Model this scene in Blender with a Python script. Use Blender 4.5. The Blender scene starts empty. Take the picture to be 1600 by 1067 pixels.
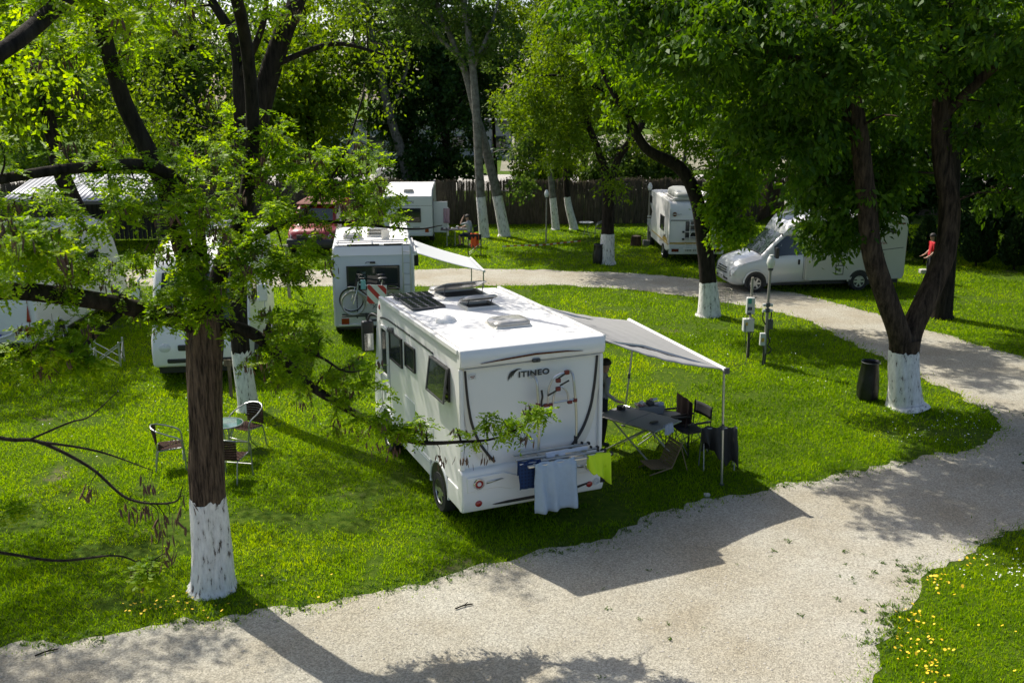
import bpy, bmesh, math, random
import numpy as np
from mathutils import Vector, Matrix, noise

# ------------------------------------------------------------------ camera, sky, sun, exposure
SC = bpy.context.scene
COL = SC.collection
cam_d = bpy.data.cameras.new("camera")
cam = bpy.data.objects.new("camera", cam_d)
COL.objects.link(cam)
cam.location = (0, 0, 6.42)
cam.rotation_euler = (math.radians(90 - 14.55), 0, 0)
cam_d.sensor_width = 36
cam_d.lens = 33.75
cam_d.clip_start = 0.1
cam_d.clip_end = 2000
cam_d.dof.use_dof = True
cam_d.dof.focus_distance = 15.0
cam_d.dof.aperture_fstop = 2.8
SC.camera = cam

SUN_EL, SUN_AZ = 50.5, 133.5            # azimuth measured counter-clockwise from +X: back left
world = bpy.data.worlds.new("World")
SC.world = world
world.use_nodes = True
wn = world.node_tree.nodes
sky = wn.new("ShaderNodeTexSky")
sky.sky_type = 'NISHITA'
sky.sun_disc = False
sky.sun_elevation = math.radians(SUN_EL)
sky.sun_rotation = math.radians(90 - SUN_AZ)
sky.air_density = 0.7
sky.dust_density = 2.5
sky.ozone_density = 0.6
bg = wn["Background"]
bg.inputs["Strength"].default_value = 0.14
world.node_tree.links.new(sky.outputs[0], bg.inputs["Color"])

sun_d = bpy.data.lights.new("sun", 'SUN')
sun_d.energy = 4.5
sun_d.angle = math.radians(0.53)
sun_d.color = (1.0, 0.95, 0.86)
sun = bpy.data.objects.new("sun", sun_d)
COL.objects.link(sun)
_s = Vector((math.cos(math.radians(SUN_AZ)) * math.cos(math.radians(SUN_EL)),
             math.sin(math.radians(SUN_AZ)) * math.cos(math.radians(SUN_EL)),
             math.sin(math.radians(SUN_EL))))
sun.rotation_euler = _s.to_track_quat('Z', 'Y').to_euler()
sun.location = _s * 60

SC.view_settings.view_transform = 'Standard'
SC.view_settings.look = 'None'
SC.view_settings.exposure = 0.5
SC.view_settings.gamma = 1.0
SC.view_settings.use_curve_mapping = False
SC.cycles.max_bounces = 8
SC.cycles.diffuse_bounces = 4
SC.cycles.transmission_bounces = 6
SC.cycles.transparent_max_bounces = 8
SC.cycles.caustics_reflective = False
SC.cycles.caustics_refractive = False

random.seed(11)
RNG = np.random.default_rng(11)
PI = math.pi
R = math.radians

# ------------------------------------------------------------------ materials
MATS = {}
def _nt(name):
    m = bpy.data.materials.new(name); m.use_nodes = True
    nt = m.node_tree
    return m, nt, nt.nodes, nt.links, nt.nodes["Principled BSDF"]

def mat(name, col, rough=0.5, metal=0.0, var=0.08, scale=6.0, bump=0.0, bscale=60.0, spec=0.5, coat=0.0,
        dirt=0.0, dirtcol=(0.16, 0.14, 0.10), stretch=(1, 1, 1)):
    """Plain procedural paint / plastic / cloth: base colour with soft variation, grime and fine relief."""
    if name in MATS: return MATS[name]
    m, nt, N, L, p = _nt(name)
    tc = N.new("ShaderNodeTexCoord")
    mp = N.new("ShaderNodeMapping"); mp.inputs["Scale"].default_value = stretch
    L.new(tc.outputs["Object"], mp.inputs["Vector"])
    no = N.new("ShaderNodeTexNoise"); no.inputs["Scale"].default_value = scale; no.inputs["Detail"].default_value = 6
    L.new(mp.outputs[0], no.inputs["Vector"])
    mix = N.new("ShaderNodeMix"); mix.data_type = 'RGBA'
    c = tuple(col)
    mix.inputs["A"].default_value = (*[max(0, x * (1 - var)) for x in c], 1)
    mix.inputs["B"].default_value = (*[min(1, x * (1 + var)) for x in c], 1)
    L.new(no.outputs["Fac"], mix.inputs["Factor"])
    out = mix.outputs["Result"]
    if dirt > 0:
        n2 = N.new("ShaderNodeTexNoise"); n2.inputs["Scale"].default_value = scale * 0.5; n2.inputs["Detail"].default_value = 8
        n2.inputs["Roughness"].default_value = 0.7
        L.new(mp.outputs[0], n2.inputs["Vector"])
        rp = N.new("ShaderNodeMapRange"); rp.inputs["From Min"].default_value = 0.5; rp.inputs["From Max"].default_value = 0.75
        rp.inputs["To Max"].default_value = dirt
        L.new(n2.outputs["Fac"], rp.inputs["Value"])
        m2 = N.new("ShaderNodeMix"); m2.data_type = 'RGBA'
        m2.inputs["B"].default_value = (*dirtcol, 1)
        L.new(out, m2.inputs["A"]); L.new(rp.outputs[0], m2.inputs["Factor"])
        out = m2.outputs["Result"]
    L.new(out, p.inputs["Base Color"])
    rr = N.new("ShaderNodeMapRange"); rr.inputs["To Min"].default_value = max(0.02, rough - 0.08); rr.inputs["To Max"].default_value = min(1, rough + 0.08)
    L.new(no.outputs["Fac"], rr.inputs["Value"]); L.new(rr.outputs[0], p.inputs["Roughness"])
    p.inputs["Metallic"].default_value = metal
    p.inputs["Specular IOR Level"].default_value = spec
    p.inputs["Coat Weight"].default_value = coat
    if bump > 0:
        nb = N.new("ShaderNodeTexNoise"); nb.inputs["Scale"].default_value = bscale; nb.inputs["Detail"].default_value = 4
        L.new(mp.outputs[0], nb.inputs["Vector"])
        b = N.new("ShaderNodeBump"); b.inputs["Strength"].default_value = bump; b.inputs["Distance"].default_value = 0.02
        L.new(nb.outputs["Fac"], b.inputs["Height"]); L.new(b.outputs[0], p.inputs["Normal"])
    MATS[name] = m
    return m

def leaf_mat(name, dark, mid, light, trans=0.5, rough=0.5, spec=0.22):
    m, nt, N, L, p = _nt(name)
    at = N.new("ShaderNodeAttribute"); at.attribute_name = "tint"
    rp = N.new("ShaderNodeValToRGB")
    rp.color_ramp.elements[0].color = (*dark, 1); rp.color_ramp.elements[1].color = (*light, 1)
    e = rp.color_ramp.elements.new(0.5); e.color = (*mid, 1)
    L.new(at.outputs["Fac"], rp.inputs["Fac"])
    L.new(rp.outputs[0], p.inputs["Base Color"])
    p.inputs["Roughness"].default_value = rough
    p.inputs["Specular IOR Level"].default_value = spec
    tr = N.new("ShaderNodeBsdfTranslucent")
    hs = N.new("ShaderNodeHueSaturation"); hs.inputs["Value"].default_value = 1.75; hs.inputs["Hue"].default_value = 0.486; hs.inputs["Saturation"].default_value = 1.05
    L.new(rp.outputs[0], hs.inputs["Color"]); L.new(hs.outputs[0], tr.inputs["Color"])
    mx = N.new("ShaderNodeMixShader"); mx.inputs[0].default_value = trans
    L.new(p.outputs[0], mx.inputs[1]); L.new(tr.outputs[0], mx.inputs[2])
    L.new(mx.outputs[0], N["Material Output"].inputs["Surface"])
    return m

def bark_mat(name, c0, c1, stretch=0.18, scale=14, bump=0.7):
    m, nt, N, L, p = _nt(name)
    tc = N.new("ShaderNodeTexCoord"); mp = N.new("ShaderNodeMapping"); mp.inputs["Scale"].default_value = (1, 1, stretch)
    L.new(tc.outputs["Object"], mp.inputs["Vector"])
    no = N.new("ShaderNodeTexNoise"); no.inputs["Scale"].default_value = scale; no.inputs["Detail"].default_value = 9; no.inputs["Roughness"].default_value = 0.65
    L.new(mp.outputs[0], no.inputs["Vector"])
    rp = N.new("ShaderNodeValToRGB")
    rp.color_ramp.elements[0].position = 0.36; rp.color_ramp.elements[0].color = (*c0, 1)
    rp.color_ramp.elements[1].position = 0.68; rp.color_ramp.elements[1].color = (*c1, 1)
    L.new(no.outputs["Fac"], rp.inputs["Fac"]); L.new(rp.outputs[0], p.inputs["Base Color"])
    p.inputs["Roughness"].default_value = 0.9; p.inputs["Specular IOR Level"].default_value = 0.15
    b = N.new("ShaderNodeBump"); b.inputs["Strength"].default_value = bump; b.inputs["Distance"].default_value = 0.03
    L.new(no.outputs["Fac"], b.inputs["Height"]); L.new(b.outputs[0], p.inputs["Normal"])
    return m

def limewash_mat():
    m, nt, N, L, p = _nt("limewash")
    tc = N.new("ShaderNodeTexCoord"); mp = N.new("ShaderNodeMapping"); mp.inputs["Scale"].default_value = (1, 1, 0.3)
    L.new(tc.outputs["Object"], mp.inputs["Vector"])
    no = N.new("ShaderNodeTexNoise"); no.inputs["Scale"].default_value = 17; no.inputs["Detail"].default_value = 9; no.inputs["Roughness"].default_value = 0.66
    L.new(mp.outputs[0], no.inputs["Vector"])
    rp = N.new("ShaderNodeValToRGB")
    rp.color_ramp.elements[0].position = 0.365; rp.color_ramp.elements[0].color = (0.10, 0.08, 0.06, 1)
    rp.color_ramp.elements[1].position = 0.425; rp.color_ramp.elements[1].color = (0.64, 0.62, 0.57, 1)
    e = rp.color_ramp.elements.new(0.62); e.color = (0.82, 0.80, 0.745, 1)
    L.new(no.outputs["Fac"], rp.inputs["Fac"]); L.new(rp.outputs[0], p.inputs["Base Color"])
    p.inputs["Roughness"].default_value = 0.85; p.inputs["Specular IOR Level"].default_value = 0.2
    b = N.new("ShaderNodeBump"); b.inputs["Strength"].default_value = 0.6; b.inputs["Distance"].default_value = 0.02
    L.new(no.outputs["Fac"], b.inputs["Height"]); L.new(b.outputs[0], p.inputs["Normal"])
    return m

def glass_mat(name, col=(0.02, 0.025, 0.025), rough=0.04):
    if name in MATS: return MATS[name]
    m, nt, N, L, p = _nt(name)
    no = N.new("ShaderNodeTexNoise"); no.inputs["Scale"].default_value = 2.0
    tc = N.new("ShaderNodeTexCoord"); L.new(tc.outputs["Object"], no.inputs["Vector"])
    mr = N.new("ShaderNodeMix"); mr.data_type = 'RGBA'
    mr.inputs["A"].default_value = (*col, 1); mr.inputs["B"].default_value = (*[c * 1.6 for c in col], 1)
    L.new(no.outputs["Fac"], mr.inputs["Factor"]); L.new(mr.outputs["Result"], p.inputs["Base Color"])
    p.inputs["Roughness"].default_value = rough; p.inputs["Specular IOR Level"].default_value = 0.5
    p.inputs["Coat Weight"].default_value = 0.1; p.inputs["Coat Roughness"].default_value = 0.02
    MATS[name] = m
    return m

# ------------------------------------------------------------------ mesh helpers
def link(o, parent=None):
    COL.objects.link(o)
    if parent is not None: o.parent = parent
    return o

def tag(o, label=None, cat=None, group=None, kind=None):
    if label: o["label"] = label
    if cat: o["category"] = cat
    if group: o["group"] = group
    if kind: o["kind"] = kind
    return o

def thing(name, label, cat, loc=(0, 0, 0), rz=0.0, group=None):
    o = bpy.data.objects.new(name, None); COL.objects.link(o)
    o.location = loc; o.rotation_euler = (0, 0, rz); o.empty_display_size = 0.2
    return tag(o, label, cat, group)

def np_mesh(name, verts, faces, tint=None, mats=(), smooth=False):
    """verts (V,3), faces (F,k) with constant k."""
    me = bpy.data.meshes.new(name)
    verts = np.asarray(verts, dtype=np.float32); faces = np.asarray(faces, dtype=np.int32)
    F, k = faces.shape
    me.vertices.add(len(verts)); me.vertices.foreach_set("co", verts.ravel())
    me.loops.add(F * k); me.loops.foreach_set("vertex_index", faces.ravel())
    me.polygons.add(F)
    me.polygons.foreach_set("loop_start", np.arange(0, F * k, k, dtype=np.int32))
    me.polygons.foreach_set("loop_total", np.full(F, k, dtype=np.int32))
    if smooth: me.polygons.foreach_set("use_smooth", np.ones(F, dtype=bool))
    for m in mats: me.materials.append(m)
    me.update(calc_edges=True)
    if tint is not None:
        a = me.attributes.new("tint", 'FLOAT', 'FACE')
        a.data.foreach_set("value", np.asarray(tint, dtype=np.float32))
    return me

def np_obj(name, verts, faces, material, parent=None, tint=None, smooth=False):
    o = bpy.data.objects.new(name, np_mesh(name, verts, faces, tint, (material,), smooth))
    return link(o, parent)

def catmull(pts, n):
    """resample a polyline smoothly with n samples per span"""
    P = [Vector(p) for p in pts]
    if len(P) == 2: 
        return [P[0].lerp(P[1], t / n) for t in range(n)] + [P[1]]
    out = []
    for i in range(len(P) - 1):
        p0 = P[i - 1] if i else P[0] * 2 - P[1]
        p1, p2 = P[i], P[i + 1]
        p3 = P[i + 2] if i + 2 < len(P) else P[-1] * 2 - P[-2]
        for s in range(n):
            t = s / n
            out.append(0.5 * ((2 * p1) + (p2 - p0) * t + (2 * p0 - 5 * p1 + 4 * p2 - p3) * t * t + (3 * p1 - p0 - 3 * p2 + p3) * t ** 3))
    out.append(P[-1])
    return out

class MB:
    """collects faces; build() links them as ONE mesh object"""
    def __init__(s): s.v = []; s.f = []; s.m = []; s.cur = 0
    def mi(s, i): s.cur = i; return s
    def _add(s, vs, fs):
        b = len(s.v); s.v += [tuple(v) for v in vs]
        for f in fs: s.f.append(tuple(b + i for i in f)); s.m.append(s.cur)
        return s
    def box(s, x0, x1, y0, y1, z0, z1):
        v = [(x, y, z) for z in (z0, z1) for y in (y0, y1) for x in (x0, x1)]
        return s._add(v, [(0, 2, 3, 1), (4, 5, 7, 6), (0, 1, 5, 4), (2, 6, 7, 3), (0, 4, 6, 2), (1, 3, 7, 5)])
    def obox(s, c, size, M=None):
        M = M or Matrix.Identity(3); c = Vector(c); a, b, d = [q / 2 for q in size]
        v = [c + M @ Vector((x, y, z)) for z in (-d, d) for y in (-b, b) for x in (-a, a)]
        return s._add(v, [(0, 2, 3, 1), (4, 5, 7, 6), (0, 1, 5, 4), (2, 6, 7, 3), (0, 4, 6, 2), (1, 3, 7, 5)])
    def quad(s, a, b, c, d): return s._add([a, b, c, d], [(0, 1, 2, 3)])
    def poly(s, pts): return s._add(pts, [tuple(range(len(pts)))])
    def tube(s, pts, r, n=8, caps=True):
        P = [Vector(p) for p in pts]; rs = r if isinstance(r, (list, tuple)) else [r] * len(P)
        vs = []; up = None
        for i, p in enumerate(P):
            d = (P[min(i + 1, len(P) - 1)] - P[max(i - 1, 0)])
            if d.length < 1e-9: d = Vector((0, 0, 1))
            d.normalize()
            if up is None:
                up = Vector((0, 0, 1)) if abs(d.z) < 0.9 else Vector((1, 0, 0))
            a = (up - d * up.dot(d))
            if a.length < 1e-6: a = d.orthogonal()
            a.normalize(); up = a; b = d.cross(a)
            for k in range(n):
                t = 2 * PI * k / n
                vs.append(p + (a * math.cos(t) + b * math.sin(t)) * rs[i])
        fs = []
        for i in range(len(P) - 1):
            for k in range(n):
                k2 = (k + 1) % n
                fs.append((i * n + k, i * n + k2, (i + 1) * n + k2, (i + 1) * n + k))
        if caps:
            fs.append(tuple(range(n - 1, -1, -1))); fs.append(tuple((len(P) - 1) * n + k for k in range(n)))
        return s._add(vs, fs)
    def cyl(s, p0, p1, r0, r1=None, n=16): return s.tube([p0, p1], [r0, r0 if r1 is None else r1], n)
    def prism(s, poly, a, b, axis='y'):
        def P(u, w, t):
            return {'y': (u, t, w), 'x': (t, u, w), 'z': (u, w, t)}[axis]
        n = len(poly)
        v = [P(u, w, a) for u, w in poly] + [P(u, w, b) for u, w in poly]
        f = [(i, (i + 1) % n, n + (i + 1) % n, n + i) for i in range(n)]
        f += [tuple(range(n - 1, -1, -1)), tuple(range(n, 2 * n))]
        return s._add(v, f)
    def ell(s, c, r, nu=14, nv=8, z0=-1.0):
        c = Vector(c); vs = []; fs = []
        p0 = math.asin(z0)
        for j in range(nv + 1):
            ph = p0 + (PI / 2 - p0) * j / nv
            for i in range(nu):
                t = 2 * PI * i / nu
                vs.append((c.x + r[0] * math.cos(ph) * math.cos(t), c.y + r[1] * math.cos(ph) * math.sin(t), c.z + r[2] * math.sin(ph)))
        for j in range(nv):
            for i in range(nu):
                i2 = (i + 1) % nu
                fs.append((j * nu + i, j * nu + i2, (j + 1) * nu + i2, (j + 1) * nu + i))
        return s._add(vs, fs)
    def torus(s, c, ax, Rr, r, nu=28, nv=8, a0=0.0, a1=2 * PI):
        c = Vector(c); ax = Vector(ax).normalized(); u = ax.orthogonal().normalized(); w = ax.cross(u)
        full = abs(a1 - a0 - 2 * PI) < 1e-6
        n = nu if full else nu + 1
        vs = []; fs = []
        for i in range(n):
            t = a0 + (a1 - a0) * i / nu
            d = u * math.cos(t) + w * math.sin(t)
            for k in range(nv):
                q = 2 * PI * k / nv
                vs.append(c + d * (Rr + r * math.cos(q)) + ax * (r * math.sin(q)))
        for i in range(nu):
            i2 = (i + 1) % n
            for k in range(nv):
                k2 = (k + 1) % nv
                fs.append((i * nv + k, i2 * nv + k, i2 * nv + k2, i * nv + k2))
        return s._add(vs, fs)
    def lathe(s, prof, c=(0, 0, 0), n=20):
        vs = []; fs = []
        for (r, z) in prof:
            for k in range(n):
                t = 2 * PI * k / n
                vs.append((c[0] + r * math.cos(t), c[1] + r * math.sin(t), c[2] + z))
        for i in range(len(prof) - 1):
            for k in range(n):
                k2 = (k + 1) % n
                fs.append((i * n + k, i * n + k2, (i + 1) * n + k2, (i + 1) * n + k))
        return s._add(vs, fs)
    def grid(s, fn, nu, nv):
        vs = [fn(i / nu, j / nv) for j in range(nv + 1) for i in range(nu + 1)]
        fs = [(j * (nu + 1) + i, j * (nu + 1) + i + 1, (j + 1) * (nu + 1) + i + 1, (j + 1) * (nu + 1) + i) for j in range(nv) for i in range(nu)]
        return s._add(vs, fs)
    def build(s, name, material, parent=None, bevel=0.0, seg=2, smooth=True, angle=38, solid=0.0, recalc=True):
        me = bpy.data.meshes.new(name)
        me.from_pydata(s.v, [], s.f)
        ms = material if isinstance(material, (list, tuple)) else [material]
        for m in ms: me.materials.append(m)
        if len(ms) > 1: me.polygons.foreach_set("material_index", s.m)
        if recalc:
            bm = bmesh.new(); bm.from_mesh(me); bmesh.ops.recalc_face_normals(bm, faces=bm.faces); bm.to_mesh(me); bm.free()
        if smooth:
            me.polygons.foreach_set("use_smooth", [True] * len(me.polygons))
            me.set_sharp_from_angle(angle=R(angle))
        o = bpy.data.objects.new(name, me)
        link(o, parent)
        if solid:
            md = o.modifiers.new("thickness", 'SOLIDIFY'); md.thickness = solid; md.offset = 0
        if bevel:
            md = o.modifiers.new("bevel", 'BEVEL'); md.width = bevel; md.segments = seg; md.limit_method = 'ANGLE'; md.angle_limit = R(35)
            md.harden_normals = True
        return o

def children_of(o): return list(o.children)
def copy_tree(o, parent=None, label=None, group=None):
    c = o.copy(); COL.objects.link(c); c.parent = parent
    if label: c["label"] = label
    if group: c["group"] = group
    for ch in list(o.children): copy_tree(ch, c)
    return c

def text_mesh(body, size, material, parent, name="lettering", mtx=None, bold=0.0, extrude=0.002, sx=1.0, align='LEFT', space=1.0):
    cu = bpy.data.curves.new(name, 'FONT'); cu.body = body; cu.size = size; cu.extrude = extrude; cu.offset = bold
    cu.align_x = align; cu.space_character = space
    to = bpy.data.objects.new(name + "_tmp", cu); COL.objects.link(to)
    dg = bpy.context.evaluated_depsgraph_get()
    me = bpy.data.meshes.new_from_object(to.evaluated_get(dg))
    bpy.data.objects.remove(to); bpy.data.curves.remove(cu)
    me.transform(Matrix.Diagonal((sx, 1, 1, 1)))
    if mtx is not None: me.transform(mtx)
    me.materials.clear(); me.materials.append(material)
    o = bpy.data.objects.new(name, me)
    return link(o, parent)

def frame_mtx(origin, xdir, ydir):
    x = Vector(xdir).normalized(); y = Vector(ydir).normalized(); z = x.cross(y)
    return Matrix(((x.x, y.x, z.x, origin[0]), (x.y, y.y, z.y, origin[1]), (x.z, y.z, z.z, origin[2]), (0, 0, 0, 1)))

def in_poly(x, y, poly):
    inside = np.zeros(len(x), dtype=bool)
    j = len(poly) - 1
    for i in range(len(poly)):
        xi, yi = poly[i]; xj, yj = poly[j]
        c = ((yi > y) != (yj > y)) & (x < (xj - xi) * (y - yi) / (yj - yi + 1e-12) + xi)
        inside ^= c
        j = i
    return inside

def vnoise(x, y, s, seed=0):
    """smooth 2-D value noise, vectorised"""
    r = np.random.default_rng(seed); T = r.random((64, 64))
    u = x * s; v = y * s
    i = np.floor(u).astype(int); j = np.floor(v).astype(int)
    fu = u - i; fv = v - j
    fu = fu * fu * (3 - 2 * fu); fv = fv * fv * (3 - 2 * fv)
    a = T[i % 64, j % 64]; b = T[(i + 1) % 64, j % 64]; c = T[i % 64, (j + 1) % 64]; d = T[(i + 1) % 64, (j + 1) % 64]
    return (a * (1 - fu) + b * fu) * (1 - fv) + (c * (1 - fu) + d * fu) * fv
# ------------------------------------------------------------------ ground, gravel road, lawn
def ground_material():
    m, nt, N, L, p = _nt("lawn_soil")
    tc = N.new("ShaderNodeTexCoord")
    n1 = N.new("ShaderNodeTexNoise"); n1.inputs["Scale"].default_value = 0.55; n1.inputs["Detail"].default_value = 8; n1.inputs["Roughness"].default_value = 0.65
    n2 = N.new("ShaderNodeTexNoise"); n2.inputs["Scale"].default_value = 9; n2.inputs["Detail"].default_value = 8
    n3 = N.new("ShaderNodeTexNoise"); n3.inputs["Scale"].default_value = 60; n3.inputs["Detail"].default_value = 4
    for n in (n1, n2, n3): L.new(tc.outputs["Object"], n.inputs["Vector"])
    r1 = N.new("ShaderNodeValToRGB")
    r1.color_ramp.elements[0].color = (0.036, 0.085, 0.003, 1); r1.color_ramp.elements[1].color = (0.100, 0.150, 0.012, 1)
    r1.color_ramp.elements[0].position = 0.3; r1.color_ramp.elements[1].position = 0.7
    L.new(n2.outputs["Fac"], r1.inputs["Fac"])
    soil = N.new("ShaderNodeRGB"); soil.outputs[0].default_value = (0.19, 0.155, 0.10, 1)
    mr = N.new("ShaderNodeMapRange"); mr.inputs["From Min"].default_value = 0.62; mr.inputs["From Max"].default_value = 0.72
    L.new(n1.outputs["Fac"], mr.inputs["Value"])
    mx = N.new("ShaderNodeMix"); mx.data_type = 'RGBA'
    L.new(mr.outputs[0], mx.inputs["Factor"]); L.new(r1.outputs[0], mx.inputs["A"]); L.new(soil.outputs[0], mx.inputs["B"])
    L.new(mx.outputs["Result"], p.inputs["Base Color"])
    p.inputs["Roughness"].default_value = 0.95; p.inputs["Specular IOR Level"].default_value = 0.1
    b = N.new("ShaderNodeBump"); b.inputs["Strength"].default_value = 0.9; b.inputs["Distance"].default_value = 0.05
    L.new(n3.outputs["Fac"], b.inputs["Height"]); L.new(b.outputs[0], p.inputs["Normal"])
    return m

def gravel_material(name, c0, c1, c2):
    m, nt, N, L, p = _nt(name)
    tc = N.new("ShaderNodeTexCoord")
    vo = N.new("ShaderNodeTexVoronoi"); vo.inputs["Scale"].default_value = 62
    v2 = N.new("ShaderNodeTexVoronoi"); v2.inputs["Scale"].default_value = 130
    nl = N.new("ShaderNodeTexNoise"); nl.inputs["Scale"].default_value = 0.6; nl.inputs["Detail"].default_value = 7; nl.inputs["Roughness"].default_value = 0.6
    nf = N.new("ShaderNodeTexNoise"); nf.inputs["Scale"].default_value = 24; nf.inputs["Detail"].default_value = 8
    for n in (vo, v2, nl, nf): L.new(tc.outputs["Object"], n.inputs["Vector"])
    r1 = N.new("ShaderNodeValToRGB")
    r1.color_ramp.elements[0].color = (*c0, 1); r1.color_ramp.elements[1].color = (*c1, 1)
    r1.color_ramp.elements[0].position = 0.33; r1.color_ramp.elements[1].position = 0.68
    L.new(nl.outputs["Fac"], r1.inputs["Fac"])
    sep = N.new("ShaderNodeSeparateColor"); L.new(vo.outputs["Color"], sep.inputs[0])
    r2 = N.new("ShaderNodeMapRange"); r2.inputs["To Min"].default_value = 0.62; r2.inputs["To Max"].default_value = 1.2
    L.new(sep.outputs[0], r2.inputs["Value"])
    r3 = N.new("ShaderNodeMapRange"); r3.inputs["From Min"].default_value = 0.3; r3.inputs["From Max"].default_value = 0.7; r3.inputs["To Min"].default_value = 0.86; r3.inputs["To Max"].default_value = 1.1
    L.new(nf.outputs["Fac"], r3.inputs["Value"])
    mu = N.new("ShaderNodeMath"); mu.operation = 'MULTIPLY'; L.new(r2.outputs[0], mu.inputs[0]); L.new(r3.outputs[0], mu.inputs[1])
    vm = N.new("ShaderNodeVectorMath"); vm.operation = 'SCALE'
    L.new(r1.outputs[0], vm.inputs[0]); L.new(mu.outputs[0], vm.inputs["Scale"])
    L.new(vm.outputs[0], p.inputs["Base Color"])
    p.inputs["Roughness"].default_value = 0.95; p.inputs["Specular IOR Level"].default_value = 0.15
    ad = N.new("ShaderNodeMath"); ad.operation = 'ADD'
    L.new(vo.outputs["Distance"], ad.inputs[0]); L.new(v2.outputs["Distance"], ad.inputs[1])
    b = N.new("ShaderNodeBump"); b.inputs["Strength"].default_value = 0.4; b.inputs["Distance"].default_value = 0.02; b.invert = True
    L.new(ad.outputs[0], b.inputs["Height"]); L.new(b.outputs[0], p.inputs["Normal"])
    return m

M_ground = ground_material()
M_gravel = gravel_material("gravel", (0.355, 0.315, 0.232), (0.45, 0.43, 0.358), (0.2, 0.2, 0.2))
M_far_road = gravel_material("pale_concrete", (0.42, 0.39, 0.34), (0.50, 0.48, 0.43), (0.2, 0.2, 0.2))

g = MB(); 
NG = 24
g.grid(lambda u, v: ((u - .5) * 900, -40 + v * 860, 0), NG, NG)
o = g.build("ground", M_ground, smooth=False); tag(o, kind="structure")

EDGE_IN = [(-14, 8.0), (-9, 9.35), (-7.4, 9.8), (-6.13, 10.2), (-4.73, 10.56), (-3.27, 11.0), (-2.03, 11.4), (-1.05, 11.84), (0, 12.3), (0.94, 12.89),
           (1.98, 13.65), (3.1, 14.37), (4.31, 15.02), (5.52, 15.44), (7.55, 16.34), (8.99, 17.16), (9.71, 18.26), (9.9, 19.06),
           (9.56, 21.13), (9.1, 23.97), (8.44, 27.4), (7.02, 29.4), (4.27, 31.39), (2.19, 32.27), (0, 32.38), (-2.18, 32.16), (-6.15, 32.38), (-8.08, 32.16), (-30, 32.0)]
EDGE_OUT = [(-30, 35.4), (-8.83, 35.32), (-4.77, 35.32), (-.96, 35.6), (2.37, 35.06), (4.67, 34.54), (6.72, 33.4), (9.2, 31.2), (10.2, 29.4), (11.18, 27.21),
            (12.03, 24.97), (12.82, 23.17), (14.5, 19.6), (18, 16.5), (26, 13.5)]
EDGE_R = [(26, 10.5), (12, 13.9), (9, 13.75), (7.68, 13.21), (6.81, 12.79), (5.87, 12.11), (5.17, 11.25), (4.49, 10.34), (3.99, 9.47), (3.4, 8.0), (2.5, 5.0), (2.0, 1.0), (-14, 1.0)]
def jag(pts, seed, step=0.10, amp=0.17):
    out = []
    c = catmull([(x, y, 0) for x, y in pts], 6)
    for i in range(len(c) - 1):
        n = max(1, int((c[i + 1] - c[i]).length / step)) if abs(c[i].x) < 15 else 1
        for k in range(n):
            p = c[i].lerp(c[i + 1], k / n)
            d = (c[i + 1] - c[i]).normalized(); q = Vector((-d.y, d.x, 0))
            a = noise.noise(Vector((p.x * 1.1, p.y * 1.1, seed))) * amp * 1.3 + noise.noise(Vector((p.x * 4, p.y * 4, seed + 3))) * amp * 0.8 + noise.noise(Vector((p.x * 13, p.y * 13, seed + 5))) * amp * 0.4
            p = p + q * a; out.append((p.x, p.y))
    return out
GRAVEL = jag(EDGE_IN, 1) + jag(EDGE_OUT, 2) + jag(EDGE_R[:-2], 3) + EDGE_R[-2:]
bm = bmesh.new()
f = bm.faces.new([bm.verts.new((x, y, 0.006)) for x, y in GRAVEL])
bmesh.ops.triangulate(bm, faces=[f], ngon_method='EAR_CLIP')
bmesh.ops.recalc_face_normals(bm, faces=bm.faces)
me = bpy.data.meshes.new("gravel_road"); bm.to_mesh(me); bm.free()
me.materials.append(M_gravel)
if me.polygons[0].normal.z < 0: me.flip_normals()
o = link(bpy.data.objects.new("gravel_road", me)); tag(o, kind="structure")

# far side of the fence: a pale service road and a sunlit paved yard
g = MB(); g.grid(lambda u, v: (-110 + 220 * u, 66 + 13 * v + 1.0 * math.sin(u * 9), 0.008), 40, 1)
tag(g.build("far_road", M_far_road, smooth=False), kind="structure")
M_yard = gravel_material("dusty_yard", (0.20, 0.20, 0.13), (0.30, 0.28, 0.21), (0.2, 0.2, 0.2))
g = MB(); g.grid(lambda u, v: (-1 + 103 * u, 81.5 + 70 * v + 1.5 * math.sin(u * 7), 0.006), 20, 2)
tag(g.build("far_yard", M_yard, smooth=False), kind="structure")

# stones lying loose on the gravel
def scatter_stones():
    n = 16000
    x = RNG.uniform(-9, 14, n); y = 8.5 + RNG.random(n) ** 1.7 * 16
    k = in_poly(x, y, GRAVEL); x = x[k]; y = y[k]; n = len(x)
    s = 0.006 + 0.013 * RNG.random(n) ** 2
    base = np.array([(1, 0, 0), (0, 1, 0), (-1, 0, 0), (0, -1, 0), (0, 0, .8), (0, 0, -.5)], float)
    fc = np.array([(0, 1, 4), (1, 2, 4), (2, 3, 4), (3, 0, 4)])
    a = RNG.uniform(0, 2 * PI, n); ca, sa = np.cos(a), np.sin(a)
    b = base[None] * (0.6 + 0.8 * RNG.random((n, 6, 1))) * s[:, None, None]
    vx = b[..., 0] * ca[:, None] - b[..., 1] * sa[:, None] + x[:, None]
    vy = b[..., 0] * sa[:, None] + b[..., 1] * ca[:, None] + y[:, None]
    vz = b[..., 2] + 0.008
    V = np.stack([vx, vy, vz], -1).reshape(-1, 3)
    Fa = (fc[None] + (np.arange(n) * 6)[:, None, None]).reshape(-1, 3)
    o = np_obj("loose_stones", V, Fa, mat("stone", (0.40, 0.37, 0.31), 0.9, var=0.5, scale=30))
    tag(o, "small pale stones lying loose on the gravel road", "gravel", kind="stuff")
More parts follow.
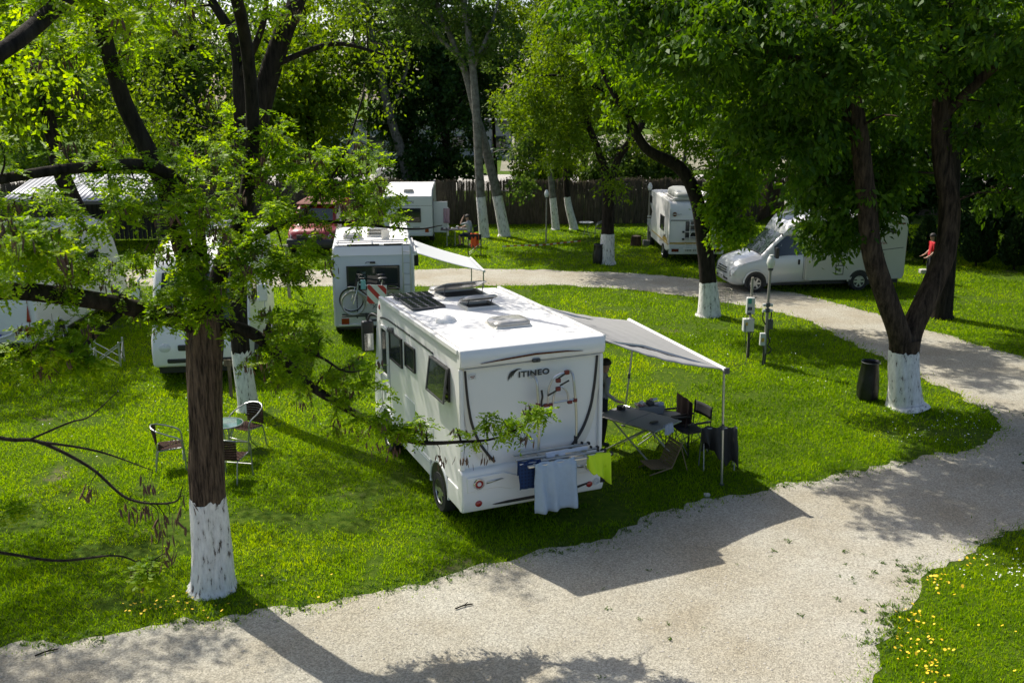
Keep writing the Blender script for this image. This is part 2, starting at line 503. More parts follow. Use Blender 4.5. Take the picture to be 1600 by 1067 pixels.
scatter_stones()

# grass blades
M_grass = leaf_mat("grass_blades", (0.060, 0.140, 0.001), (0.170, 0.310, 0.002), (0.31, 0.41, 0.004), trans=0.55, rough=0.7, spec=0.05)
def blades(x, y, h, w, tint, name, lab):
    n = len(x)
    a = RNG.uniform(0, 2 * PI, n); lean = RNG.normal(0, 0.8, n) * h; la = RNG.uniform(0, 2 * PI, n)
    V = np.zeros((n, 3, 3))
    V[:, 0, 0] = x - np.cos(a) * w; V[:, 0, 1] = y - np.sin(a) * w
    V[:, 1, 0] = x + np.cos(a) * w; V[:, 1, 1] = y + np.sin(a) * w
    V[:, 2, 0] = x + np.cos(la) * lean; V[:, 2, 1] = y + np.sin(la) * lean; V[:, 2, 2] = h
    o = np_obj(name, V.reshape(-1, 3), np.arange(n * 3).reshape(-1, 3), M_grass, tint=tint)
    return tag(o, lab, "grass", kind="stuff")
def lawn():
    xs, ys, hs, ws = [], [], [], []
    for (y0, y1, dens, hh, ww) in ((8.6, 13, 2000, .050, .0068), (13, 18, 1400, .053, .008), (18, 26, 700, .06, .011), (26, 36, 330, .07, .013), (36, 48, 170, .08, .019)):
        hw0 = 0.56 * y1 + 3.0
        n = int(dens * 2 * hw0 * (y1 - y0))
        x = RNG.uniform(-hw0, hw0, n); y = RNG.uniform(y0, y1, n)
        jx = RNG.normal(0, .16, n); jy = RNG.normal(0, .16, n)      # ragged border against the gravel
        k = ~in_poly(x + jx, y + jy, GRAVEL) & (np.abs(x) < 0.56 * y + 3.0)
        thin = vnoise(x, y, 0.8, 5) * 0.6 + vnoise(x, y, 2.6, 6) * 0.4
        k &= RNG.random(n) < np.clip((0.765 - thin) * 6, 0.06, 1)
        x, y, thin = x[k], y[k], thin[k]; n = len(x)
        xs.append(x); ys.append(y)
        hs.append(hh * RNG.uniform(.45, 1.3, n) * (0.75 + 0.6 * vnoise(x, y, 1.3, 9))); ws.append(ww * RNG.uniform(.6, 1.4, n))
    x, y, h, w = map(np.concatenate, (xs, ys, hs, ws))
    t = 0.12 + 0.58 * vnoise(x, y, 0.40, 12) + 0.40 * (vnoise(x, y, 1.7, 13) - .5) + 0.25 * (vnoise(x, y, 5.0, 14) - .5) + RNG.normal(0, .15, len(x))
    blades(x, y, h, w, np.clip(t, 0, 1), "lawn_grass", "short bright green grass covering the lawns")
    print("grass blades", len(x))
lawn()
# ------------------------------------------------------------------ vehicles: shared pieces
M_white = mat("white_gelcoat", (0.78, 0.77, 0.74), 0.32, var=0.02, scale=1.5, spec=0.5, coat=0.15, dirt=0.10, dirtcol=(0.50, 0.47, 0.40), stretch=(1, 1, .35))
M_roof = mat("stained_white_roof", (0.80, 0.79, 0.76), 0.5, var=0.03, scale=2.2, dirt=0.34, dirtcol=(0.42, 0.40, 0.36))
M_cream = mat("cream_panel", (0.70, 0.66, 0.57), 0.38, var=0.03, scale=2)
M_grey_skin = mat("pale_grey_panel", (0.62, 0.64, 0.64), 0.35, var=0.03, scale=2, dirt=0.08, dirtcol=(.4, .4, .36))
M_silver = mat("silver_paint", (0.60, 0.61, 0.60), 0.3, metal=0.15, var=0.03, scale=2, coat=0.5)
M_champ = mat("champagne_panel", (0.50, 0.49, 0.44), 0.35, metal=0.1, var=0.03, scale=2)
M_black = mat("black_plastic", (0.018, 0.018, 0.018), 0.45, var=0.2, scale=10)
M_dgrey = mat("dark_grey_plastic", (0.07, 0.07, 0.072), 0.5, var=0.15, scale=10)
M_rubber = mat("tyre_rubber", (0.022, 0.021, 0.020), 0.8, var=0.2, scale=20, bump=.3)
M_alu = mat("brushed_aluminium", (0.55, 0.55, 0.54), 0.32, metal=0.85, var=0.08, scale=30)
M_chrome = mat("chrome", (0.7, 0.7, 0.7), 0.12, metal=1.0, var=0.05)
M_redlens = mat("red_lens", (0.30, 0.012, 0.012), 0.15, var=0.15, scale=40, coat=.6)
M_dredlens = mat("dark_red_lens", (0.10, 0.008, 0.008), 0.15, var=0.15, scale=40, coat=.6)
M_wlens = mat("clear_lens", (0.62, 0.62, 0.62), 0.1, var=0.2, scale=30, coat=.8)
M_smoke = mat("smoked_acrylic", (0.36, 0.35, 0.325), 0.22, var=0.1, scale=5, coat=.3)
M_ventbase = mat("vent_base_plastic", (0.66, 0.63, 0.56), 0.45, var=0.05, scale=5, dirt=.2, dirtcol=(.4, .37, .3))
M_glass = glass_mat("dark_window_glass")
M_glass_g = glass_mat("green_window_glass", (0.03, 0.045, 0.04))
M_decal = mat("charcoal_decal", (0.045, 0.047, 0.05), 0.4, var=0.1)
M_awning = mat("grey_awning_cloth", (0.27, 0.27, 0.265), 0.85, var=0.06, scale=9, bump=.12, bscale=18, stretch=(1, 6, 1))
M_awning_w = mat("white_awning_cloth", (0.50, 0.52, 0.52), 0.85, var=0.06, scale=7, stretch=(6, 1, 1))
M_plate = mat("number_plate", (0.62, 0.62, 0.58), 0.5, var=0.05)
M_yellow = mat("yellow_decal", (0.50, 0.33, 0.05), 0.4, var=0.1)
M_redclamp = mat("dark_red_clamp", (0.15, 0.018, 0.014), 0.45, var=0.15, scale=20)
M_winecell = mat("solar_cell", (0.012, 0.013, 0.018), 0.18, var=0.3, scale=12, coat=.5)

def wheel(parent, x, y, r=0.33, w=0.2, name="wheel", rim=None):
    e = bpy.data.objects.new(name, None); link(e, parent); e.location = (x, y, r)
    m = MB(); prof = [(r * .62, -w / 2), (r * .93, -w / 2), (r, -w * .36), (r, w * .36), (r * .93, w / 2), (r * .62, w / 2)]
    vs = []
    n = 28
    for (rr, t) in prof:
        for k in range(n): vs.append((rr * math.cos(2 * PI * k / n), t, rr * math.sin(2 * PI * k / n)))
    fs = [(i * n + k, i * n + (k + 1) % n, (i + 1) * n + (k + 1) % n, (i + 1) * n + k) for i in range(len(prof) - 1) for k in range(n)]
    m._add(vs, fs); m.build("tyre", M_rubber, e)
    m = MB()
    for s in (-1, 1):
        m.torus((0, s * w * .40, 0), (0, 1, 0), r * .60, r * .045, 24, 6)
        m.cyl((0, s * w * .28, 0), (0, s * w * .42, 0), r * .2, r * .16, 14)
        for k in range(6):
            a = 2 * PI * k / 6
            m.obox((math.cos(a) * r * .37, s * w * .36, math.sin(a) * r * .37), (r * .46, w * .10, r * .19), Matrix.Rotation(-a, 3, 'Y'))
    m.build("rim", rim or M_alu, e)
    MB().cyl((0, -w * .24, 0), (0, w * .24, 0), r * .6, n=20).build("brake_disc", M_black, e)
    return e

def window(parent, pts, nrm, t=0.03, glass=None, frame=None, name="window", border=0.035, tilt=None):
    """pts: 4 corners in order; nrm outward. frame (part) > pane (sub-part)"""
    P = [Vector(p) for p in pts]; n = Vector(nrm).normalized(); c = sum(P, Vector()) / 4
    m = MB()
    inn = [c + (p - c) * (1 - border / max(0.05, (p - c).length) * 1.3) for p in P]
    vs = [p for p in P] + [p for p in inn] + [p + n * t for p in P] + [p + n * t for p in inn]
    fs = []
    for i in range(4):
        j = (i + 1) % 4
        fs += [(8 + i, 8 + j, 12 + j, 12 + i), (i, j, 8 + j, 8 + i), (4 + i, 12 + i, 12 + j, 4 + j)]
    m._add(vs, fs); fr = m.build(name, frame or M_black, parent, smooth=False)
    m = MB(); m.quad(*[p + n * t * .55 for p in inn]); m.quad(*[p + n * t * .15 for p in inn])
    m.build("pane", glass or M_glass, fr, smooth=False)
    return fr

def drape(name, material, x, z, y0, y1, front, back, fold=0.02, n=14, seed=0, parent=None, nf=3.0, skew=0.0, ragged=0.0, matrix=None):
    """cloth hung over a rail along local y at (x, z)"""
    rng = random.Random(seed); ph = rng.uniform(0, 6)
    L = front + back; nv = 18
    def fn(u, v):
        y = y0 + (y1 - y0) * u; s = v * L
        rag = ragged * (noise.noise(Vector((u * 5, seed, 0))) * .5 + (u - .5) * skew)
        if s < front: 
            d = (front - s); xx = x - .014 - fold * (.3 + .9 * d / front) * (0.75 + .6 * math.sin(u * nf * 2 * PI + ph + d * 1.2) + .45 * math.sin(u * nf * 9.3 + ph + d * 2.5) + .9 * noise.noise(Vector((u * 3.1, d * 2.0, seed + .5)))); zz = z - d * (1 + rag)
        else:
            d = s - front; xx = x + .014 + fold * .6 * math.sin(u * nf * 2 * PI + ph + 2); zz = z - d
        if abs(s - front) < .03: zz = z + .012
        y += noise.noise(Vector((u * 3, zz * 4, seed))) * .02
        p = Vector((xx, y, zz))
        return tuple(matrix @ p) if matrix else tuple(p)
    m = MB(); m.grid(fn, n * 2, nv)
    return m.build(name, material, parent, angle=80, solid=0.008, recalc=False)

def roof_vent(parent, x0, x1, y0, y1, z, h=.10, openang=0.0, name="roof_vent", lid=None, dome=1.0):
    """base frame, dome lid hinged on its forward edge, opening to the rear"""
    m = MB(); b = .05
    cx, cy = (x0 + x1) / 2, (y0 + y1) / 2
    vs = []
    for (s, zz) in ((1.0, z - .01), (.90, z + h * .6)):
        for (u, v) in ((x0, y0), (x1, y0), (x1, y1), (x0, y1)): vs.append((cx + (u - cx) * s, cy + (v - cy) * s, zz))
    for (s, zz) in ((.78, z + h * .6), (.78, z + .01)):
        for (u, v) in ((x0, y0), (x1, y0), (x1, y1), (x0, y1)): vs.append((cx + (u - cx) * s, cy + (v - cy) * s, zz))
    fs = []
    for l in range(3):
        for i in range(4):
            j = (i + 1) % 4; fs.append((l * 4 + i, l * 4 + j, l * 4 + 4 + j, l * 4 + 4 + i))
    m._add(vs, fs); base = m.build(name, M_ventbase, parent, bevel=.008)
    m = MB(); m.quad(*[(cx + (u - cx) * .78, cy + (v - cy) * .78, z + .012) for (u, v) in ((x0, y0), (x1, y0), (x1, y1), (x0, y1))])
    m.build("fly_screen", M_dgrey, base, smooth=False)
    hx = x1 - .03
    Mr = Matrix.Rotation(openang, 3, 'Y'); hp = Vector((hx, cy, z + h * .66))
    m = MB(); rings = ((.97, 0), (.96, .035), (.86, .075), (.6, .085))
    vs = []
    for (s, zz) in rings:
        for k in range(16):
            t = 2 * PI * k / 16; c, s_ = math.cos(t), math.sin(t); q = 5
            rx = abs(c) ** (2 / q) * (1 if c > 0 else -1); ry = abs(s_) ** (2 / q) * (1 if s_ > 0 else -1)
            v = Vector((cx + rx * (x1 - x0) / 2 * s, cy + ry * (y1 - y0) / 2 * s, z + h * .66 + zz * dome)) - hp
            vs.append(hp + Mr @ v)
    fs = [(i * 16 + k, i * 16 + (k + 1) % 16, (i + 1) * 16 + (k + 1) % 16, (i + 1) * 16 + k) for i in range(3) for k in range(16)]
    fs.append(tuple(48 + k for k in range(16)))
    m._add(vs, fs); m.build("lid", lid or M_smoke, base, solid=.006, recalc=True)
    if openang:
        for yy in (y0 + .1, y1 - .1):
            e = hp + Mr @ (Vector((x0 + .12, yy, z + h * .66)) - hp)
            m = MB(); m.cyl((x0 + .22, yy, z + h * .5), e, .008, n=6); m.build("stay", M_dgrey, base)
    return base

# ------------------------------------------------------------------ trees
M_bark = bark_mat("furrowed_bark", (0.016, 0.011, 0.008), (0.105, 0.072, 0.047))
M_bark_near = bark_mat("near_acacia_bark", (0.020, 0.014, 0.010), (0.19, 0.130, 0.085), stretch=.10, scale=34, bump=1.0)
M_bark_dark = bark_mat("dark_bark", (0.010, 0.008, 0.006), (0.042, 0.033, 0.024))
M_bark_pale = bark_mat("pale_poplar_bark", (0.10, 0.095, 0.075), (0.25, 0.24, 0.20), stretch=0.8, scale=7, bump=0.3)
M_lime = limewash_mat()
M_leaf_acacia = leaf_mat("acacia_leaflets", (0.075, 0.165, 0.004), (0.150, 0.270, 0.007), (0.29, 0.40, 0.018), trans=0.6)
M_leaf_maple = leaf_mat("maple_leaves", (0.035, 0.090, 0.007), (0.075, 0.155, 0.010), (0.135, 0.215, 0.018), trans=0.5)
M_leaf_sunlit = leaf_mat("sunlit_maple_leaves", (0.060, 0.145, 0.005), (0.115, 0.225, 0.008), (0.19, 0.30, 0.015), trans=0.55)  # maple leaves made lighter, sunlight put into the leaf colour
M_leaf_shade = leaf_mat("shaded_maple_leaves", (0.024, 0.066, 0.004), (0.052, 0.122, 0.006), (0.100, 0.190, 0.012), trans=0.46)  # maple leaves again, darkened so the colour carries the canopy shade
M_leaf_poplar = leaf_mat("poplar_leaves", (0.035, 0.080, 0.010), (0.070, 0.135, 0.016), (0.125, 0.19, 0.03), trans=0.45)
M_leaf_yellow = leaf_mat("young_yellow_leaves", (0.055, 0.112, 0.005), (0.110, 0.190, 0.008), (0.19, 0.28, 0.018), trans=0.52)
M_leaf_ivy = leaf_mat("ivy_leaves", (0.012, 0.040, 0.006), (0.025, 0.068, 0.010), (0.05, 0.11, 0.015), trans=0.25)
M_leaf_thuja = leaf_mat("conifer_sprays", (0.012, 0.030, 0.008), (0.020, 0.046, 0.012), (0.032, 0.066, 0.018), trans=0.2)

def bark_tube(pts, radii, n=12, span=5, ridge=0.0, seed=0.0):
    """tapered, ridged tube -> (verts, quad faces)"""
    P = catmull(pts, span)
    m = len(P)
    rr = np.interp(np.linspace(0, len(radii) - 1, m), np.arange(len(radii)), radii)
    V = np.zeros((m, n, 3)); up = None
    for i in range(m):
        d = (P[min(i + 1, m - 1)] - P[max(i - 1, 0)]).normalized()
        if up is None: up = Vector((0, -1, 0)) if abs(d.y) < .9 else Vector((1, 0, 0))
        a = (up - d * up.dot(d)).normalized(); up = a; b = d.cross(a)
        for k in range(n):
            t = 2 * PI * k / n
            r = rr[i]
            if ridge:
                q = Vector((math.cos(t) * 2.6, math.sin(t) * 2.6, P[i].z * 0.7 + seed))
                r *= 1 + ridge * (.7 * noise.noise(q) + 0.6 * noise.noise(q * Vector((2.7, 2.7, 1.6))) + .45 * noise.noise(q * Vector((6.5, 6.5, 2.2))))
            v = P[i] + (a * math.cos(t) + b * math.sin(t)) * r
            V[i, k] = v
    F = []
    for i in range(m - 1):
        for k in range(n):
            k2 = (k + 1) % n
            F.append((i * n + k, i * n + k2, (i + 1) * n + k2, (i + 1) * n + k))
    return V.reshape(-1, 3), np.array(F), P

def leaf_quads(pos, axis, size, width, rng, up_bias=0.6):
    n = len(pos)
    axis = axis / (np.linalg.norm(axis, axis=1, keepdims=True) + 1e-9)
    nr = rng.normal(0, 1, (n, 3)); nr[:, 2] += up_bias
    side = np.cross(axis, nr); side /= (np.linalg.norm(side, axis=1, keepdims=True) + 1e-9)
    nor = np.cross(side, axis)
    L = size[:, None]; W = (size * width)[:, None]
    V = np.empty((n, 4, 3))
    V[:, 0] = pos
    V[:, 1] = pos + axis * L * .45 + side * W * .5 + nor * L * .10
    V[:, 2] = pos + axis * L
    V[:, 3] = pos + axis * L * .45 - side * W * .5 + nor * L * .10
    return V.reshape(-1, 3), np.arange(n * 4).reshape(-1, 4)

def crown_points(crowns, rng, keep=None):
    cs = []
    for (cx, cy, cz, rx, ry, rz, n) in crowns:
        c = 0
        while c < n:
            p = rng.normal(0, 1, 3); p /= np.linalg.norm(p)
            p = p * rng.random() ** 0.42
            q = np.array([cx + p[0] * rx, cy + p[1] * ry, cz + p[2] * rz])
            c += 1
            if keep is None or keep(q): cs.append(q)
    return np.array(cs)

def tree(name, label, stems, crowns, bark, leafm, nper=120, lsize=0.11, cr=0.55, white=0.0, seed=0, width=0.5, ridge=0.0, sides=10,
         droop=0.25, twig_r=0.012, group=None, cat="tree", keep=None, side_n=None, flat=0.75, whitemat=None):
    """stems: list of (points, radii); the first is the trunk from the ground"""
    rng = np.random.default_rng(seed)
    base = Vector(stems[0][0][0])
    root = thing(name, label, cat, (base.x, base.y, 0), 0, group)
    off = np.array([base.x, base.y, 0])
    skel = []; skr = []
    for i, (pts, rad) in enumerate(stems):
        n = (side_n or sides) if i == 0 else max(6, sides - 2)
        V, F, P = bark_tube(pts, rad, n=n, span=14 if (ridge and i == 0) else 6, ridge=ridge, seed=seed)
        np_obj("trunk" if i == 0 else "limb", V - off, F, bark, root, smooth=True)
        rr = np.interp(np.linspace(0, 1, len(P)), np.linspace(0, 1, len(rad)), rad)
        for p, r in zip(P, rr):
            if p.z > 1.6: skel.append(p[:]); skr.append(r)
    if white:
        pts, rad = stems[0]
        P = catmull(pts, 20); zz = [p.z for p in P]
        low = [p for p in P if p.z < white] + [next(p for p in P if p.z >= white)]
        rr = np.interp(np.linspace(0, 1, len(P)), np.linspace(0, 1, len(rad)), rad)[:len(low)] + 0.008
        n = (side_n or sides)
        V, F, _ = bark_tube(low, list(rr), n=n, span=2 if ridge else 1, ridge=ridge, seed=seed)
        for k in range(n):                               # uneven brushed upper edge
            V[-n + k, 2] += 0.09 * noise.noise(Vector((k * 0.9, seed, 0)))
        np_obj("painted_base", V - off, F, whitemat or M_lime, root, smooth=True)
    if not crowns: return root
    skel = np.array(skel); skr = np.array(skr)
    C = crown_points(crowns, rng, keep)
    # branches from the nearest limb to every leaf cluster
    tv, tf, nb = [], [], 0
    order = np.argsort([np.min(np.linalg.norm(skel - c, axis=1)) for c in C])
    nodes = list(skel); nrad = list(np.minimum(skr, 0.06))
    NA = np.array(nodes)
    for ci in order:
        c = C[ci]
        d = np.linalg.norm(NA - c, axis=1) + 0.5 * np.maximum(0, NA[:, 2] - c[2])
        j = int(np.argmin(d)); s = NA[j]
        mid = (s + c) / 2 + np.array([0, 0, 0.08 * np.linalg.norm(c - s)]) + rng.normal(0, .06, 3) * np.linalg.norm(c - s)
        r0 = min(nrad[j] * 0.75, twig_r * 2.6) + 0.002
        V, F, P = bark_tube([s, mid, c], [r0, r0 * .7, 0.005], n=3, span=2)
        tv.append(V); tf.append(F + nb); nb += len(V)
        for q in P[2:]: nodes.append(np.array(q[:])); nrad.append(r0 * .6)
        NA = np.array(nodes)
    V = np.concatenate(tv); F = np.concatenate(tf)
    # short twigs inside every cluster
    K = 5
    cc = np.repeat(C, K, 0); dd = rng.normal(0, 1, cc.shape); dd[:, 2] *= .6; dd /= np.linalg.norm(dd, axis=1, keepdims=True)
    e = cc + dd * cr * rng.uniform(.6, 1.1, (len(cc), 1)) - np.array([0, 0, 1]) * cr * droop * .5
    sd = np.cross(dd, np.array([0.3, 0.2, 1.0])); sd /= np.linalg.norm(sd, axis=1, keepdims=True); w = 0.006
    tw = np.stack([cc - sd * w, cc + sd * w, e + sd * .002, e - sd * .002], 1).reshape(-1, 3)
    F2 = np.arange(len(tw)).reshape(-1, 4) + len(V)
    o = np_obj("twigs", np.concatenate([V, tw]) - off, np.concatenate([F, F2]), bark, root); o["kind"] = "stuff"
    # leaves strung along the twigs
    n = len(cc) * (nper // K)
    idx = np.repeat(np.arange(len(cc)), nper // K)
    t = rng.uniform(.15, 1.15, n)[:, None]
    pos = cc[idx] * (1 - t) + e[idx] * t + rng.normal(0, cr * .22, (n, 3)) * np.array([1, 1, flat])
    ax = dd[idx] * .7 + rng.normal(0, .6, (n, 3)); ax[:, 2] -= droop * 1.6
    sz = lsize * rng.uniform(.55, 1.25, n)
    LV, LF = leaf_quads(pos, ax, sz, width, rng)
    ct = rng.normal(0, .16, len(C))
    tint = np.clip(.5 + np.repeat(ct, K)[idx] + rng.normal(0, .16, n), 0, 1)
    o = np_obj("crown", LV - off, LF, leafm, root, tint=tint); o["kind"] = "stuff"
    return root

def rad(r0, r1, n, flare=1.35):
    a = list(np.linspace(r0, r1, n)); a[0] *= flare
    return a

# --- big forked tree by the bend of the road
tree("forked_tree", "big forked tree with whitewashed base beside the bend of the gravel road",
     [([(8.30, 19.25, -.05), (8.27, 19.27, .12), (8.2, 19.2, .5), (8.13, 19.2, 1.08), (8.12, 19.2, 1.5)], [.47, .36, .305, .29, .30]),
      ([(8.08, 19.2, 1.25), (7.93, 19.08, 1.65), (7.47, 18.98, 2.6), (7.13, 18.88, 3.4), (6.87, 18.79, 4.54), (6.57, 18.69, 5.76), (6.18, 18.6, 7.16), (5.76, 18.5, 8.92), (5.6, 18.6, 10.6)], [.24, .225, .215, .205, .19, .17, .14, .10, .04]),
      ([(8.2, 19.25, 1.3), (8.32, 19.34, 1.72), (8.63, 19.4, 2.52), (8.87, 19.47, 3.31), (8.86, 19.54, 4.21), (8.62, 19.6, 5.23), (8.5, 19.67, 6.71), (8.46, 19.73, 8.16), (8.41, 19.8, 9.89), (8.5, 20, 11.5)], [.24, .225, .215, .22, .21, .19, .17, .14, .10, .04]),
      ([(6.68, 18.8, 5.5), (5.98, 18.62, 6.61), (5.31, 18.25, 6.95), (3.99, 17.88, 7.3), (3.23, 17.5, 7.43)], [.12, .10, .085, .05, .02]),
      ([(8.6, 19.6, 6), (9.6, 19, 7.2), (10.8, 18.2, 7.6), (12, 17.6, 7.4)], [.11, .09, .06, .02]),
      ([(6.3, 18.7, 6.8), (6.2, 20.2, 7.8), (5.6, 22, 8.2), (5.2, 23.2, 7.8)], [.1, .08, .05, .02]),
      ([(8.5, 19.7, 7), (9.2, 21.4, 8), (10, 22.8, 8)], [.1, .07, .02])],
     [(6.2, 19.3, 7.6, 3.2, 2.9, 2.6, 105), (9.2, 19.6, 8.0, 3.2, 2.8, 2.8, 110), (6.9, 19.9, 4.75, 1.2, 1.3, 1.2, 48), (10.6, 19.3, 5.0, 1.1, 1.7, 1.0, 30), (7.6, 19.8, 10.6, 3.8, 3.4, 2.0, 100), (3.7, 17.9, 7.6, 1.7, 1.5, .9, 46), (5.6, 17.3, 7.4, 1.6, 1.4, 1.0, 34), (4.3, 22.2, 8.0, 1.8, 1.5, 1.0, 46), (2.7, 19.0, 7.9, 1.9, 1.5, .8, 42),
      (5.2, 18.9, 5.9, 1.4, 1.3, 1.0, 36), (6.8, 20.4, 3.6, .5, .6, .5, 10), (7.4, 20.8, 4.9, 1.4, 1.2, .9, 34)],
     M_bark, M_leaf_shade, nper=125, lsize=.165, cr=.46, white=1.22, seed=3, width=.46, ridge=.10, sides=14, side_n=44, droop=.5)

# --- young-leaved tree by the post, leaning to the left
tree("leaning_tree", "leaning tree with whitewashed base between the lawn posts and the gravel road",
     [([(5.84, 27.8, -.05), (5.84, 27.8, .12), (5.77, 27.8, 1.02), (5.6, 27.8, 2.16), (5.31, 27.8, 3.46), (4.79, 27.8, 4.33), (3.82, 27.8, 4.87), (3.25, 27.8, 5.79), (2.68, 27.8, 6.66), (2.2, 28, 7.8)], [.40, .33, .25, .22, .20, .18, .14, .11, .07, .03]),
      ([(5.49, 27.8, 2.6), (5.8, 27.7, 3.64), (6.01, 27.6, 4.73), (6.11, 27.8, 6.32), (5.99, 27.8, 8.36), (6.2, 28, 9.6)], [.15, .14, .12, .10, .06, .02]),
      ([(5.95, 27.7, 4.5), (6.8, 27.3, 5.4), (7.6, 27, 5.8)], [.08, .06, .02])],
     [(6.3, 27.4, 6.0, 1.9, 1.6, 2.6, 70), (6.15, 27.2, 3.9, .6, .8, 1.2, 28), (3.6, 28, 7.0, 2.2, 1.6, 1.5, 50), (6.0, 27.8, 8.5, 2.6, 2.0, 1.6, 60), (4.9, 27.2, 6.0, .9, .9, .8, 12), (5.9, 27.0, 3.2, .5, .5, .6, 7), (6.2, 26.9, 2.5, .4, .5, .5, 8)],
     M_bark_dark, M_leaf_sunlit, nper=150, lsize=.15, cr=.5, white=1.0, seed=5, width=.5, ridge=.07, sides=10, side_n=22, droop=.4)

# --- tree beside the black bin
tree("spreading_tree", "spreading tree with whitewashed base behind the road, beside the small black bin",
     [([(3.66, 36.7, -.05), (3.66, 36.7, .15), (3.67, 36.7, 1.54), (3.64, 36.7, 2.99), (3.32, 36.7, 4.07), (2.74, 36.7, 5.59), (2.35, 36.7, 7.42)], [.40, .30, .24, .22, .15, .11, .05]),
      ([(3.64, 36.7, 2.8), (4.04, 36.7, 4.07), (4.78, 36.7, 5.13), (5.32, 36.7, 6.51), (5.61, 36.7, 8.32), (5.29, 36.7, 10.52)], [.16, .14, .13, .12, .09, .04]),
      ([(5.01, 36.7, 5.4), (4.27, 36.6, 6.05), (3.31, 36.5, 6.51), (1.89, 36.4, 6.97), (0.8, 36.2, 7.0)], [.10, .09, .07, .05, .02])],
     [(1.6, 36.6, 6.3, 2.2, 1.8, 1.6, 60), (3.0, 36.8, 8.4, 3.0, 2.4, 2.0, 80), (5.6, 36.9, 9.4, 2.2, 2, 2.0, 46), (2.0, 36.2, 4.5, 1.3, 1, .8, 16), (5.4, 36.3, 4.6, .7, .7, .6, 7), (3.9, 36.0, 3.4, .5, .5, .4, 4)],
     M_bark_dark, M_leaf_yellow, nper=110, lsize=.16, cr=.6, white=1.1, seed=7, width=.5, sides=10, droop=.35)

# --- pale poplars against the fence
tree("poplar_tree", "upright pale-barked poplar with whitewashed base, left of the leaning poplar",
     [([(-1.26, 43.6, -.05), (-1.27, 43.6, .2), (-1.44, 43.6, 2.35), (-1.56, 43.6, 5.16), (-1.73, 43.6, 7.61), (-2.06, 43.6, 10.25), (-2.3, 43.6, 12.81), (-2.4, 43.7, 15)], [.28, .23, .20, .18, .16, .13, .09, .03]),
      ([(-1.7, 43.6, 7.4), (-.9, 43.5, 9.2), (-.3, 43.4, 11.2)], [.10, .07, .03])],
     [(-1.8, 43.8, 12.0, 2.2, 2.2, 3.0, 90), (-1.0, 43.8, 8.6, 1.7, 1.4, 1.4, 26)],
     M_bark_pale, M_leaf_poplar, nper=100, lsize=.17, cr=.65, white=1.75, seed=9, width=.75, sides=12, droop=.3, group="poplars by the fence")
tree("poplar_tree", "pale-barked poplar with whitewashed base leaning left, trunk crossing its upright neighbour",
     [([(-.35, 43.9, -.05), (-.36, 43.9, .2), (-.72, 43.95, 2.06), (-1.28, 44.1, 4.33), (-1.65, 44.2, 5.6), (-2.1, 44.2, 7.34), (-2.77, 44.2, 8.94), (-3.3, 44.2, 10.25), (-3.8, 44.3, 12.31), (-4.2, 44.3, 14)], [.32, .26, .22, .20, .17, .15, .12, .10, .07, .03]),
      ([(-2.4, 44.2, 8.0), (-4.0, 44.1, 9.4), (-5.2, 44, 10.4)], [.09, .06, .02])],
     [(-3.9, 44.2, 12.0, 2.4, 2, 2.8, 80), (-4.3, 44.2, 9.6, 1.7, 1.4, 1.0, 22), (.9, 43.6, 4.3, .9, .7, 1.3, 20), (0.6, 43.4, 2.5, .5, .5, .5, 5)],
     M_bark_pale, M_leaf_poplar, nper=90, lsize=.17, cr=.6, white=1.75, seed=10, width=.75, sides=12, droop=.3, group="poplars by the fence")
tree("slim_tree", "slim tree with tall whitewashed base before the fence, behind the lamp post",
     [([(2.11, 46.2, -.05), (2.1, 46.2, .2), (1.9, 46.2, 2.09), (1.66, 46.2, 4.78), (1.43, 46.2, 6.83), (1.32, 46.2, 9.67), (1.2, 46.2, 11.5)], [.24, .19, .155, .13, .11, .07, .03])],
     [(1.0, 46.4, 10.2, 2.0, 1.8, 2.4, 70), (.3, 46.2, 6.0, 1.5, 1.0, 1.5, 28), (2.6, 46.0, 6.6, 1.2, 1, 1.6, 26)],
     M_bark_pale, M_leaf_yellow, nper=90, lsize=.16, cr=.6, white=1.5, seed=12, width=.6, sides=10, droop=.3, group="slim trees by the fence")
tree("slim_tree", "slimmest tree with whitewashed base before the fence, left of the bistro table",
     [([(2.98, 46.2, -.05), (2.96, 46.2, .2), (2.65, 46.2, 1.48), (2.58, 46.2, 3.3), (2.7, 46.2, 4.78), (2.9, 46.3, 6.5), (3.1, 46.4, 8)], [.24, .19, .15, .13, .11, .07, .03])],
     [(2.9, 46.6, 4.6, .9, .8, 1.0, 18), (3.3, 46.4, 8.6, 2.0, 1.6, 2.0, 46)],
     M_bark_dark, M_leaf_maple, nper=90, lsize=.16, cr=.55, white=1.5, seed=13, width=.5, sides=8, droop=.4, group="slim trees by the fence")
tree("dark_tree", "dark-trunked tree with whitewashed base standing behind the silver motorhome",
     [([(14.4, 49.5, -.05), (14.4, 49.5, .2), (14.26, 49.5, 1.8), (14.19, 49.5, 3.73), (14, 49.5, 6), (14.2, 49.6, 9)], [.42, .34, .29, .26, .2, .06]),
      ([(14.2, 49.5, 3.2), (13.0, 49.3, 5), (12.0, 49, 6.5)], [.16, .11, .03])],
     [(13.6, 49.4, 8.2, 3.8, 3, 3.0, 120), (11.6, 48.8, 5.6, 1.8, 1.4, 1.5, 34)],
     M_bark_dark, M_leaf_maple, nper=100, lsize=.19, cr=.7, white=1.25, seed=14, sides=10, droop=.4)
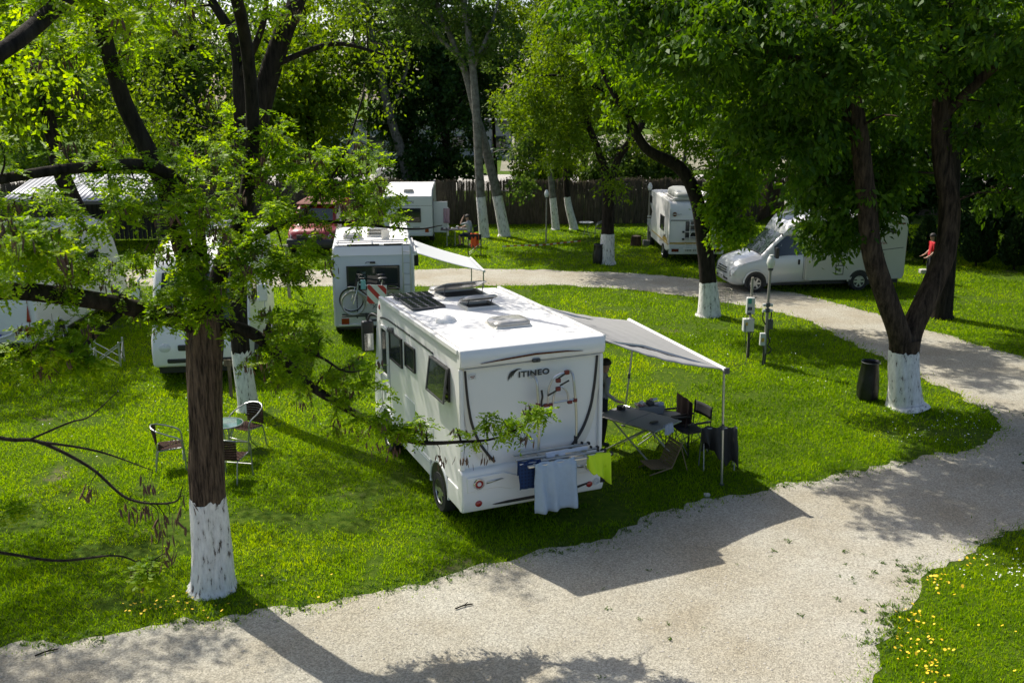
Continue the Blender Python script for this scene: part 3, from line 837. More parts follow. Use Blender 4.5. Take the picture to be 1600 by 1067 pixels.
tree("tall_dark_tree", "tall dark tree in shade behind the right limb of the forked tree",
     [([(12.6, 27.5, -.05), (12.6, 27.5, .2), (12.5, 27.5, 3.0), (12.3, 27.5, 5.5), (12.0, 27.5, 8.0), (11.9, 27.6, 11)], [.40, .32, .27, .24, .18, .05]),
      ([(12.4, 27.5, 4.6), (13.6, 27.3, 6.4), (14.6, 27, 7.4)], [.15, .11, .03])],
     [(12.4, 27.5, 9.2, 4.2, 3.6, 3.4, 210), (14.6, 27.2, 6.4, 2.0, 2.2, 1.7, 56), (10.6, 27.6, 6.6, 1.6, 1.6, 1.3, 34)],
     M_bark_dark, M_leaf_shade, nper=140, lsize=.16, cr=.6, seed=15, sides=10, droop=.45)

# --- trees on the left
tree("whitewashed_tree", "tall leaning tree with whitewashed base behind the wicker chairs",
     [([(-5.51, 19.06, -.05), (-5.51, 19.06, .15), (-5.57, 19.06, 1.11), (-5.57, 19.06, 2.19), (-5.43, 19.06, 3.5), (-5.11, 19.06, 5.14), (-4.78, 19.06, 6.35), (-4.37, 19.06, 7.41), (-4.03, 19.06, 8.1), (-3.67, 19.06, 9.1), (-3.4, 19.1, 10.4)], [.27, .205, .18, .175, .18, .20, .20, .18, .16, .12, .05]),
      ([(-5.45, 19.06, 2.98), (-5.26, 18.9, 5.14), (-5.18, 18.8, 6.47), (-5.2, 18.8, 7.36), (-5.58, 18.8, 8.1), (-5.93, 18.8, 8.99), (-6.2, 18.8, 10)], [.13, .12, .11, .10, .08, .06, .02]),
      ([(-5.2, 18.8, 6.6), (-4.6, 18.6, 7.6), (-4.4, 18.5, 8.6)], [.08, .06, .02]),
      ([(-4.6, 19.06, 6.9), (-3.4, 19, 7.3), (-2.4, 18.9, 7.1)], [.06, .05, .02])],
     [(-5.4, 19.6, 9.0, 3.4, 2.6, 2.0, 90), (-3.2, 19.4, 6.8, 1.4, 1.4, 1.2, 16), (-7.6, 19.6, 7.6, 1.8, 1.6, 1.6, 30), (-6.6, 20.4, 6.0, 1.4, 1.0, 1.0, 14)],
     M_bark_dark, M_leaf_yellow, nper=70, lsize=.10, cr=.5, white=1.25, seed=17, ridge=.08, sides=12, side_n=30, droop=.3)
tree("slanting_tree", "slanting bare-trunked tree rising behind the white motorhome at the far left",
     [([(-12.4, 30, -.05), (-12.5, 30, .2), (-12.97, 30, 1.01), (-13.18, 30, 1.86), (-13.7, 30, 3.28), (-13.98, 30, 4.4), (-14.15, 30, 6.31), (-14.2, 30, 9)], [.40, .32, .29, .28, .26, .24, .18, .05])],
     [(-13.6, 30.2, 8.6, 3.2, 2.6, 2.6, 100), (-12.0, 30.2, 5.4, 1.6, 1.2, 1.2, 24), (-15.6, 30, 6.2, 1.6, 1.4, 1.2, 24)],
     M_bark_dark, M_leaf_yellow, nper=110, lsize=.14, cr=.6, seed=18, sides=10, droop=.3)
# ------------------------------------------------------------------ acacia in the left foreground
M_pod = mat("dry_seed_pods", (0.105, 0.055, 0.030), .8, var=.5, scale=40)
def hexleaf(pos, ax, side, L, W):
    """six-sided leaflets -> verts, faces (n-gon of 6)"""
    nor = np.cross(ax, side)
    prof = ((0, 0, 0), (.50, .52, .06), (1.0, 0, -.02), (.50, -.52, .06))
    V = np.stack([pos + ax * (L * a)[:, None] + side * (W * b)[:, None] + nor * (L * c)[:, None] for a, b, c in prof], 1)
    return V.reshape(-1, 3), np.arange(len(pos) * 4).reshape(-1, 4)

def acacia():
    rng = np.random.default_rng(77)
    bx, by = -3.97, 11.6
    root = thing("acacia_tree", "near acacia with whitewashed base and hanging seed pods, left foreground", "tree", (bx, by, 0))
    off = np.array([bx, by, 0])
    stems = [
        ([(-4.0, 11.6, -.06), (-3.99, 11.6, .10), (-3.97, 11.6, .5), (-3.96, 11.6, 1.28), (-3.92, 11.6, 2.2), (-3.89, 11.6, 2.85), (-3.84, 11.6, 3.4), (-3.80, 11.6, 3.8)], [.36, .275, .245, .225, .215, .215, .22, .21]),
        ([(-3.83, 11.6, 3.60), (-4.46, 10.88, 4.01), (-4.84, 10.16, 4.29), (-5.13, 9.44, 4.49), (-5.64, 8.72, 4.55), (-6.05, 8.0, 4.42), (-6.3, 7.4, 4.1)], [.13, .105, .10, .09, .075, .06, .03]),
        ([(-3.80, 11.6, 4.3), (-3.68, 11.08, 5.17), (-3.89, 10.56, 5.63), (-4.49, 10.04, 5.66), (-5.03, 9.52, 5.59), (-5.36, 9.0, 5.52)], [.09, .075, .062, .055, .05, .035]),
        ([(-3.2, 10.8, 8.2), (-3.21, 9.4, 8.0), (-3.5, 8.6, 7.42), (-3.67, 7.8, 6.93), (-3.80, 7.4, 6.69), (-4.2, 7.0, 6.35)], [.08, .075, .07, .065, .06, .04]),
        ([(-3.73, 11.6, 3.66), (-3.17, 11.53, 3.5), (-2.63, 11.45, 2.98), (-2.23, 11.38, 2.71), (-1.59, 11.3, 2.36), (-1.19, 11.22, 2.22), (-.63, 11.15, 2.25), (-.16, 11.07, 2.34), (.39, 11.0, 2.67)], [.085, .075, .06, .052, .038, .030, .020, .013, .006]),
        ([(-3.85, 11.7, 3.5), (-3.66, 11.9, 4.27), (-3.33, 11.9, 5.0), (-3.14, 11.9, 6.0), (-3.1, 11.6, 7.2), (-3.2, 10.9, 8.3), (-3.3, 10.6, 9.4)], [.14, .105, .09, .08, .07, .06, .03]),
        ([(-3.83, 11.6, 3.6), (-3.92, 11.38, 4.52), (-4.06, 11.16, 5.52), (-4.31, 10.94, 6.38), (-4.39, 10.72, 7.36), (-4.39, 10.5, 8.32), (-4.3, 10.4, 9.3)], [.14, .11, .10, .09, .075, .06, .03]),
        ([(-3.5, 11.75, 4.5), (-2.84, 11.8, 4.85), (-2.5, 12.0, 5.05), (-2.13, 12.2, 5.61), (-1.89, 12.4, 6.3), (-1.87, 12.6, 6.53)], [.04, .03, .024, .018, .012, .006]),
        ([(-3.55, 11.75, 4.45), (-3.03, 11.95, 4.79), (-2.46, 12.3, 4.82), (-1.35, 12.65, 4.67), (-.95, 13.0, 4.67)], [.04, .03, .022, .014, .006]),
        ([(-5.64, 8.72, 4.55), (-5.4, 8.0, 4.1), (-5.0, 7.5, 3.89), (-4.2, 7.42, 3.68), (-3.84, 7.33, 3.68), (-3.41, 7.25, 3.49), (-3.09, 7.17, 3.25), (-2.7, 7.08, 3.26), (-2.58, 7.0, 3.43)], [.03, .026, .022, .018, .016, .013, .011, .008, .004]),
        ([(-3.84, 7.33, 3.68), (-3.32, 7.2, 3.65), (-2.9, 7.2, 3.49)], [.012, .009, .004]),
        ([(-3.9, 7.33, 3.70), (-3.5, 7.2, 3.89), (-3.34, 7.2, 3.94), (-3.09, 7.2, 4.15)], [.010, .008, .006, .003]),
        ([(-6.05, 8.0, 4.42), (-5.6, 7.7, 3.3), (-5.03, 7.5, 2.69), (-4.34, 7.42, 2.65), (-3.82, 7.35, 2.61), (-3.27, 7.28, 2.69), (-2.96, 7.2, 2.58)], [.026, .022, .018, .014, .012, .008, .004]),
        ([(-2.9, 11.5, 3.2), (-2.4, 11.2, 3.35), (-2.0, 11.0, 3.2), (-1.7, 10.9, 3.25)], [.028, .02, .012, .005]),
        ([(-4.46, 10.88, 4.01), (-4.6, 10.1, 3.8), (-4.5, 9.5, 3.75), (-4.2, 9.1, 3.9)], [.04, .03, .02, .008]),
    ]
    skel = []; skr = []
    for i, (pts, rr) in enumerate(stems):
        V, F, P = bark_tube(pts, rr, n=56 if i == 0 else (14 if rr[0] > .06 else 7), span=22 if i == 0 else 7, ridge=.16 if i == 0 else (.10 if rr[0] > .06 else 0), seed=4 + i)
        np_obj("trunk" if i == 0 else "limb", V - off, F, M_bark_near if i == 0 else M_bark_dark, root, smooth=True)  # limbs darker than the trunk: backlit shade painted into their bark
        r_ = np.interp(np.linspace(0, 1, len(P)), np.linspace(0, 1, len(rr)), rr)
        for p, q in zip(P, r_):
            if p.z > 2.0 and not (i == 0): skel.append(p[:]); skr.append(q)
    # painted base
    P = catmull(stems[0][0], 22); low = [p for p in P if p.z < 1.32]
    rr = np.interp(np.linspace(0, 1, len(P)), np.linspace(0, 1, 8), stems[0][1])[:len(low)] + .008
    V, F, _ = bark_tube(low, list(rr), n=56, span=1, ridge=.16, seed=4)
    for k in range(56): V[-56 + k, 2] += .16 * noise.noise(Vector((math.cos(k * PI / 28) * 2.2, math.sin(k * PI / 28) * 2.2, 5))) + .05 * noise.noise(Vector((k * 1.1, 3, 0)))
    np_obj("painted_base", V - off, F, M_lime, root, smooth=True)
    # side twigs from all limbs
    skel = np.array(skel); skr = np.array(skr)
    clusters = [  # centre, radii, count of leafy twig ends
        ((-4.3, 10.2, 5.3), (1.3, 1.2, .8), 60), ((-5.0, 9.4, 4.9), (.9, .9, .6), 30), ((-3.2, 11.8, 5.6), (.9, .8, 1.0), 44), ((-2.3, 12.1, 5.3), (.9, .6, .7), 64), ((-2.7, 11.6, 4.4), (.6, .5, .4), 26), ((-3.4, 10.6, 5.2), (.8, .7, .6), 36),
        ((-1.7, 12.5, 4.95), (.6, .4, .35), 10), ((-2.8, 11.4, 3.5), (.7, .45, .5), 26), ((-2.2, 11.2, 3.1), (.8, .4, .35), 22), ((-1.8, 11.2, 2.6), (.6, .3, .35), 12), ((-1.3, 11.2, 2.45), (.5, .2, .18), 14), ((-.3, 11.1, 2.45), (.5, .2, .24), 10), ((.3, 11.0, 2.72), (.24, .12, .14), 5),
        ((-3.6, 8.6, 7.2), (.8, .9, .7), 30), ((-4.4, 10.8, 7.4), (1.2, 1.0, 1.1), 70), ((-3.2, 11.2, 8.0), (1.3, 1.2, 1.1), 70), ((-4.9, 8.0, 4.55), (.35, .4, .22), 8), ((-3.85, 10.9, 4.2), (.9, .6, .5), 60), ((-4.9, 10.2, 4.6), (.9, .7, .6), 44), ((-4.35, 7.6, 5.05), (.35, .5, .3), 16), ((-3.25, 6.4, 5.45), (.22, .4, .2), 14),
        ((-4.6, 9.3, 3.95), (.7, .6, .35), 34), ((-3.0, 7.2, 2.65), (.12, .1, .1), 4), ((-4.2, 7.4, 3.0), (.25, .2, .1), 4), ((-3.3, 11.6, 4.5), (.6, .5, .5), 26), ((-5.6, 9.6, 6.4), (1.0, 1.0, .8), 26)]
    C = []
    for c, r3, n in clusters:
        for _ in range(n):
            d = rng.normal(0, 1, 3); d /= np.linalg.norm(d); C.append(np.array(c) + d * np.array(r3) * rng.random() ** .5)
    C = np.array(C)
    tv, tf, nb = [], [], 0; nodes = list(skel); nrad = list(skr)
    NA = np.array(nodes); tips = []
    for c in C[np.argsort([np.min(np.linalg.norm(skel - q, axis=1)) for q in C])]:
        d = np.linalg.norm(NA - c, axis=1); j = int(np.argmin(d)); s = NA[j]; L_ = np.linalg.norm(c - s)
        mid = (s + c) / 2 + rng.normal(0, .10, 3) * L_ + np.array([0, 0, .06 * L_])
        r0 = min(nrad[j] * .7, .014) + .0012
        V, F, P = bark_tube([s, mid, c], [r0, r0 * .7, .002], n=4, span=4)
        tv.append(V); tf.append(F + nb); nb += len(V)
        for q in P[2:]: nodes.append(np.array(q[:])); nrad.append(r0 * .6)
        NA = np.array(nodes); tips.append([np.array(q[:]) for q in P])
    # the long pod-bearing twigs of the low branches
    extra = [(-2.75, 7.1, 3.12), (-2.62, 7.05, 3.26), (-3.0, 7.2, 3.15), (-3.12, 7.2, 3.2), (-2.93, 7.2, 3.38), (-2.88, 7.2, 3.0), (-2.80, 7.15, 2.9), (-2.82, 7.15, 2.75), (-3.1, 7.25, 2.6), (-3.45, 7.25, 3.3),
             (-2.95, 11.5, 2.9), (-2.6, 11.45, 2.7), (-2.2, 11.4, 2.45), (-1.9, 11.35, 2.3), (-1.5, 11.3, 2.1), (-.9, 11.2, 2.0), (-.6, 11.15, 2.05), (-.3, 11.1, 2.1), (.15, 11.05, 2.35), (-2.4, 11.4, 2.5), (-1.7, 11.3, 2.15), (-3.3, 11.5, 3.1), (-3.1, 11.5, 3.0)]
    for e in extra:
        e = np.array(e); d = np.linalg.norm(NA - e, axis=1) + 2 * np.maximum(0, e[2] + .05 - NA[:, 2]); j = int(np.argmin(d)); s = NA[j]
        V, F, P = bark_tube([s, s * .5 + e * .5 + np.array([.03, 0, .04]), e], [.005, .004, .002], n=4, span=3)
        tv.append(V); tf.append(F + nb); nb += len(V)
    # pinnate leaves
    o = np_obj("twigs", np.concatenate(tv) - off, np.concatenate(tf), M_bark_dark, root); o["kind"] = "stuff"
    base, dirs = [], []
    for P in tips:
        k = rng.integers(9, 14)
        for _ in range(k):
            t = rng.uniform(.25, 1.0) * (len(P) - 1); i = min(int(t), len(P) - 2); p = P[i] + (P[i + 1] - P[i]) * (t - i)
            d = rng.normal(0, 1, 3); d[2] = d[2] * .5 - .12; d /= np.linalg.norm(d)
            base.append(p); dirs.append(d)
    base = np.array(base); dirs = np.array(dirs); n = len(base)
    Lr = rng.uniform(.10, .21, n); droop = rng.uniform(.1, .5, n)
    up = np.tile(np.array([0, 0, 1.]), (n, 1)) + rng.normal(0, .35, (n, 3))
    sd = np.cross(dirs, up); sd /= np.linalg.norm(sd, axis=1, keepdims=True)
    pos, ax, si, LL, WW, ti = [], [], [], [], [], []
    tint0 = np.clip(rng.normal(.5, .18, n), 0, 1)
    K = 6
    for k in range(K + 1):
        u = .25 + .75 * k / K
        p = base + dirs * (Lr * u)[:, None] - np.array([0, 0, 1]) * (Lr * droop * u * u)[:, None]
        for s in ((-1, 1) if k < K else (0,)):
            a = sd * s * .9 + dirs * (.45 if s else 1.0) + rng.normal(0, .18, (n, 3)) - np.array([0, 0, .15])
            a /= np.linalg.norm(a, axis=1, keepdims=True)
            q = np.cross(a, up + rng.normal(0, .3, (n, 3))); q /= np.linalg.norm(q, axis=1, keepdims=True)
            l = Lr * rng.uniform(.25, .38, n); pos.append(p); ax.append(a); si.append(q); LL.append(l); WW.append(l * rng.uniform(.42, .58, n)); ti.append(np.clip(tint0 + rng.normal(0, .1, n), 0, 1))
    pos, ax, si, LL, WW, ti = map(np.concatenate, (pos, ax, si, LL, WW, ti))
    V, F = hexleaf(pos, ax, si, LL, WW)
    o = np_obj("crown", V - off, F, M_leaf_acacia, root, tint=ti); o["kind"] = "stuff"
    print("acacia leaflets", len(F))
    # bunches of dry pods hanging from the twigs
    pp, aa = [], []
    spots = [P[-1] for P in tips if rng.random() < .38] + [np.array(q) for q in extra]
    for c in spots:
        for _ in range(rng.integers(5, 14)):
            pp.append(c + rng.normal(0, .05, 3) * np.array([1, 1, .5])); a = rng.normal(0, .22, 3); a[2] = -1; aa.append(a / np.linalg.norm(a))
    pp, aa = np.array(pp), np.array(aa); n = len(pp)
    s1 = np.cross(aa, rng.normal(0, 1, (n, 3))); s1 /= np.linalg.norm(s1, axis=1, keepdims=True); s2 = np.cross(aa, s1)
    L_ = rng.uniform(.07, .13, n); W_ = rng.uniform(.008, .013, n)
    secs = []
    for (u, wv, bend) in ((0, .15, 0), (.15, .35, .0), (.3, 1.0, .02), (.75, 1.0, .08), (1.0, .2, .14)):
        c = pp + aa * (L_ * u)[:, None] + s1 * (L_ * bend)[:, None]
        secs.append([c + s1 * (W_ * wv)[:, None], c + s2 * (W_ * wv * .35)[:, None], c - s1 * (W_ * wv)[:, None], c - s2 * (W_ * wv * .35)[:, None]])
    V = np.stack([np.stack(s_, 1) for s_ in secs], 1).reshape(n, 20, 3)
    fc = np.array([(i * 4 + k, i * 4 + (k + 1) % 4, (i + 1) * 4 + (k + 1) % 4, (i + 1) * 4 + k) for i in range(4) for k in range(4)])
    F = (fc[None] + (np.arange(n) * 20)[:, None, None]).reshape(-1, 4)
    o = np_obj("seed_pods", V.reshape(-1, 3) - off, F, M_pod, root, smooth=True); o["kind"] = "stuff"
acacia()
# --- trees beyond the fence
def simple_tree(name, label, x, y, hgt, spread, leafm, seed, lean=(0, 0), low=0.3, nper=90, lsize=.26, cr=.9, ncl=90, bark=None, group=None, r=.3):
    rng = random.Random(seed)
    tp = [(x, y, -.05), (x, y, .3), (x + lean[0] * .35, y + lean[1] * .35, hgt * .33), (x + lean[0] * .7, y, hgt * .62), (x + lean[0], y, hgt * .93)]
    st = [(tp, [r * 1.25, r, r * .8, r * .55, .05])]
    for k in range(3):
        a = rng.uniform(0, 2 * PI); z0 = hgt * rng.uniform(.3, .55)
        bx = x + lean[0] * z0 / hgt; 
        st.append(([(bx, y, z0), (bx + math.cos(a) * spread * .4, y + math.sin(a) * spread * .4, z0 + hgt * .14), (bx + math.cos(a) * spread * .75, y + math.sin(a) * spread * .75, z0 + hgt * .22)], [r * .45, r * .3, .03]))
    cz = hgt * (1 + low) / 2
    cr_ = [(x + lean[0] * .7, y, cz, spread, spread * .8, hgt * (1 - low) / 2, ncl)]
    for k in range(4):
        a = rng.uniform(0, 2 * PI)
        cr_.append((x + lean[0] * .5 + math.cos(a) * spread * .7, y + math.sin(a) * spread * .6, hgt * rng.uniform(low + .05, .75), spread * .5, spread * .45, hgt * .12, ncl // 7))
    return tree(name, label, st, cr_, bark or M_bark_dark, leafm, nper=int(nper * .6), lsize=lsize * 1.27, cr=cr, seed=seed, width=.62, sides=8, droop=.3, twig_r=.02, group=group)

G = "trees beyond the fence"
simple_tree("broad_crowned_tree", "broad dark tree at the left edge shading the two left motorhomes", -17.2, 27.6, 12, 4.6, M_leaf_maple, 28, low=.5, nper=120, ncl=190, lsize=.15, cr=.6, r=.3)
simple_tree("side_acacia", "leafy acacia at the upper left edge, its trunk outside the picture", -10.9, 15.0, 11, 3.6, M_leaf_acacia, 29, low=.46, nper=100, ncl=130, lsize=.09, cr=.55, r=.25)

tree("grey_tree", "leaning grey-barked tree beyond the fence, above the boxy white camper",
     [([(-5.9, 56, -.05), (-5.95, 56, .3), (-6.18, 56, 2.47), (-7.01, 56, 5.44), (-7.49, 56, 8.12), (-7.88, 56, 10.27), (-8.22, 56, 13.33)], [.40, .33, .29, .26, .22, .17, .06]),
      ([(-6.9, 56, 5.2), (-5.8, 55.8, 8), (-5.4, 55.6, 11)], [.13, .10, .03])],
     [(-7.2, 56.2, 12, 3.4, 2.4, 3.4, 110), (-8.4, 56, 7.6, 1.9, 1.5, 1.6, 26), (-5.6, 56, 8.2, 1.4, 1.2, 1.6, 20)],
     M_bark_pale, M_leaf_poplar, nper=90, lsize=.2, cr=.75, seed=30, width=.7, sides=10, group=G)
simple_tree("ivy_tree", "dark ivy-covered tree beyond the fence, left of the poplars", -3.6, 58, 14, 3.6, M_leaf_ivy, 31, lean=(-1.2, 0), low=.02, nper=150, ncl=250, lsize=.22, cr=.75, group=G)
simple_tree("dense_tree", "dense dark tree beyond the fence, just right of the poplars", 1.6, 60, 13, 3.0, M_leaf_ivy, 32, lean=(.4, 0), low=.2, nper=110, ncl=110, lsize=.22, group=G)
simple_tree("broad_tree", "broad green tree beyond the fence, above the lamp post", 4.6, 63, 13, 3.6, M_leaf_maple, 33, low=.26, ncl=130, group=G, lean=(.5, 0))
simple_tree("thin_tree", "thin open tree beyond the fence, above the camper with the roof box", 9.8, 60, 12, 3.0, M_leaf_yellow, 34, low=.45, ncl=52, group=G, lean=(-1.2, 0))
simple_tree("shady_tree", "shady tree beyond the fence, right of the camper with the roof box", 16.5, 56, 14, 4.6, M_leaf_maple, 35, low=.14, ncl=170, nper=110, group=G)
simple_tree("tall_tree", "tall dark tree at the right end of the fence", 22, 52, 15, 5.2, M_leaf_ivy, 36, low=.08, ncl=240, nper=120, group=G)
simple_tree("leafy_tree", "leafy pale green tree beyond the fence, above the red van", -11.5, 56, 13, 4.0, M_leaf_yellow, 37, low=.16, ncl=130, nper=110, group=G)
simple_tree("wide_tree", "wide green tree beyond the fence at the left", -18.5, 58, 14, 4.8, M_leaf_poplar, 38, low=.14, ncl=170, nper=110, group=G)
simple_tree("big_left_tree", "big dark green tree behind the grey-roofed shed", -27, 56, 15, 5.4, M_leaf_maple, 39, low=.1, ncl=200, nper=110, group=G)
tag(bpy.data.objects["big_left_tree"]).name = "big_tree"
M = [("far_tree", x, y, h, s, lm) for x, y, h, s, lm in (
    (-52, 104, 19, 8, M_leaf_maple), (-38, 98, 17, 7, M_leaf_poplar), (-25, 108, 17, 7, M_leaf_maple), (-6, 118, 12, 5.5, M_leaf_ivy),
    (8, 116, 11, 5, M_leaf_maple), (24, 106, 12, 5, M_leaf_poplar), (36, 98, 18, 7, M_leaf_maple), (48, 104, 19, 8, M_leaf_ivy), (60, 98, 18, 8, M_leaf_maple))]
side = ["leftmost", "second from the left", "third from the left", "fourth from the left", "fifth from the left", "fourth from the right", "third from the right", "second from the right", "rightmost"]
for i, (nm, x, y, h, s, lm) in enumerate(M):
    simple_tree(nm, "hazy distant tree across the far road, " + side[i] + " of that row", x, y, h, s, lm, 50 + i, low=.04, nper=80, ncl=130, lsize=.45, cr=1.5, group="trees across the far road", r=.4)
# ------------------------------------------------------------------ reed fence, hedge of small conifers, far wall and shed
M_reed = bark_mat("dry_reed", (0.050, 0.042, 0.028), (0.165, 0.135, 0.090), stretch=.08, scale=30, bump=.4)
M_wood = bark_mat("grey_wood", (0.07, 0.055, 0.04), (0.20, 0.165, 0.12), stretch=.2, scale=16, bump=.3)
def reed_fence():
    rng = np.random.default_rng(21)
    A = [(-30, 46.6), (-14, 47.4), (-2, 47.9), (8, 48.6), (12.5, 49.0), (13.6, 51.2), (24, 51.8)]
    t = thing("reed_fence", "tall brown reed fence running along the back of the camp site", "fence", (0, 48, 0))
    off = np.array([0, 48, 0.])
    P = [Vector((x, y, 0)) for x, y in A]
    for i in range(len(P) - 1):
        L_ = (P[i + 1] - P[i]).length; d = (P[i + 1] - P[i]).normalized(); q = Vector((-d.y, d.x, 0))
        npan = max(1, round(L_ / 3.0)); pl = L_ / npan
        for k in range(npan):
            s0 = P[i] + d * (pl * k)
            m = MB(); m.cyl(s0 - Vector((0, 48, 0)) + q * .05, s0 - Vector((0, 48, 0)) + q * .05 + Vector((0, 0, 2.0)), .035, .03, 7); m.build("post", M_wood, t)
            for z in (.5, 1.55):
                m = MB(); m.cyl(s0 - Vector((0, 48, 0)) + q * .03 + Vector((0, 0, z)), s0 + d * pl - Vector((0, 48, 0)) + q * .03 + Vector((0, 0, z)), .014, n=5); m.build("rail", M_wood, t)
            n = int(pl * 190)
            u = np.sort(rng.uniform(0, pl, n)); h = 2.08 + .16 * vnoise(u + k * 3, u * 0, 1.2, i) + rng.normal(0, .06, n)
            off2 = rng.normal(0, .018, n); lean = rng.normal(0, .03, n); w = rng.uniform(.006, .013, n)
            V = np.zeros((n, 8, 3)); b = np.array(s0[:]); dn = np.array(d[:]); qn = np.array(q[:])
            for e, zz in enumerate((0.0, 1.0)):
                c = b + dn * (u + lean * zz)[:, None] + qn * off2[:, None]; c[:, 2] = h * zz
                for j, (a1, a2) in enumerate(((-1, -.5), (1, -.5), (1, .5), (-1, .5))):
                    V[:, e * 4 + j] = c + dn * (w * a1 * (1 - .3 * zz))[:, None] + qn * (w * a2)[:, None]
            fc = np.array([(0, 1, 5, 4), (1, 2, 6, 5), (2, 3, 7, 6), (3, 0, 4, 7), (4, 5, 6, 7)])
            F = (fc[None] + (np.arange(n) * 8)[:, None, None]).reshape(-1, 4)
            o = np_obj("reed_panel", V.reshape(-1, 3) - off, F, M_reed, t); o["kind"] = "stuff"
reed_fence()

def thuja(label, x, y, h, r, seed):
    rng = np.random.default_rng(seed)
    t = thing("conifer", label, "conifer", (x, y, 0), 0, "small conifers of the right-hand hedge")
    V, F, P = bark_tube([(0, 0, -.02), (0, 0, .3), (0, 0, h * .8)], [.05, .045, .01], n=7, span=3)
    np_obj("trunk", V, F, M_bark_dark, t, smooth=True)
    n = 3200
    z = rng.random(n) ** 1.15; rr = r * np.where(z < .18, .55 + z * 2.5, 1) * (1 - np.maximum(0, z - .18) ** 1.5 * 1.22) * (0.75 + .3 * rng.random(n))
    a = rng.uniform(0, 2 * PI, n); rr = rr * (1 + .18 * np.sin(a * 5 + z * 9 + seed))
    pos = np.stack([np.cos(a) * rr, np.sin(a) * rr, .18 + z * (h - .2)], 1)
    ax = np.stack([np.cos(a) * .6, np.sin(a) * .6, np.full(n, .9)], 1) + rng.normal(0, .25, (n, 3))
    LV, LF = leaf_quads(pos, ax, rng.uniform(.10, .2, n), .45, rng, 0)
    np_obj("crown", LV, LF, M_leaf_thuja, t, tint=np.clip(rng.normal(.5, .22, n), 0, 1))["kind"] = "stuff"
TH = [(13.9, 37.9, 2.0, .42), (14.9, 37.3, 2.0, .45), (15.9, 36.6, 1.8, .42), (17.6, 36.0, 2.0, .50), (18.7, 35.3, 2.0, .52), (19.7, 34.4, 1.9, .5), (19.9, 32.6, 2.0, .58), (20.6, 30.6, 2.0, .55), (21.2, 28.4, 2.0, .55)]
OR = ["first from the left", "second from the left", "third from the left", "fourth from the left", "fifth from the left", "sixth from the left", "seventh from the left", "eighth from the left", "ninth from the left"]
for i, (x, y, h, r) in enumerate(TH):
    thuja("small dark conifer of the hedge by the right lawn, " + OR[i], x, y, h, r, 100 + i)
# shrubs behind the conifers
for i, (x, y, h, s, lm) in enumerate(((15.5, 40.5, 5.0, 2.2, M_leaf_ivy), (19.5, 38.6, 6.0, 2.6, M_leaf_ivy), (23.0, 35.5, 6.5, 2.8, M_leaf_ivy), (24.5, 30.5, 6.5, 2.8, M_leaf_ivy))):
    simple_tree("evergreen_shrub", "tall dark evergreen shrub behind the conifers, " + ["leftmost", "second from the left", "third from the left", "rightmost"][i], x, y, h, s, lm, 120 + i, low=.02, nper=120, ncl=150, lsize=.17, cr=.6, group="shrubs behind the conifer hedge", r=.12)

# right foreground shrub and dark canopy trees of the right side
simple_tree("right_tree", "dark leafy tree above the conifer hedge at the right edge", 19.0, 27.0, 12, 4.4, M_leaf_maple, 130, low=.34, nper=140, ncl=230, lsize=.17, cr=.65, r=.28)
bpy.data.objects["right_tree"].name = "leafy_tree"
simple_tree("shade_tree", "shady tree between the silver motorhome and the conifer hedge", 15.5, 42.5, 12, 4.2, M_leaf_maple, 131, low=.3, nper=120, ncl=190, lsize=.2, cr=.7, r=.28)
simple_tree("edge_shrub", "small shrub cut by the right edge of the picture beside the gravel", 8.02, 13.1, 2.4, .44, M_leaf_ivy, 132, low=.35, nper=60, ncl=26, lsize=.07, cr=.2, r=.03)

# pale wall of a low building across the far road
def far_building():
    Mw = mat("grey_render", (.30, .30, .30), .9, var=.1, scale=1.0, dirt=.3, dirtcol=(.18, .17, .15))
    t = thing("low_building", "low grey building across the far road, seen between the trees", "building", (-9, 97, 0))
    MB().prism([(-9, 0), (-9, 3.0), (-6, 3.5), (9, 3.5), (9, 0)], 0, 6).build("wall", Mw, t)
    m = MB(); m.box(-6.5, 9.5, -.4, 6.4, 3.5, 3.75); m.build("roof", M_dgrey, t)
    for x in (-5, -1, 3, 7):
        window(t, [(x, -.004, 1.0), (x + 1.4, -.004, 1.0), (x + 1.4, -.004, 2.2), (x, -.004, 2.2)], (0, -1, 0), t=.06, border=.08)
far_building()
def shed():
    t = thing("shed", "low shed with grey corrugated roof behind the left motorhomes", "building", (-17.6, 41.0, 0), R(4))
    Mz = mat("weathered_sheet_roof", (.34, .35, .37), .45, metal=.3, var=.15, scale=2, dirt=.3, dirtcol=(.2, .17, .14))
    def rf(u, v):
        return (-3.2 + 6.4 * u, -2 + 4 * v, 2.15 + .75 * v + .022 * math.sin(u * 6.4 * 2 * PI / .2))
    MB().grid(rf, 192, 2).build("roof", Mz, t, solid=.01, recalc=False)
    Mp = bark_mat("dark_boards", (.02, .02, .02), (.07, .07, .065), stretch=.1, scale=12)
    first = None
    for k in range(30):
        x = -3.0 + k * .2
        if first is None:
            m = MB(); m.box(0, .185, 0, .02, .05, 2.75); first = m.build("board", Mp, t); b = first
        else:
            b = first.copy(); COL.objects.link(b); b.parent = t
        b.location = (x, 1.7 + .006 * (k % 3), 0)
    for x in (-2.9, -1, 1, 2.9):
        m = MB(); m.box(x - .06, x + .06, -1.7, -1.58, 0, 2.2); m.build("post", M_wood, t)
    m = MB(); m.box(-3.2, 3.2, -2.02, -1.98, 2.02, 2.15); m.build("fascia", M_dgrey, t)
shed()
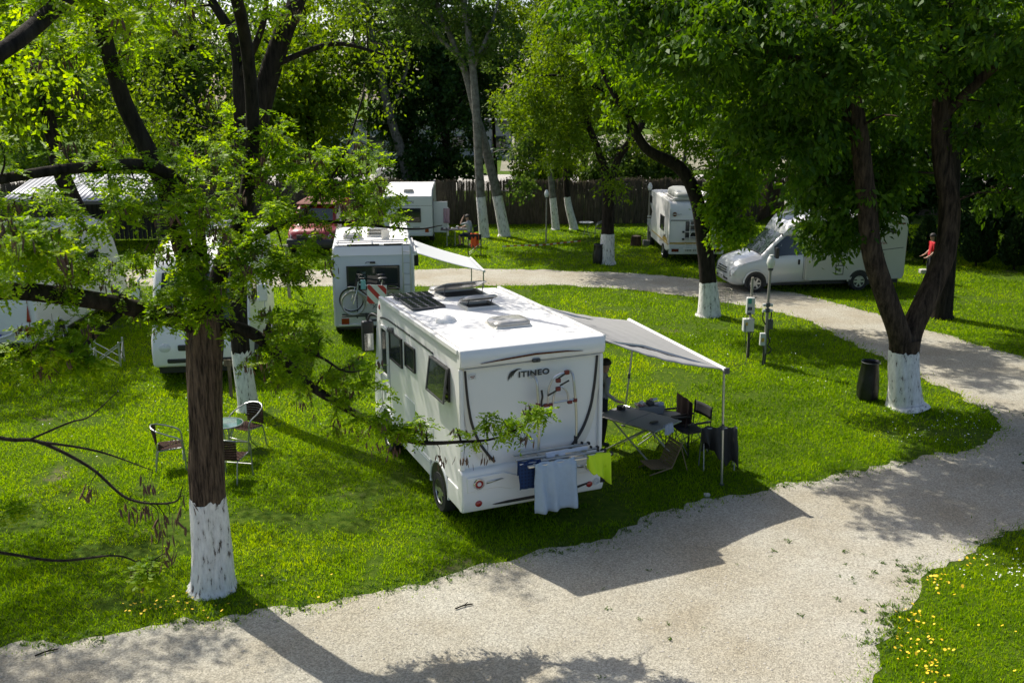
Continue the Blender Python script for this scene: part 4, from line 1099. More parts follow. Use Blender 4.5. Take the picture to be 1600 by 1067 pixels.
def parked_car(label, x, y, rz, col):
    t = thing("parked_car", label, "car", (x, y, 0), rz)
    Mc = mat("car_paint_" + str(int(x)), col, .3, coat=.6)
    m = MB(); m.prism([(-2.1, .3), (-2.15, .75), (-2.0, .92), (-1.3, .98), (-.7, 1.40), (.7, 1.42), (1.25, .98), (2.0, .88), (2.15, .6), (2.1, .3)], -.85, .85); m.build("body", Mc, t, bevel=.07, seg=3)
    for s in (-1, 1):
        m = MB(); m.prism([(-1.15, 1.0), (-.66, 1.34), (.64, 1.36), (1.05, 1.0)], s * .853, s * .862); m.build("side_window", M_glass, t)
        for xx in (-1.3, 1.3): wheel(t, xx, s * .78, .31, .19)
        m = MB(); m.obox((2.1, s * .6, .72), (.1, .3, .12)); m.build("headlamp", M_wlens, t)
parked_car("white car on the far road behind the fence", -8.0, 72.5, R(5), (.7, .7, .7))

# bushes growing behind the fence
BU = [(-24, 51, 4.2, 2.2, M_leaf_maple), (-19.5, 51.5, 3.6, 2.0, M_leaf_yellow), (-15, 51, 4.4, 2.2, M_leaf_poplar), (-10.2, 51.5, 4.0, 1.9, M_leaf_maple), (1.8, 52.5, 3.6, 1.5, M_leaf_yellow), (5.6, 53, 4.2, 1.7, M_leaf_poplar), (8.6, 55, 3.4, 1.4, M_leaf_maple), (12.4, 54, 4.6, 2.0, M_leaf_maple), (17.5, 55.5, 5.0, 2.2, M_leaf_ivy)]
for i, (x, y, h, s_, lm) in enumerate(BU):
    simple_tree("bush", "leafy bush showing above the reed fence, number " + ["one", "two", "three", "four", "five", "six", "seven", "eight", "nine"][i] + " from the left", x, y, h, s_, lm, 140 + i, low=.12, nper=110, ncl=70, lsize=.17, cr=.6, group="bushes behind the fence", r=.07)
# slim bare trunks between the far trees
for i, (x, y, h, lx) in enumerate(((-9.0, 60, 15, .8), (-1.0, 62, 14, -.5), (3.2, 57, 13, .6), (7.2, 58, 13, -.9), (10.9, 62, 14, .5))):
    simple_tree("slender_tree", "slender grey-trunked tree beyond the fence, " + ["first", "second", "third", "fourth", "fifth"][i] + " of five from the left", x, y, h, 2.0, (M_leaf_poplar, M_leaf_maple)[i % 2], 160 + i, lean=(lx, 0), low=.42, nper=90, ncl=46, lsize=.2, cr=.7, bark=(M_bark_pale, M_bark_dark)[i % 2], group="slender trees beyond the fence", r=.14)
# ------------------------------------------------------------------ the white motorhome in the middle
def main_motorhome():
    t = thing("motorhome", "big white motorhome seen from behind, towels on its bike rack and awning out", "motorhome", (0.303, 13.60, 0), R(113.4))
    # shell
    prof = [(0, .70), (0, 2.80), (.05, 2.85), (4.02, 2.85), (4.22, 2.80), (4.36, 2.60), (4.50, 2.0), (4.60, 1.42), (4.68, 1.18), (4.72, .95), (4.72, .62), (4.66, .60), (4.5, .70)]
    body = MB().prism(prof, -1.14, 1.14).build("body", M_white, t, bevel=.05, seg=3)
    # separate roof skin, a shallow crown with gutters
    def roof(u, v):
        x = .03 + 4.0 * u; y = -1.08 + 2.16 * v
        return (x, y, 2.862 + .035 * math.sin(PI * v) * min(1, u * 6))
    MB().grid(roof, 24, 12).build("roof", M_roof, t)
    for s in (-1, 1):
        MB().box(.0, 4.06, s * 1.15 - .035, s * 1.15 + .035, 2.80, 2.885).build("roof_edge", M_white, t, bevel=.016)
    # skirts with wheel openings
    for s in (-1, 1):
        y = s * 1.12
        for (a, b, z0) in ((-.02, .58, .40), (1.42, 3.42, .44), (4.28, 4.66, .40)):
            p = [(a, z0), (b, z0), (b + (.0 if b > 5 else .0), .72), (a, .72)]
            MB().prism(p, y - .035, y + .035).build("skirt", M_white, t, bevel=.012)
        m = MB(); m.tube([(1.0 + .42 * math.cos(a), y + s * .012, .40 + .42 * math.sin(a)) for a in np.linspace(-.1, PI + .1, 17)], .028, 6); m.build("arch_trim", M_grey_skin, t)
        m = MB(); m.prism([(1.0 + .41 * math.cos(a), .40 + .41 * math.sin(a)) for a in np.linspace(0, PI, 15)], s * 1.132, s * 1.144); m.build("wheel_well", M_black, t)
        m = MB(); m.tube([(3.85 + .42 * math.cos(a), y + s * .012, .40 + .42 * math.sin(a)) for a in np.linspace(-.1, PI + .1, 17)], .028, 6); m.build("arch_trim", M_grey_skin, t)
        m = MB(); m.prism([(3.85 + .41 * math.cos(a), .40 + .41 * math.sin(a)) for a in np.linspace(0, PI, 15)], s * 1.132, s * 1.144); m.build("wheel_well", M_black, t)
        for xx in (2.2, 2.9):
            m = MB(); m.cyl((xx, s * 1.158, .56), (xx, s * 1.164, .56), .02, n=12); m.build("skirt_bolt", M_black, t)
        MB().box(1.44, 3.40, s * 1.156 - .006, s * 1.156 + .006, .655, .675).build("skirt_trim", M_grey_skin, t)
    MB().box(.1, 4.5, -1.0, 1.0, .34, .68).build("chassis", M_black, t)
    for x in (1.0, 3.85):
        for s in (-1, 1): wheel(t, x, s * 1.05, .33, .21)
    # rear: top cap, side columns, bumper
    cap = [(.06, 2.60), (-.035, 2.60), (-.075, 2.63), (-.10, 2.72), (-.085, 2.84), (-.05, 2.882), (.06, 2.888)]
    c = MB().prism(cap, -1.165, 1.165).build("rear_cap", M_white, t, bevel=.018, seg=3)
    MB().box(-.07, .0, -1.10, 1.10, 2.586, 2.602).build("cap_shadow_gap", M_ventbase, c)
    # brake light blade
    pts = [(.86, 2.672), (.5, 2.712), (.0, 2.742), (-.5, 2.728), (-.78, 2.692), (-.5, 2.708), (0, 2.716), (.5, 2.690)]
    MB().prism(pts, -.118, -.088, axis='x').build("brake_light", M_dredlens, c)
    m = MB(); m.box(-.125, -.06, -.075, .045, 2.60, 2.655); m.build("reversing_camera", M_dgrey, t, bevel=.012)
    m = MB(); m.cyl((-.126, -.015, 2.628), (-.132, -.015, 2.628), .018, n=12); m.build("camera_lens", M_black, t)
    for s in (-1, 1):
        # moulded columns: cream reveal and dark swoosh line
        line = [(1.07, 2.58), (1.05, 2.3), (1.02, 2.02), (.97, 1.75), (.87, 1.48), (.74, 1.27), (.62, 1.12)]
        cl = catmull([(0, y * s, z) for y, z in line], 5)
        outer = catmull([(0, y * s, z) for y, z in [(1.115, 2.58), (1.11, 2.3), (1.095, 2.0), (1.06, 1.72), (.99, 1.44), (.9, 1.25), (.80, 1.12)]], 5)
        m = MB(); vs = []
        for a, b in zip(cl, outer): vs += [(-.012, a.y, a.z), (-.02, b.y, b.z)]
        m._add(vs, [(2 * i, 2 * i + 1, 2 * i + 3, 2 * i + 2) for i in range(len(cl) - 1)])
        m.build("cream_reveal", M_cream, t)
        m = MB(); m.tube([(-.012, p.y, p.z) for p in cl], [.019 + .006 * min(1, i / len(cl)) for i in range(len(cl))], 6); m.build("dark_line", M_black, t)
        col = [(.02, 2.595), (-.03, 2.595), (-.045, 2.3), (-.05, 1.9), (-.055, 1.5), (-.06, 1.06), (.02, 1.06)]
        MB().prism(col, s * 1.10, s * 1.168).build("corner_column", M_white, t, bevel=.02, seg=3)
    bp = [(.08, 1.06), (-.055, 1.06), (-.10, 1.02), (-.125, .84), (-.13, .62), (-.125, .50), (-.09, .41), (-.02, .395), (.08, .42)]
    b = MB().prism(bp, -1.175, 1.175).build("bumper", M_white, t, bevel=.045, seg=4)
    for s in (-1, 1):
        pod = [(s * 1.10, .97), (s * .52, .98), (s * .30, .90), (s * .18, .74), (s * .42, .70), (s * .62, .76), (s * 1.10, .74)]
        MB().prism(pod if s > 0 else pod, -.145, -.10, axis='x').build("lamp_pod", M_white, b, bevel=.016, seg=3)
        yy = s * .92
        m = MB(); m.torus((-.152, yy, .862), (1, 0, 0), .072, .016, 24, 6); lm = m.build("tail_lamp", M_chrome, t)
        MB().cyl((-.145, yy, .862), (-.158, yy, .862), .068, .060, 20).build("red_ring", M_redlens, lm)
        MB().cyl((-.150, yy, .862), (-.168, yy, .862), .036, .030, 16).build("white_centre", M_wlens, lm)
        MB().ell((-.128, yy, .545), (.02, .056, .05), 16, 8).build("reflector", M_redlens, t)
        MB().poly([(-.150, s * .80, .885), (-.150, s * .56, .905), (-.150, s * .52, .89), (-.150, s * .80, .845)]).build("lamp_trim", M_alu, t, solid=.004)
    slot = [(.70, .500), (.45, .520), (0, .525), (-.60, .535), (-.92, .590), (-.90, .560), (-.6, .492), (0, .478), (.45, .480), (.66, .488)]
    MB().prism(slot, -.138, -.110, axis='x').build("bumper_slot", M_black, b)
    m = MB(); m.torus((-.142, -1.04, .575), (1, 0, 0), .048, .010, 18, 6); m.torus((-.142, -1.04, .575), (1, 0, 0), .024, .006, 14, 6); m.build("lamp_reflection", M_grey_skin, t)  # pale rings that stand for a lamp's reflection on the bumper
    # lettering and claw emblem
    mt = frame_mtx((-.016, .235, 2.375), (0, -1, 0), (0, 0, 1))
    text_mesh("ITINEO", .118, M_decal, t, "maker_lettering", mt, bold=.004, extrude=.003, sx=1.22, space=1.12)
    m = MB()
    for k in range(4):
        o0 = k * .030
        arc = []
        for i in range(9):
            u = i / 8
            arc.append((.40 - o0 * .35 - .145 * u ** 1.7 - .015 * k, 2.335 + .02 * k + .155 * (1 - (1 - u) ** 1.9) - .018 * k * u))
        wv = [.011 * math.sin(PI * (i / 8) ** .8) + .001 for i in range(9)]
        top = [(y + w_ * .8, z + w_) for (y, z), w_ in zip(arc, wv)]; bot = [(y - w_ * .8, z - w_) for (y, z), w_ in zip(arc, wv)]
        m.prism(top + bot[::-1], -.016, -.011, axis='x')
    m.build("claw_emblem", M_decal, t)
    m = MB(); m.box(-.016, -.009, .90, 1.01, 2.43, 2.50); st = m.build("dealer_sticker", M_plate, t)
    m = MB(); m.box(-.018, -.0155, .915, .99, 2.465, 2.478); m.box(-.018, -.0155, .93, .975, 2.442, 2.452); m.build("sticker_print", M_redclamp, st)
    # flank windows, doors, stripes (left side faces the camera; the right side is built the same)
    for s in (1, -1):
        y = s * 1.141
        def W(x0, x1, z0, z1, **k): return window(t, [(x0, y, z0), (x1, y, z0), (x1, y, z1), (x0, y, z1)], (0, s, 0), **k)
        if s > 0:
            W(.42, 1.20, 1.98, 2.50)
            # the rear window hangs open on its top edge
            a = R(8); zt = 2.50; hgt = .54
            p = [(.40, y + .03 + hgt * math.sin(a), zt - hgt * math.cos(a)), (1.22, y + .03 + hgt * math.sin(a), zt - hgt * math.cos(a)), (1.22, y + .035, zt), (.40, y + .035, zt)]
            window(t, p, (0, math.cos(a), math.sin(a)), t=.025, name="open_window", frame=M_dgrey)
            for xx in (.44, 1.18):
                m = MB(); m.cyl((xx, y + .02, 2.02), (xx, y + .03 + hgt * math.sin(a), zt - hgt * math.cos(a) + .02), .008, n=6); m.build("window_stay", M_dgrey, t)
            W(2.08, 2.62, 1.97, 2.38); W(2.80, 3.54, 1.86, 2.38)
            W(3.68, 4.06, 1.45, 2.36, frame=M_white, name="door_window")
            for xx in (3.62, 4.16):
                m = MB(); m.box(xx, xx + .012, y - .004, y + .004, .75, 2.42); m.build("door_gap", M_dgrey, t)
            m = MB(); m.box(2.2, 2.75, y - .003, y + .006, .95, 1.42); m.build("service_hatch", M_grey_skin, t, bevel=.004)
            m = MB(); m.box(1.25, 1.7, y - .003, y + .008, .98, 1.3); m.build("service_hatch", M_white, t, bevel=.004)
        else:
            W(1.3, 2.1, 1.5, 2.1); W(2.9, 3.5, .9, 2.2, frame=M_white, name="door_window")
        ys = s * 1.146
        for k, (x0, x1) in enumerate(((.1, 1.12), (1.16, 2.30), (2.34, 3.10), (3.14, 4.15))):
            m = MB()
            def stripe(u, v, x0=x0, x1=x1, ys=ys):
                x = x0 + (x1 - x0) * u; zb = 2.50 + .03 * math.sin(x * .7) - (max(0, x - 3.6) ** 2) * .2
                return (x, ys, zb + .034 * v)
            if k: m.grid(stripe, 10, 1); m.build("side_stripe", M_decal, t, solid=.004)
        m = MB()
        m.grid(lambda u, v: (3.3 + .85 * u, ys, 2.36 + .10 * math.sin(PI * (1 - u) * .5) * (v) + .0 - .12 * u), 10, 1); m.build("side_swoosh", M_decal, t, solid=.004)
        MB().ell((4.16, s * 1.12, 2.66), (.04, .045, .06), 12, 8).build("marker_light", M_redlens, t)
        # arm mirror at the front
        m = MB(); m.tube(catmull([(4.35, s * 1.10, 2.42), (4.52, s * 1.20, 2.46), (4.58, s * 1.27, 2.33)], 5), .025, 8); mr = m.build("mirror_arm", M_black, t)
        m = MB(); m.obox((4.58, s * 1.27, 2.04), (.14, .22, .58)); m.build("mirror_housing", M_black, mr, bevel=.04, seg=3)
        m = MB(); m.box(4.502, 4.508, s * 1.27 - .085, s * 1.27 + .085, 1.78, 2.10); m.build("mirror_glass", M_chrome, mr)
    window(t, [(4.385, -1.0, 2.52), (4.385, 1.0, 2.52), (4.60, 1.0, 1.46), (4.60, -1.0, 1.46)], (.98, 0, .2), name="windscreen")
    # roof fittings
    Z = 2.887
    def panel(x0, x1, y0, y1, nx, ny):
        p = MB().box(x0, x1, y0, y1, Z + .012, Z + .042).build("solar_panel", M_dgrey, t, bevel=.004)
        cw, ch = (x1 - x0) / nx, (y1 - y0) / ny
        first = None
        for i in range(nx):
            for j in range(ny):
                if first is None:
                    m = MB(); g_ = .008; k = min(cw, ch) * .22
                    a, b = cw / 2 - g_, ch / 2 - g_
                    m.poly([(-a + k, -b, .003), (a - k, -b, .003), (a, -b + k, .003), (a, b - k, .003), (a - k, b, .003), (-a + k, b, .003), (-a, b - k, .003), (-a, -b + k, .003)])
                    first = m.build("cell", M_winecell, p, smooth=False); oo = first
                else:
                    oo = first.copy(); COL.objects.link(oo); oo.parent = p
                oo.location = (x0 + cw * (i + .5), y0 + ch * (j + .5), Z + .0425)
    panel(3.56, 3.94, .30, .98, 3, 5); panel(2.66, 3.46, .40, .98, 6, 4)
    roof_vent(t, 3.2, 3.92, -.66, .26, Z, .07, R(20), name="skylight", dome=.3)
    roof_vent(t, 2.25, 2.76, -.44, .18, Z, .09, R(17), lid=M_smoke, dome=.7)
    roof_vent(t, .84, 1.34, -.40, .24, Z, .08, dome=.7)
    roof_vent(t, 3.96, 4.24, -.42, .2, Z - .03, .07, dome=.7)
    m = MB(); m.lathe([(.17, 0), (.165, .03), (.12, .075), (.06, .10), (.001, .105)], (1.75, .72, Z - .01), 22); m.build("antenna_dome", M_white, t)
    m = MB()
    for k, (x, y) in enumerate(((1.9, .55), (2.4, .6))): pass
    m.tube(catmull([(1.8, .58, Z), (2.1, .42, Z), (2.3, .5, Z), (2.62, .62, Z)], 5), .007, 5); m.build("roof_cable", M_white, t)
    # bicycle rack on the back wall
    rk = bpy.data.objects.new("bicycle_rack", None); link(rk, t)
    for y, yb in ((.015, -.02), (-.585, -.64)):
        m = MB(); m.tube(catmull([(.0, y + .03, 2.36), (-.06, y + .02, 2.395), (-.15, y, 2.36), (-.19, y - .01, 2.2), (-.19, yb, 1.7), (-.19, yb, 1.24)], 6), .021, 8); m.build("upright", M_alu, rk)
        m = MB(); m.cyl((0, y + .03, 2.36), (-.05, y + .03, 2.37), .03, n=12); m.build("wall_mount", M_grey_skin, rk)
        m = MB(); m.obox((-.19, (y + yb) / 2, 1.97), (.055, .06, .06)); m.build("clamp", M_redclamp, rk, bevel=.01)
    m = MB(); m.cyl((-.19, .0, 1.965), (-.19, -.63, 1.985), .016, n=8); m.build("cross_bar", M_alu, rk)
    m = MB(); m.tube(catmull([(-.20, -.16, 1.97), (-.22, -.16, 2.2), (-.24, -.22, 2.36), (-.24, -.33, 2.42), (-.24, -.42, 2.42)], 6), .017, 8); m.build("frame_holder", M_alu, rk)
    m = MB(); m.tube(catmull([(-.20, -.24, 1.97), (-.23, -.25, 2.12), (-.23, -.33, 2.22), (-.23, -.40, 2.2), (-.22, -.47, 2.1), (-.20, -.5, 1.98)], 6), .017, 8); m.build("frame_holder", M_alu, rk)
    for (y, z, a) in ((-.44, 2.435, .5), (-.30, 2.20, .4), (-.30, 2.33, -.4)):
        m = MB(); m.obox((-.25, y, z), (.05, .075, .065)); m.build("holder_clamp", M_redclamp, rk, bevel=.012)
        m = MB(); m.obox((-.26, y + .10 * (1 if a > 0 else -1), z - .05), (.014, .16, .022), Matrix.Rotation(-a if a > 0 else a, 3, 'X')); m.build("strap", M_black, rk)
    for y in (-.12, -.2, -.52):
        m = MB(); m.obox((-.20, y, 1.955), (.06, .07, .05)); m.build("clamp", M_redclamp, rk, bevel=.01)
    m = MB(); m.tube(catmull([(-.21, -.05, 2.20), (-.22, -.06, 2.1), (-.21, -.05, 2.0), (-.22, -.07, 1.86)], 4), .016, 6); m.build("strap", M_black, rk)
    for k, (x, z, y0, y1) in enumerate(((-.20, 1.245, .40, -.84), (-.34, 1.215, .42, -.92), (-.47, 1.205, .42, -.97), (-.60, 1.20, .34, -1.02))):
        m = MB(); m.obox((x, (y0 + y1) / 2, z), (.05, y0 - y1, .03)); ra = m.build("wheel_rail", M_alu, rk, bevel=.006)
        m = MB(); m.obox((x, y1 - .012, z + .008), (.058, .04, .045)); m.obox((x, y1 + .10, z + .03), (.05, .03, .035)); m.build("end_cap", M_black, ra, bevel=.008)
    for y in (.2, -.02, -.64):
        m = MB(); m.obox((-.33, y, 1.185), (.62, .035, .03)); m.build("rack_arm", M_alu, rk)
    m = MB(); m.cyl((-.185, -.64, 1.28), (-.185, -.64, 1.4), .03, n=10); m.build("hinge", M_black, rk)
    # awning on the right side
    aw = bpy.data.objects.new("awning", None); link(aw, t)
    m = MB(); m.box(.12, 3.85, -1.29, -1.17, 2.72, 2.84); m.build("cassette", M_white, aw, bevel=.02)
    A = Vector((.20, -1.27, 2.74)); B = Vector((3.72, -1.27, 2.74)); Cc = Vector((3.62, -3.78, 2.06)); D = Vector((.12, -3.50, 2.03))
    def cloth(u, v):
        p = A.lerp(B, u).lerp(D.lerp(Cc, u), v)
        p.z -= .07 * math.sin(PI * v) * (.6 + .4 * math.cos(u * 7)) + .012 * math.sin(v * 40 + u * 6) * v * (1 - v) * 2
        if u < .01 or u > .99: p.z -= .02 * math.sin(PI * v)
        return tuple(p)
    MB().grid(cloth, 30, 30).build("awning_cloth", M_awning, aw, solid=.006, recalc=False)
    m = MB(); m.tube([D + Vector((-.06, 0, 0)), Cc + Vector((.06, 0, 0))], .04, 10); lb = m.build("lead_bar", M_white, aw)
    m = MB(); m.obox(D + Vector((-.07, -.01, -.01)), (.05, .09, .10)); m.build("end_cap", M_dgrey, lb, bevel=.01)
    for (tx, ty, fx_, fy_) in ((.14, -3.52, .09, -3.57), (3.30, -3.70, 3.33, -3.52)):
        m = MB(); m.cyl((tx, ty, 2.02), (fx_, fy_, .0), .020, n=8); lg = m.build("awning_leg", M_alu, aw)
        m = MB(); m.cyl((fx_, fy_, 0), (fx_, fy_, .02), .045, n=12); m.build("foot_plate", M_dgrey, lg)
        m = MB(); m.cyl((tx * .5 + fx_ * .5, ty * .5 + fy_ * .5, .98), (tx * .5 + fx_ * .5, ty * .5 + fy_ * .5, 1.08), .027, n=10); m.build("leg_clamp", M_dgrey, lg)
    for (ax, dx) in ((.3, .0), (3.5, .05)):
        e0 = Vector((ax, -1.25, 2.70)); e2 = Vector((ax + dx, -3.45, 2.02)); e1 = (e0 + e2) / 2 + Vector((.5 if ax < 1 else -.5, 0, .02))
        m = MB(); m.tube([e0, e1, e2], .022, 8); m.build("awning_arm", M_alu, aw)
    return t
MH = main_motorhome()
MHM = Matrix.Translation((0.303, 13.60, 0)) @ Matrix.Rotation(R(113.4), 4, 'Z')

# washing on the rack: things of their own
def washing(name, label, cat, material, *a, **k):
    o = drape(name, material, *a, **k)
    o.matrix_world = MHM
    return tag(o, label, cat, "washing on the motorhome's bike rack")
M_towel = mat("pale_blue_towel", (0.46, 0.56, 0.66), 0.95, var=0.1, scale=14, bump=.9, bscale=160)
washing("towel", "pale blue bath towel hanging from the bike rack", "towel", M_towel, -.62, 1.225, -.42, .25, .74, .30, fold=.045, seed=2, nf=2.6)
# woven border of the towel
def check_mat():
    m, nt, N, L, p = _nt("blue_check_cloth")
    tc = N.new("ShaderNodeTexCoord"); w1 = N.new("ShaderNodeTexWave"); w1.bands_direction = 'Y'; w1.inputs["Scale"].default_value = 6
    w2 = N.new("ShaderNodeTexWave"); w2.bands_direction = 'Z'; w2.inputs["Scale"].default_value = 6
    L.new(tc.outputs["Object"], w1.inputs["Vector"]); L.new(tc.outputs["Object"], w2.inputs["Vector"])
    ad = N.new("ShaderNodeMath"); ad.operation = 'MULTIPLY'; L.new(w1.outputs["Fac"], ad.inputs[0]); L.new(w2.outputs["Fac"], ad.inputs[1])
    r = N.new("ShaderNodeValToRGB"); r.color_ramp.elements[0].color = (.010, .035, .11, 1); r.color_ramp.elements[1].color = (.005, .012, .045, 1)
    L.new(ad.outputs[0], r.inputs["Fac"]); L.new(r.outputs[0], p.inputs["Base Color"]); p.inputs["Roughness"].default_value = .9
    return m
washing("checked_cloth", "dark blue checked cloth hung on the rack left of the pale towel", "cloth", check_mat(), -.48, 1.23, .08, .44, .40, .2, fold=.03, seed=4, nf=1.7)
washing("yellow_shirt", "neon yellow shirt hanging at the right of the bike rack", "shirt", mat("neon_yellow_cloth", (0.52, 0.72, 0.015), 0.85, var=0.08, scale=8, bump=.2, bscale=20), -.62, 1.225, -.98, -.62, .33, .2, fold=.06, seed=7, nf=1.4, ragged=.6, skew=-1.4)
washing("black_shorts", "black garment hanging behind the neon yellow shirt", "shorts", mat("black_cloth", (0.014, 0.014, 0.016), 0.9, var=.2, scale=10, bump=.2, bscale=20), -.48, 1.225, -1.0, -.90, .50, .2, fold=.02, seed=9, nf=1)
o = drape("white_cloth", mat("white_laundry", (0.66, 0.68, 0.74), 0.9, var=.05, scale=8, bump=.3, bscale=30), -.34, 1.25, -.75, -.06, .06, .10, fold=.01, seed=11)
o.matrix_world = MHM; tag(o, "folded white cloth lying over the bike rack rails", "cloth", "washing on the motorhome's bike rack")
# ------------------------------------------------------------------ other vehicles
def sub(name, parent, loc=(0, 0, 0), rz=0):
    e = bpy.data.objects.new(name, None); link(e, parent); e.location = loc; e.rotation_euler = (0, 0, rz); return e

def plate(parent, x, y, z, w=.46, h=.11, nx=-1):
    m = MB(); m.box(x - .008, x + .008, y - w / 2, y + w / 2, z - h / 2, z + h / 2); p = m.build("number_plate", M_plate, parent)
    m = MB(); xx = x + nx * .010
    for k in range(7):
        if k == 2: continue
        yy = y - w * .36 + k * w * .12; m.box(min(x, xx), max(x, xx), yy - w * .035, yy + w * .035, z - h * .28, z + h * .28)
    m.build("plate_characters", M_dgrey, p)["kind"] = "stuff"
    return p

def clip_half(poly, a, b, c):
    out = []
    for i in range(len(poly)):
        p, q = poly[i], poly[(i + 1) % len(poly)]
        dp = a * p[0] + b * p[1] - c; dq = a * q[0] + b * q[1] - c
        if dp >= 0: out.append(p)
        if (dp >= 0) != (dq >= 0):
            t = dp / (dp - dq); out.append((p[0] + (q[0] - p[0]) * t, p[1] + (q[1] - p[1]) * t))
    return out

def ladder(parent, x, y0, y1, z0, z1, n=6):
    la = sub("ladder", parent)
    for y in (y0, y1):
        m = MB(); m.tube(catmull([(x + .09, y, z1 + .02), (x, y, z1 + .01), (x - .05, y, z1 - .12), (x - .05, y, z0)], 5), .014, 8); m.build("ladder_rail", M_alu, la)
    for k in range(n):
        z = z0 + .06 + (z1 - z0 - .2) * k / (n - 1)
        m = MB(); m.cyl((x - .05, y0, z), (x - .05, y1, z), .012, n=8); m.build("rung", M_alu, la)
    return la

def boxy_body(t, prof, hw, material, bevel=.05):
    return MB().prism(prof, -hw, hw).build("body", material, t, bevel=bevel, seg=3)

# --- second motorhome, with bicycles on its back
def bike_motorhome():
    t = thing("motorhome", "white motorhome with bicycles and a striped warning board on its back", "motorhome", (-3.66, 24.98, 0), R(98.2))
    prof = [(0, .36), (0, 2.27), (.15, 2.49), (3.4, 2.51), (3.9, 2.50), (4.5, 2.25), (4.75, 1.95), (4.6, 1.75), (5.0, 1.25), (5.7, 1.0), (5.85, .7), (5.8, .36)]
    boxy_body(t, prof, 1.05, M_grey_skin)
    MB().box(.18, 3.4, -1.0, 1.0, 2.512, 2.530).build("roof", M_roof, t, bevel=.006)
    m = MB(); m.prism([(-.012, 2.272), (.135, 2.492), (.15, 2.484), (.004, 2.262)], -1.0, 1.0); m.build("rear_chamfer", M_white, t)
    for s in (-1, 1):
        m = MB(); m.box(-.012, .03, s * 1.05 - .03, s * 1.05 + .02, .4, 2.27); m.build("corner_strip", M_white, t, bevel=.01)
        m = MB(); m.box(.2, 5.6, s * 1.03 - .03, s * 1.06, .33, .46); m.build("skirt", M_white, t, bevel=.01)
    MB().box(.1, 5.4, -.95, .95, .28, .38).build("chassis", M_black, t)
    for x in (1.1, 4.9):
        for s in (-1, 1): wheel(t, x, s * .97, .32, .2)
    window(t, [(-.004, .70, 1.36), (-.004, -.69, 1.36), (-.004, -.69, 2.0), (-.004, .70, 2.0)], (-1, 0, 0), t=.035, border=.045)
    m = MB(); m.box(-.05, .0, -.06, .08, 2.06, 2.11); m.build("reversing_camera", M_black, t, bevel=.01)
    m = MB(); m.tube(catmull([(-.02, .08, 2.09), (-.03, .15, 2.1), (-.01, .2, 2.07)], 4), .008, 6); m.build("camera_cable", M_black, t)
    ladder(t, -.02, -.78, -.98, .55, 2.5, 7)
    for s in (-1, 1):
        m = MB(); m.box(-.03, .01, s * .78 - .1, s * .78 + .1, .42, .60); m.build("tail_lamp", M_redlens, t, bevel=.01)
        m = MB(); m.tube([(3.9, s * 1.05, 1.5), (4.1, s * 1.28, 1.5)], .02, 6); a = m.build("mirror_arm", M_black, t)
        m = MB(); m.obox((4.1, s * 1.3, 1.42), (.1, .16, .36)); m.build("mirror_housing", M_black, a, bevel=.03)
    m = MB(); m.box(-.05, .02, -.95, .95, .40, .44); m.build("rear_ledge", M_white, t, bevel=.01)
    # roof fittings
    for x in (.30, .62):
        m = MB(); m.cyl((x, -.95, 2.575), (x, .95, 2.575), .018, n=8)
        rl = m.build("roof_rail", M_alu, t)
        for y in (-.9, .0, .9):
            m = MB(); m.box(x - .02, x + .02, y - .02, y + .02, 2.528, 2.572); m.build("rail_foot", M_white, rl)
    m = MB(); m.box(.16, .20, -.18, .66, 2.505, 2.545); m.build("roof_seal", M_black, t)
    m = MB(); m.box(.16, .20, -.80, -.30, 2.505, 2.545); m.build("roof_seal", M_black, t)
    roof_vent(t, 1.1, 1.55, .25, .80, 2.53, .08)
    roof_vent(t, 1.5, 2.0, -.45, .15, 2.53, .12, R(18), lid=M_white)
    m = MB(); m.obox((1.0, -.36, 2.66), (.03, .22, .27), Matrix.Rotation(R(-12), 3, 'Y')); m.build("flap", M_ventbase, t, bevel=.006)
    m = MB(); m.prism([(1.0, 2.53), (2.1, 2.53), (2.1, 2.86), (2.04, 2.86)], -.98, -.50); m.build("skylight_lid", M_white, t, bevel=.01)
    # rack
    rk = sub("bicycle_rack", t)
    for y in (.45, -.5):
        m = MB(); m.tube(catmull([(.0, y, 1.28), (-.1, y, 1.26), (-.14, y, 1.1), (-.14, y, .8)], 5), .016, 8); m.build("upright", M_black, rk)
    for x in (-.28, -.5):
        m = MB(); m.obox((x, 0, .765), (.07, 1.7, .03)); m.build("wheel_rail", M_black, rk, bevel=.006)
    for y in (.45, -.5):
        m = MB(); m.obox((-.3, y, .74), (.55, .035, .03)); m.build("rack_arm", M_black, rk)
    m = MB(); m.tube(catmull([(-.05, .22, .74), (-.10, .22, .60), (-.10, .16, .55), (-.10, -.1, .545)], 5), .025, 8); m.build("lower_hoop", M_black, rk)
    # awning, let out to the right
    aw = sub("awning", t)
    m = MB(); m.box(.25, 2.75, -1.16, -1.055, 2.2, 2.32); m.build("cassette", M_white, aw, bevel=.02)
    A, B, Cc, D = Vector((.3, -1.15, 2.26)), Vector((2.7, -1.15, 2.26)), Vector((2.5, -2.83, 1.72)), Vector((.37, -2.99, 1.70))
    def cloth(u, v):
        p = A.lerp(B, u).lerp(D.lerp(Cc, u), v); p.z -= .03 * math.sin(PI * v); return tuple(p)
    MB().grid(cloth, 12, 14).build("awning_cloth", M_awning_w, aw, solid=.006, recalc=False)
    m = MB(); m.tube([D, Cc], .035, 8); m.build("lead_bar", M_white, aw)
    for p in (D.lerp(Cc, .06), D.lerp(Cc, .94)):
        m = MB(); m.cyl(p, (p.x, p.y, 0), .018, n=8); m.build("awning_leg", M_alu, aw)
    return t
bike_motorhome()
M2M = Matrix.Translation((-3.66, 24.98, 0)) @ Matrix.Rotation(R(98.2), 4, 'Z')

